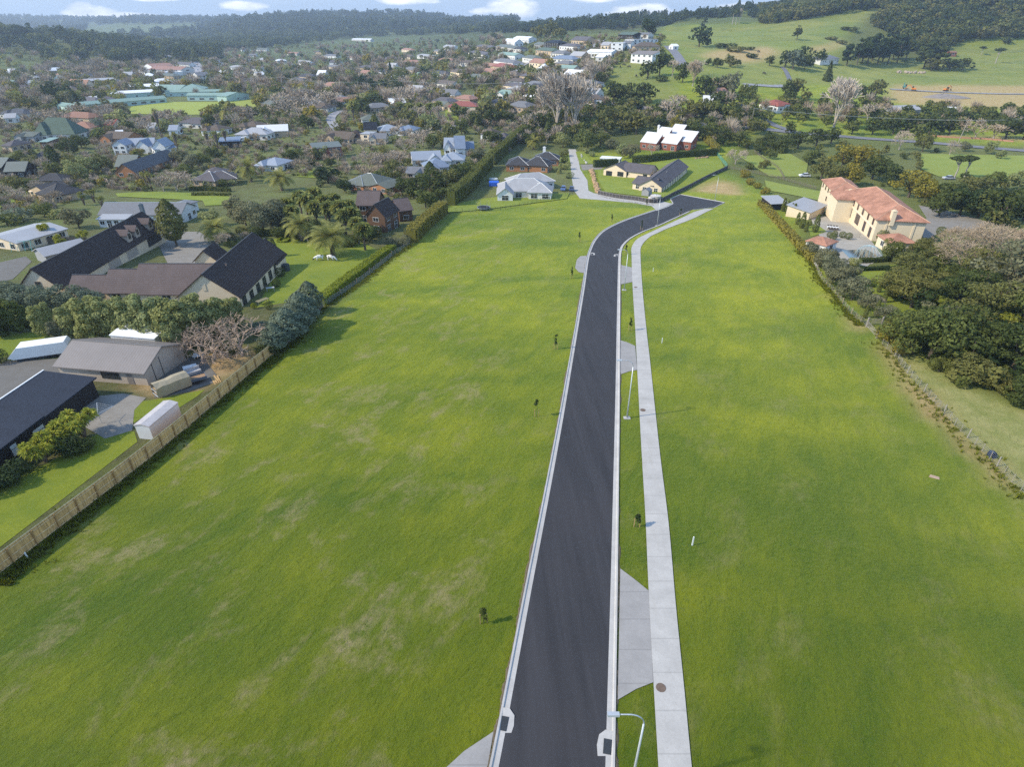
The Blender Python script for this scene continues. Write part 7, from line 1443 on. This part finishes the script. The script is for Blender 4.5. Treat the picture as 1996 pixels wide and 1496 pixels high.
# ------------------------------------------------------------------ labels that tell look-alikes apart
LM_=[(370,208,'the school playing field'),(230,195,'the long aqua school block'),(345,168,'the school hall'),(320,132,'the pale shopping building'),(103,250,'the pyramid-roofed hall'),(275,285,'the blue-roofed white house'),(285,320,'the grey house with the timber veranda'),(120,362,'the dark hip-roofed house'),(290,415,'the long weatherboard villa'),(40,450,'the cream shed'),(190,500,'the dormered barn'),(430,565,'the farmhouse gable'),(420,340,'the taupe brick house'),(25,325,'the black chalet'),
 (640,290,'the red brick flats'),(730,350,'the orange-brick ranch house'),(745,415,'the brown timber chalet'),(850,310,'the pale lilac-roofed house'),(897,285,'the steep blue-gabled house'),(903,205,'the rose-red roofed house'),(803,175,'the tall grey gabled house'),(624,143,'the tall white house'),(798,118,'the orange-roofed bungalow'),(973,130,'the red hip-roofed house'),(1030,355,'the white tiled house'),(1045,300,'the dark hip-roofed brick house'),(1090,170,'the giant bare poplars'),(1255,340,'the courtyard house'),(1300,275,'the white sawtooth roofs'),(1188,305,'the white carport'),(1215,225,'the belt of dark trees'),(1260,95,'the brown-roofed house by the hill road'),(1218,65,'the dark green-roofed hilltop house'),(1092,114,'the blue hip-roofed hill house'),(1072,82,'the dark hilltop house'),(1315,110,'the straight hill road'),(1384,197,'the white-roofed house below the hill'),(1525,205,'the red-roofed cottage'),(1620,190,'the giant bare tree'),(1618,118,'the grey farmhouse'),(1700,90,'the pine plantation'),(1860,102,'the rust-red shed'),(1840,188,'the gravel heap'),(1397,50,'the white farm building'),(1772,215,'the glasshouse-like building'),(1868,255,'the leaning power pole'),(1700,410,'the mansion'),(1520,395,'the open shelter'),(1600,470,'the garden pavilion'),(1690,495,'the pool'),(1700,640,'the farm gate'),(1935,890,'the blue tub'),(1850,430,'the oval lawn'),(1520,262,'the road junction'),(60,700,'the white caravan'),(210,700,'the workshop'),(100,800,'the dark navy-roofed shed'),(275,820,'the white garden shed'),(630,500,'the cow statues'),(470,650,'the low bare tree by the fence'),(650,450,'the palm grove'),(1410,350,'the green netting fence'),(650,235,'the winding road'),(385,135,'the wide main road'),(1,110,'the green hillock'),(915,105,'the dark house on the slope'),(703,76,'the long white warehouse'),(510,255,'the long white-roofed house'),(447,270,'the three-bay garage'),(1120,330,'the long driveway'),(943,400,'the trampoline'),(150,160,'the rust-roofed gabled house')]
def rel(dx,dy):
    if hypot(dx,dy)<9: return 'close beside'
    if abs(dx)>1.1*abs(dy): return 'right of' if dx>0 else 'left of'
    return 'just below' if dy>0 else 'behind'
seen={}
def short(s):
    w=s.split()
    while len(w)>16 and 'the' in w: w.remove('the')
    return ' '.join(w[:16])
items=[]
for o,base,px,py,grp in AUTO:
    c=sorted(LM_,key=lambda l:hypot(l[0]-px,(l[1]-py)*1.8))[:3]
    d=hypot(c[0][0]-px,c[0][1]-py); hgt=o.scale[2]
    sz='' if o.get('category') in('house','car','cow') else ('tall ' if hgt>13 else ('small ' if hgt<4.5 else ''))
    if 'tall' in base or 'low' in base: sz=''
    far=''
    items.append((o,sz+base,far+rel(px-c[0][0],py-c[0][1])+' '+c[0][2],c,px,py,grp))
def assign(fn,its):
    by={}
    for it in its: by.setdefault(short(fn(it)),[]).append(it)
    return by
by=assign(lambda t:t[1]+' '+t[2],items)
for lab,its in by.items():
    if len(its)==1: its[0][0]['label']=lab; its[0][0]['group']=its[0][6]; continue
    its=sorted(its,key=lambda t:t[4])
    ords=['leftmost','second from the left','third from the left','fourth from the left','fifth from the left','sixth from the left','seventh from the left','eighth from the left','ninth from the left','tenth from the left']
    n=len(its)
    for k,t in enumerate(its):
        if n==2: w=('left-hand one of two' if k==0 else 'right-hand one of two')
        elif k==n-1: w='rightmost of %s'%(['three','four','five','six','seven','eight','nine','ten','eleven','twelve'][min(9,n-3)])
        else: w=ords[min(k,9)]
        t[0]['label']=short(t[1].replace('-crowned','').replace('-topped','')+' '+t[2]+', '+w); t[0]['group']=t[6]
# ------------------------------------------------------------------ sky, air, light, camera
W=bpy.data.worlds.new('World'); SC.world=W; W.use_nodes=True; wt=W.node_tree; wn=wt.nodes; wl=wt.links; bg=wn['Background']
SUNEL=R(39); az=atan2(-.26,-1.0)         # towards the sun: left and a little away from the camera
sky=wn.new('ShaderNodeTexSky'); sky.sky_type='NISHITA'; sky.sun_disc=False; sky.sun_elevation=SUNEL; sky.sun_rotation=pi/2-az; sky.air_density=1.0; sky.dust_density=.1; sky.ozone_density=1.5; sky.altitude=60
def wnode(t,**k):
    o=wn.new(t)
    for a,b in k.items():
        if a in o.inputs: o.inputs[a].default_value=b
        else: setattr(o,a,b)
    return o
tc=wnode('ShaderNodeTexCoord'); nrm=wnode('ShaderNodeVectorMath',operation='NORMALIZE'); wl.new(tc.outputs['Generated'],nrm.inputs[0])
sp3=wnode('ShaderNodeSeparateXYZ'); wl.new(nrm.outputs[0],sp3.inputs[0])
def wm_(op,a,b=0.0,c=None):
    o=wnode('ShaderNodeMath',operation=op)
    for i,v in enumerate((a,b,c)):
        if v is None: continue
        if isinstance(v,(int,float)): o.inputs[i].default_value=v
        else: wl.new(v,o.inputs[i])
    return o.outputs[0]
azn=wm_('DIVIDE',sp3.outputs[0],wm_('MAXIMUM',sp3.outputs[1],.05)); eln=wm_('DIVIDE',sp3.outputs[2],wm_('MAXIMUM',sp3.outputs[1],.05))
nz=wnode('ShaderNodeTexNoise',Scale=14.0,Detail=7.0,Roughness=.6); mp=wnode('ShaderNodeMapping'); mp.inputs['Scale'].default_value=(1,1,3.2); wl.new(nrm.outputs[0],mp.inputs[0]); wl.new(mp.outputs[0],nz.inputs['Vector'])
def blob(px,py,rx,ry):
    # cumulus bank: compass direction and height above the horizon
    a0=(px-998)/1359; e0=(45-py)/1588; ra=rx/1359; re=ry/1588
    u=wm_('DIVIDE',wm_('SUBTRACT',azn,a0),ra); v=wm_('DIVIDE',wm_('SUBTRACT',eln,e0),re)
    d=wm_('ADD',wm_('MULTIPLY',u,u),wm_('MULTIPLY',v,v)); return wm_('SUBTRACT',1.0,d)
M=None
for b_ in ((185,27,55,22),(230,33,95,12),(300,38,70,8),(60,37,30,4),(315,0,55,4),(488,12,55,11),(800,2,60,9),(990,16,62,22),(950,20,40,12),(1165,-2,50,9),(1245,22,60,18),(1290,38,120,8),(1440,25,55,22),(1510,14,25,12),(1370,38,50,8),(870,-25,300,14),(1300,-45,300,26),(400,-50,240,22),(1000,-95,900,24),(150,-120,400,30)):
    s=blob(*b_); M=s if M is None else wm_('MAXIMUM',M,s)
f=wm_('ADD',wm_('MAXIMUM',M,-1.2),wm_('MULTIPLY',wm_('SUBTRACT',nz.outputs['Fac'],.5),3.4)); rmp=wnode('ShaderNodeValToRGB'); rmp.color_ramp.elements[0].position=-.0; rmp.color_ramp.elements[1].position=.7; wl.new(f,rmp.inputs[0])
nw=wnode('ShaderNodeTexNoise',Scale=5.0,Detail=6.0,Roughness=.62); mpw=wnode('ShaderNodeMapping'); mpw.inputs['Scale'].default_value=(1,1,6); wl.new(nrm.outputs[0],mpw.inputs[0]); wl.new(mpw.outputs[0],nw.inputs['Vector'])
wr=wnode('ShaderNodeValToRGB'); wr.color_ramp.elements[0].position=.42; wr.color_ramp.elements[1].position=.72; wl.new(nw.outputs['Fac'],wr.inputs[0]); CF=wm_('MAXIMUM',rmp.outputs[0],wm_('MULTIPLY',wr.outputs[0],.06))
nz2=wnode('ShaderNodeTexNoise',Scale=26.0,Detail=5.0); wl.new(mp.outputs[0],nz2.inputs['Vector']); cr=wnode('ShaderNodeValToRGB'); cr.color_ramp.elements[0].color=(3.1,3.2,3.4,1); cr.color_ramp.elements[1].color=(4.6,4.6,4.6,1); cr.color_ramp.elements[0].position=.35; cr.color_ramp.elements[1].position=.6; wl.new(nz2.outputs['Fac'],cr.inputs[0])
mx=wn.new('ShaderNodeMix'); mx.data_type='RGBA'; mx.clamp_result=False; wl.new(CF,mx.inputs[0]); tn=wn.new('ShaderNodeMix'); tn.data_type='RGBA'; tn.blend_type='MULTIPLY'; tn.inputs[0].default_value=1; tn.inputs[7].default_value=(.88,.91,.92,1); wl.new(sky.outputs[0],tn.inputs[6]); hb=wn.new('ShaderNodeMix'); hb.data_type='RGBA'; el_=wnode('ShaderNodeMapRange'); el_.inputs[1].default_value=.05; el_.inputs[2].default_value=.22; wl.new(sp3.outputs[2],el_.inputs[0]); wl.new(el_.outputs[0],hb.inputs[0]); hb.inputs[6].default_value=(1.55,2.0,2.65,1); wl.new(tn.outputs[2],hb.inputs[7]); wl.new(hb.outputs[2],mx.inputs[6]); wl.new(cr.outputs[0],mx.inputs[7]); wl.new(mx.outputs[2],bg.inputs[0]); bg.inputs[1].default_value=.15
sl=bpy.data.lights.new('sun','SUN'); sl.energy=2.233; sl.angle=R(2.0); sl.color=(1,.89,.69); so=link('sun',sl); so.rotation_euler=Vector((-cos(SUNEL)*cos(az),-cos(SUNEL)*sin(az),-sin(SUNEL))).to_track_quat('-Z','Y').to_euler()
# haze
hm=bpy.data.materials.new('haze'); hm.use_nodes=True; n=hm.node_tree.nodes; n.remove(n['Principled BSDF']); pv=n.new('ShaderNodeVolumePrincipled'); pv.inputs['Color'].default_value=(.66,.79,.96,1); pv.inputs['Density'].default_value=.00015; pv.inputs['Anisotropy'].default_value=.2
hm.node_tree.links.new(pv.outputs[0],n['Material Output'].inputs['Volume'])
mb=MB(); mb.box(-7600,7600,-120,6420,float(GZ.min())-8,165); ho=link('haze',mb.mesh('haze',hm)); tag(ho,'pale blue air between the camera and the hills',None,None,'stuff')
cam=bpy.data.cameras.new('camera'); co=link('camera',cam); co.location=(0,0,HC); co.rotation_euler=(pi/2-PIT,0,0); cam.sensor_width=36; cam.lens=F/1996*36; cam.clip_end=60000; cam.clip_start=.5; SC.camera=co
SC.view_settings.view_transform='Standard'; SC.view_settings.look='None'; SC.view_settings.exposure=1.30; SC.view_settings.gamma=1
SC.cycles.max_bounces=5; SC.cycles.diffuse_bounces=3; SC.cycles.volume_bounces=0; SC.cycles.transparent_max_bounces=6; SC.cycles.use_denoising=False
SC.render.engine='CYCLES'
